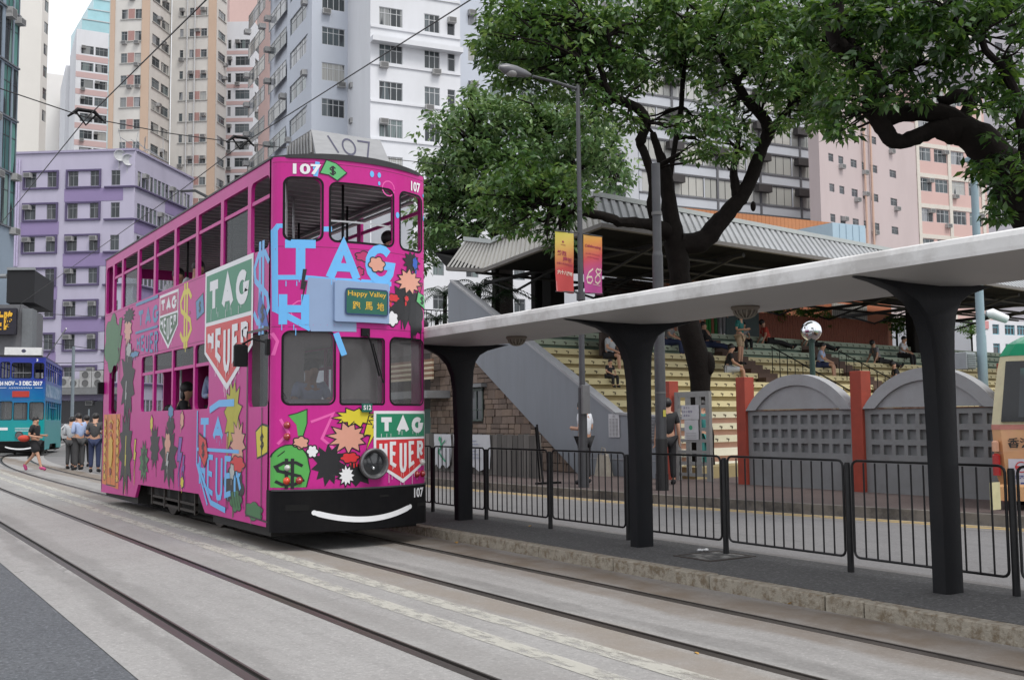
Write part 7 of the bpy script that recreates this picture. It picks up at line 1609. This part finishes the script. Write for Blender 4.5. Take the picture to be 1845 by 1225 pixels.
for z, h in r11['rows']: s = MB(); s.obox(r11['A'], r11['B'], r11['n'], -.1, -.002, z-.28, z-.12); O('sill', s, WHT, r11['t'])
r12 = tower('apartment_block', 'white block set back right of the ledge block, mostly behind leaves', 831, 1010, 99, 84, -160, BLW, (880,178,150,64), [(846,862,2),(885,915,3),(940,975,3)], None, ac=.5, minz=420, fm=FG)
r12b = tower('apartment_block', 'pale low rise block seen under the broad tree crown', 745, 1000, 97, 62, 330, WHT, (860,560,535,60), [(780,800,2),(840,862,2),(900,915,2),(926,946,2)], None, ac=.3, minz=700, fm=FG, deep=8)
r13 = tower('apartment_block', 'grey white building glimpsed through the main tree crown', 1008, 1152, 97, 92, -160, mat('grey_white_render', (.46,.47,.5), .85, var=.05, scale=.3, dirt=.3, dirtc=(.34,.34,.36), dscale=.2, streak=(1,1,.3)), (1080,180,150,60), [(1030,1060,3),(1090,1130,3)], None, ac=.4, minz=450, fm=FG)
# office block with curtained ribbon windows
r14 = tower('office_block', 'pale office block with ribbon windows, cream curtains and dark air conditioners', 1153, 1478, 97, 100, -160, mat('office_panel', (.50,.52,.56), .6, var=.04, scale=.4, dirt=.2, dirtc=(.4,.41,.43), dscale=.3), (1400,370,336,56), [(1160,1188,2),(1190,1216,2),(1218,1272,4),(1274,1296,2),(1298,1350,4),(1352,1374,2),(1376,1432,4),(1434,1447,1),(1449,1474,2)], None, ac=0, fm=FD_, pm=PANE_C, minz=430, style='n', rev=.1, deep=12)
for i, (z, h) in enumerate(r14['rows']):
    s = MB(); s.obox(r14['A'], r14['B'], r14['n'], -.08, -.002, z-.2, z-.04).obox(r14['A'], r14['B'], r14['n'], -.08, -.002, z+h+.04, z+h+.18); O('window_band_trim', s, mat('trim_grey', (.12,.12,.13), .6), r14['t'])
    for u in (1217, 1297, 1375, 1448):
        c = ulen(r14['A'], along(r14['A'], 97, u)); s = MB(); s.obox(r14['A']+r14['d']*(c-.9), r14['A']+r14['d']*(c+.9), r14['n'], -.8, -.1, z+h*.55, z+h*.55+.75); O('air_conditioner', s, mat('ac_dark', (.04,.035,.035), .6), r14['t']) if rnd.random() < .85 else None
for u in (1217, 1297, 1375, 1448): c = ulen(r14['A'], along(r14['A'], 97, u)); s = MB(); s.obox(r14['A']+r14['d']*(c-.12), r14['A']+r14['d']*(c+.12), r14['n'], -.09, -.003, -.4, r14['zt']); O('pilaster', s, MATS['trim_grey'], r14['t'])
ob2 = P2(1300, 60, 400); A = P2(1190, 60, 380); B = along(A, 97, 1498, 380); t = T('rooftop_hoarding', 'orange panelled hoarding in front of the office block foot', 'hoarding', (A.x,A.y,0)); zt2 = TT(along(A,97,1400), 391)
n_ = 44
for k in range(n_): a = A.lerp(B, k/n_); b = A.lerp(B, (k+.94)/n_); s = MB(); s.obox(a, b, Vector((0,1)), 0, .1, zt2-4, zt2); O('panel', s, mat('hoarding_orange', (.42,.17,.07), .7, var=.08), t)
A = P2(1499, 60, 380); B = along(A, 97, 1558, 380); t = T('cabin', 'pale blue cabin right of the orange hoarding', 'cabin', (A.x,A.y,0)); zt2 = TT(A, 401); s = MB(); s.obox(A, B, Vector((0,1)), 0, 5, zt2-4, zt2); O('body', s, mat('cabin_blue', (.35,.47,.55), .6, var=.04), t)
for k in range(1,5): a = A.lerp(B, k/5); s = MB(); s.obox(a, a+(B-A).normalized()*.06, Vector((0,1)), -.04, -.002, zt2-4, zt2-.05); O('rib', s, mat('cabin_blue', (.35,.47,.55)), t)
# pink block
PKR = mat('pink_grey_render', (.50,.42,.415), .85, var=.05, scale=.3, dirt=.3, dirtc=(.42,.35,.34), dscale=.2, streak=(1,1,.3)); PKW = mat('rose_render', (.58,.40,.365), .85, var=.05, scale=.3)
r15 = tower('apartment_block', 'pink apartment block with scattered small windows on the left face', 1480, 1655, 84, 98, 165, PKR, (1560,412,398,53), [(1500,1509,1),(1518,1527,1),(1540,1551,2),(1560,1565,1),(1575,1588,2),(1610,1622,2)], None, ac=.25, minz=460, fm=FG, pm=PANE_D, deep=1.2)
B = r15['B']; C2 = along(B, 99, 1780, 380); f2 = T('apartment_block', 'rose and white banded front of the pink apartment block', 'building', (B.x,B.y,0)); mb = MB(); rows = []; Pq = along(B,99,1675,380); zb1 = TT(Pq, 400); h_ = TT(Pq, 376)-zb1; fl_ = zb1-TT(Pq, 455)
for k in range(-7, 3): rows.append((zb1-k*fl_, h_))
rows = [r for r in rows if r[0] > 3]; cl = colsby(B, 99, [(1662,1686,3),(1692,1715,3),(1722,1746,3),(1752,1774,3)]); zt_b = TT(B, 150)
fa = facade(f2, mb, B, C2, -.5, zt_b, rows, cl, FW_, PANE, 3, 't', .12, .5); closebox(mb, B, C2, 10, -.5, zt_b); O('wall', mb, PKW, f2)
for z, h in rows: s = MB(); s.obox(B, C2, fa[2], -.06, -.002, z+h+.05, z+h+.5); O('white_band', s, mat('cream_band', (.60,.56,.5), .8), f2)
for u in (1657, 1718, 1777): c = ulen(B, along(B,99,u)); s = MB(); s.obox(B+fa[1]*max(0,c-.2), B+fa[1]*(c+.25), fa[2], -.1, -.003, -.4, zt_b); O('white_pier', s, MATS['cream_band'], f2)
for u in (1556, 1568): p = along(r15['A'], 84, u, 350)-r15['n']*.25; O('drain_pipe', MB().cyl((p.x,p.y,10),(p.x,p.y,r15['zt']), .12, n=6), mat('pipe_peach', (.55,.38,.3), .7), r15['t'])
r16 = tower('tower_block', 'cream high rise glimpsed above the looping limb', 1590, 1760, 98, 140, -160, mat('warm_cream_render', (.55,.46,.40), .85, var=.05, scale=.3), (1700,100,85,36), [(1600,1625,2),(1640,1668,2),(1680,1706,2),(1716,1745,2)], None, fm=FW_, pm=PANE_G, ac=.4, minz=240)
r17 = tower('tower_block', 'grey tower at the right edge behind the near tree', 1770, 1960, 98, 125, -160, mat('mauve_grey_render', (.34,.33,.36), .85, var=.05, scale=.3), (1820,392,378,38), [(1812,1826,2),(1838,1852,2),(1870,1890,2)], None, fm=FD_, pm=PANE_D, ac=.2, minz=460)
r18 = tower('tower_block', 'grey tower filling the gap above the office block', 1150, 1600, 98, 150, -160, mat('mauve_grey_render', (.34,.33,.36)), (1300,60,45,32), [(1180,1205,2),(1230,1255,2),(1290,1315,2),(1350,1375,2),(1410,1435,2),(1480,1500,2),(1540,1560,2)], None, fm=FD_, pm=PANE, ac=.2, minz=130)
# low building beyond the stand at the right
r19 = tower('school_block', 'low white and rose building with balconies past the pale blue pole', 1740, 1990, 97, 55, 575, mat('white_render', (.66,.67,.70)), (1820,604,586,34), [(1784,1796,1),(1806,1824,3),(1828,1845,3),(1850,1875,3)], None, fm=mat('frame_blue', (.15,.35,.42)), pm=PANE_D, ac=0, minz=700, deep=6)
s = MB(); P = along(r19['A'],97,1768,580); s.obox(P, along(r19['A'],97,1780,580), r19['n'], -.05, -.003, TT(P,592), TT(P,578)); O('rose_panel', s, mat('rose_panel', (.55,.25,.25)), r19['t'])
# left foreground corner building: pillar, gold sign and black display box
c = P2(42, 52, 640); gp2 = T('corner_shop', 'grey street corner building with a gold lettered sign at the left edge', 'building', (c.x,c.y,0)); d1 = Vector((math.cos(YAW-.3), -math.sin(YAW-.3)))
def Lp2(u, v, dep=52): return P2(u, dep, v)
a, b = Lp2(38,640), Lp2(57,640); s = MB(); s.obox(a, b, Vector((.3,.9)), 0, 1.2, -.3, zat(a, 556)); O('pillar', s, mat('pillar_grey', (.16,.17,.18)), gp2)
a, b = Lp2(-60,640), Lp2(38,640); s = MB(); s.obox(a, b, Vector((.3,.9)), .1, 6, zat(a,640), zat(a,549)); s.obox(a, b, Vector((.3,.9)), .5, 6, -.3, zat(a,640)); O('wall', s, mat('shop_grey', (.13,.13,.14)), gp2)
a, b = Lp2(-30,575), Lp2(31,575); z0_, z1_ = zat(b, 603), zat(b, 556); s = MB(); s.obox(a, b, Vector((.3,.9)), -.3, .09, z0_, z1_); sg = O('sign_board', s, mat('sign_black', (.012,.01,.02), .5), gp2)
dv = (b-a).normalized(); nv = Vector((.3,.9)).normalized()
d = Decal(); d.text('佑隆', (b-a).length-1.12, z0_+.22, (z1_-z0_)*.72, 1.0, bold=.03); d.make('gold_lettering', mat('gold_lettering', (.75,.42,.03), .5), lambda u, v, w_: Vector((a.x+dv.x*u-nv.x*(.31+w_), a.y+dv.y*u-nv.y*(.31+w_), v)), .01, sg)
a, b = P2(12, 55, 520), P2(62, 55, 520); e2 = P2(97, 60, 520); z0_, z1_ = zat(b, 545), zat(b, 487); t = T('display_box', 'big black electronic display box hanging over the street at the left', 'display', (b.x,b.y,z0_))
s = MB(); s.hexa([(p.x,p.y,z0_) for p in (a, b, e2, a+(e2-b))], [(p.x,p.y,z1_) for p in (a, b, e2, a+(e2-b))]); O('case', s, mat('display_black', (.006,.006,.008), .65), t); O('visor', MB().obox(a, b, Vector((.3,.9)), -.1, .3, z1_+.01, z1_+.15), FG, t)
O('support_arm', MB().cyl((a.x,a.y,z1_-.3),(a.x-6,a.y+5,z1_-.3), .12, n=8), FG, t)
c = P2(131, 62, 700); O('thin_pole', MB().tube([(c.x,c.y,0),(c.x,c.y,zat(c,624))], [.11,.09], 8), mat('pole_blue_grey', (.2,.24,.27), .5), label='thin blue grey pole right of the blue tram', cat='pole')
c = P2(161, 70, 700); O('thin_pole', MB().tube([(c.x,c.y,0),(c.x,c.y,zat(c,737))], [.06,.05], 8), mat('pole_blue_grey', (.2,.24,.27)), label='short thin pole behind the men by the track', cat='pole')
# parked cars behind the men
def car(u, dep, az, colr, lab):
    c = P2(u, dep, 790); t = T('parked_car', lab, 'car', (c.x,c.y,0), R(-az)); Mx = thing_mat(t)
    def tr(mb): mb.v = [tuple(Mx @ Vector(p)) for p in mb.v]; return mb
    prof = [(-2.1,.3),(-2.15,.7),(-1.9,.9),(-1.2,.98),(-.6,1.42),(.7,1.46),(1.35,1.0),(2.1,.85),(2.15,.35)]
    O('body', tr(MB().prism([(-.82,y,z) for y, z in prof], (1.64,0,0))), mat('car_'+colr[0], colr[1], .25, .2, coat=.5), t)
    for x in (-.825, .825): O('side_window', tr(MB().prism([(x,-1.05,1.0),(x,-.55,1.38),(x,.62,1.4),(x,1.15,1.02)], (.008 if x > 0 else -.008,0,0))), PANE_D, t)
    O('windscreen', tr(MB().hexa([(-.7,-1.2,1.0),(.7,-1.2,1.0),(.7,-.6,1.43),(-.7,-.6,1.43)], [(-.7,-1.22,1.02),(.7,-1.22,1.02),(.7,-.62,1.45),(-.7,-.62,1.45)])), PANE_D, t)
    for x in (-.75,.75):
        for y in (-1.35,1.35): O('wheel', tr(MB().cyl((x-.1,y,.31),(x+.1,y,.31),.31,n=16)), BLACK, t)
        O('headlight', tr(MB().box(x-.15,x+.1,-2.17,-2.1,.6,.75)), STEEL, t)
car(112, 80, 50, ('white', (.6,.6,.6)), 'white car parked beyond the blue tram'); car(166, 84, 60, ('silver', (.42,.44,.46)), 'silver car seen between the standing men')
car(190, 78, 30, ('grey', (.2,.22,.25)), 'grey car mostly hidden by the pink tram')
# people by the track
def gperson(u, v, pose, rz, lab, **k): c = onZ(u, v, 0); return person(pose, (c.x, c.y, .004), rz, lab, **k)
gperson(62, 849, 'walk', R(50), 'woman in black dress with pink shoes walking across the tracks', topc='black', low='skirt', lowc='black', shoec='pink', h=1.0)
hb2 = onZ(57, 849, 0); O('red_bag', MB().sph((hb2.x-.25,hb2.y-.1,1.02), .15, 12, 8, (1.2,.8,.7)), CL['red'], smooth=True, label='red handbag at the hip of the walking woman in black', cat='bag')
gperson(127, 845, 'look', R(150), 'leftmost standing man in a pale lilac shirt and grey trousers', top='long_shirt', topc='check', lowc='dgrey')
gperson(141, 847, 'look', R(-160), 'tall man in a light blue long sleeved shirt by the track', top='long_shirt', topc='blue', lowc='dgrey', h=1.06)
gperson(136, 843, 'stand', R(170), 'man in a navy jacket mostly hidden behind the light blue shirt', top='long_shirt', topc='navy', lowc='black', h=1.03)
gperson(154, 841, 'stand', R(190), 'man in navy between the blue shirt and the dark t-shirt', top='long_shirt', topc='navy', lowc='black', h=1.02)
gperson(170, 851, 'look', R(160), 'man in a dark grey t-shirt and blue-black trousers beside the pink tram', topc='dgrey', lowc='navy', h=1.05)

# ------------------------------------------------------------------ overhead wires
WIRE = mat('wire_black', (.02,.02,.02), .6)
def wire(pts, lab, r=.0075): O('overhead_wire', MB().tube(pts, r, 5), WIRE, label=lab, cat='wire', group='overhead wires')
wire([onX(1000,-97,5.1)]+[onX(845,2,5.1), onX(433,262,5.1), onX(330,340,5.1)]+[Vector((5.3,40,5.75)), Vector((6.9,54,5.75))], 'trolley wire rising from behind the tram to the top of the frame')
wire([Vector((2.55,2,5.35)), onX(372,0,2.55), onX(155,214,2.55), Vector((2.6,27,5.5)), Vector((4,54,5.6))], 'trolley wire from the left towers up to the frame top')
sa, sb_ = onX(155,212,2.55), onX(433,258,5.1); dv2 = (sb_-sa)
wire([sa-dv2*1.2+Vector((0,0,.5)), sa, sa.lerp(sb_,.5)+Vector((0,0,-.03)), sb_, sb_+dv2*2.5+Vector((0,0,.3))], 'span wire crossing from the left edge to behind the roof box')
for p, lab in ((sa, 'wire hanger over the near track'), (sb_, 'wire hanger just above the pink tram roof')):
    O('wire_hanger', MB().tube([p+Vector((-.22,.0,-.02)), p+Vector((-.1,0,.09)), p+Vector((.1,0,.09)), p+Vector((.22,0,-.02))], [.012,.028,.028,.012], 8).tube([p+Vector((-.12,0,.05)), p+Vector((0,0,-.1)), p+Vector((.12,0,.05))], .014, 6), BLACK, smooth=True, label=lab, cat='wire hanger', group='wire hangers')
for k, (v0, v1) in enumerate(((600,640),(655,640),(668,655),(560,566))):
    a, b = atD(-20, v0, 70), atD(320, v1, 90); wire([a, (a+b)/2+Vector((0,0,-.3)), b], 'thin cable crossing the lilac block, %s' % ('upper','lower','lowest','topmost')[k], .025)

# ------------------------------------------------------------------ minibus at the right edge
bc = P2(1787, 14.3, 800); brz = -R(62)      # local: x across the rear, y forward away from the camera
mbz = T('minibus', 'cream and orange minibus with a green roof at the right edge', 'minibus', (bc.x, bc.y, .0), brz); Mx = thing_mat(mbz)
def tr(mb): mb.v = [tuple(Mx @ Vector(p)) for p in mb.v]; return mb
W_, Hb = 2.05, 2.62
zs = [.38,.6,.95,1.25,1.32,1.75,2.1,2.28,2.45,2.56,2.62]; ins = [.1,.04,.02,.0,.0,.05,.1,.14,.24,.42,.7]; insy = [.05,0,0,.02,.02,.06,.1,.14,.24,.4,.62]
def ring(i, k=0): 
    a, y, z = ins[i]+k, insy[i]+k, zs[i]; c = .12
    return [(a+c,y,z),(W_-a-c,y,z),(W_-a,y+c,z),(W_-a,5.8,z),(a,5.8,z),(a,y+c,z)]
def shell(i0, i1, k=0):
    mb = MB(); rs_ = [ring(i, k) for i in range(i0, i1+1)]; n = 6
    for r_ in rs_: mb.v += r_
    for i in range(len(rs_)-1):
        for j in range(n): j2 = (j+1) % n; mb.f.append((i*n+j, i*n+j2, (i+1)*n+j2, (i+1)*n+j))
    mb.f.append(tuple(range((len(rs_)-1)*n, len(rs_)*n))); return mb
O('lower_body', tr(shell(0,3)), mat('bus_orange', (.60,.33,.15), .35, var=.05, scale=1, dirt=.3, dirtc=(.5,.16,.12), dscale=1, coat=.4), mbz); O('upper_body', tr(shell(4,7)), mat('bus_cream', (.56,.50,.30), .35, coat=.4), mbz); O('roof', tr(shell(7,10,-.01)), mat('bus_green', (.015,.26,.13), .3, coat=.5), mbz)
O('waist_band', tr(shell(3,4,-.005)), mat('bus_pink', (.5,.2,.16), .4), mbz)
rw = O('rear_window', tr(MB().hexa([(.13,-.03,1.36),(W_-.13,-.03,1.36),(W_-.13,.1,1.36),(.13,.1,1.36)], [(.22,.06,2.2),(W_-.22,.06,2.2),(W_-.22,.2,2.2),(.22,.2,2.2)])), mat('bus_glass', (.012,.013,.015), .12), mbz)
O('window_view', tr(MB().hexa([(.35,-.035,1.42),(W_-.3,-.035,1.42),(W_-.3,-.03,1.42),(.35,-.03,1.42)], [(.4,.045,2.1),(W_-.35,.045,2.1),(W_-.35,.05,2.1),(.4,.05,2.1)])), PANE_G, rw)
person('sit', tuple(Mx @ Vector((.62,.25,1.35))), brz+3.1, 'passenger in pale clothes seen in the minibus rear window', topc='white', lowc='grey') if 0 else None
O('tail_light', tr(MB().bbox(.0,.1,-.05,.12,.62,.92,.02)), mat('tail_red', (.35,.02,.02), .2, coat=.5), mbz); O('tail_light', tr(MB().bbox(.0,.09,-.05,.1,.95,1.1,.02)), mat('lamp_amber', (.55,.3,.2), .2), mbz); O('bumper', tr(MB().bbox(.0,W_,-.1,.15,.28,.5,.03)), MATS['bus_orange'], mbz)
O('wheel', tr(MB().cyl((.12,1.2,.36),(.35,1.2,.36),.36,n=20)), BLACK, mbz); O('wheel', tr(MB().cyl((.12,4.4,.36),(.35,4.4,.36),.36,n=20)), BLACK, mbz)
fbus = lambda u, v, w_: Mx @ Vector((u, -.02-w_, v))
d = Decal(); d.text('香港', .2, 1.0, .14, .3, bold=.02); d.text('小巴', .6, 1.0, .14, .3, bold=.02); d.make('bus_lettering', mat('print_black', (.02,.02,.02), .6), fbus, .02, mbz)
O('advert_panel', tr(MB().box(.2,.85,-.045,-.03,.42,.85)), mat('panel_lilac_white', (.5,.48,.53), .6), mbz)
d = Decal(); d.rib(arc(.36,.74,.07,.07,0,360,14), .014); d.rib([(.28,.74),(.44,.74)], .03); d.make('advert_emblem', mat('print_red', (.5,.04,.04)), fbus, .03, mbz)
d = Decal(); d.text('香港旅遊', .24, .58, .05, .3, bold=.01); d.text('f', .25, .5, .055, .03, bold=.03); d.rib([(.34,.52),(.6,.52)], .02); d.rib([(.24,.46),(.6,.46)], .02); d.make('advert_print', mat('print_blue', (.03,.05,.2)), fbus, .031, mbz)
cp2 = onZ(1789, 925, .15); O('parking_plate', MB().box(cp2.x-.05,cp2.x+.16,cp2.y-.02,cp2.y+.0,.2,.56), mat('plate_cream', (.5,.47,.28), .6), label='pale yellow plate standing at the kerb by the minibus corner', cat='plate')
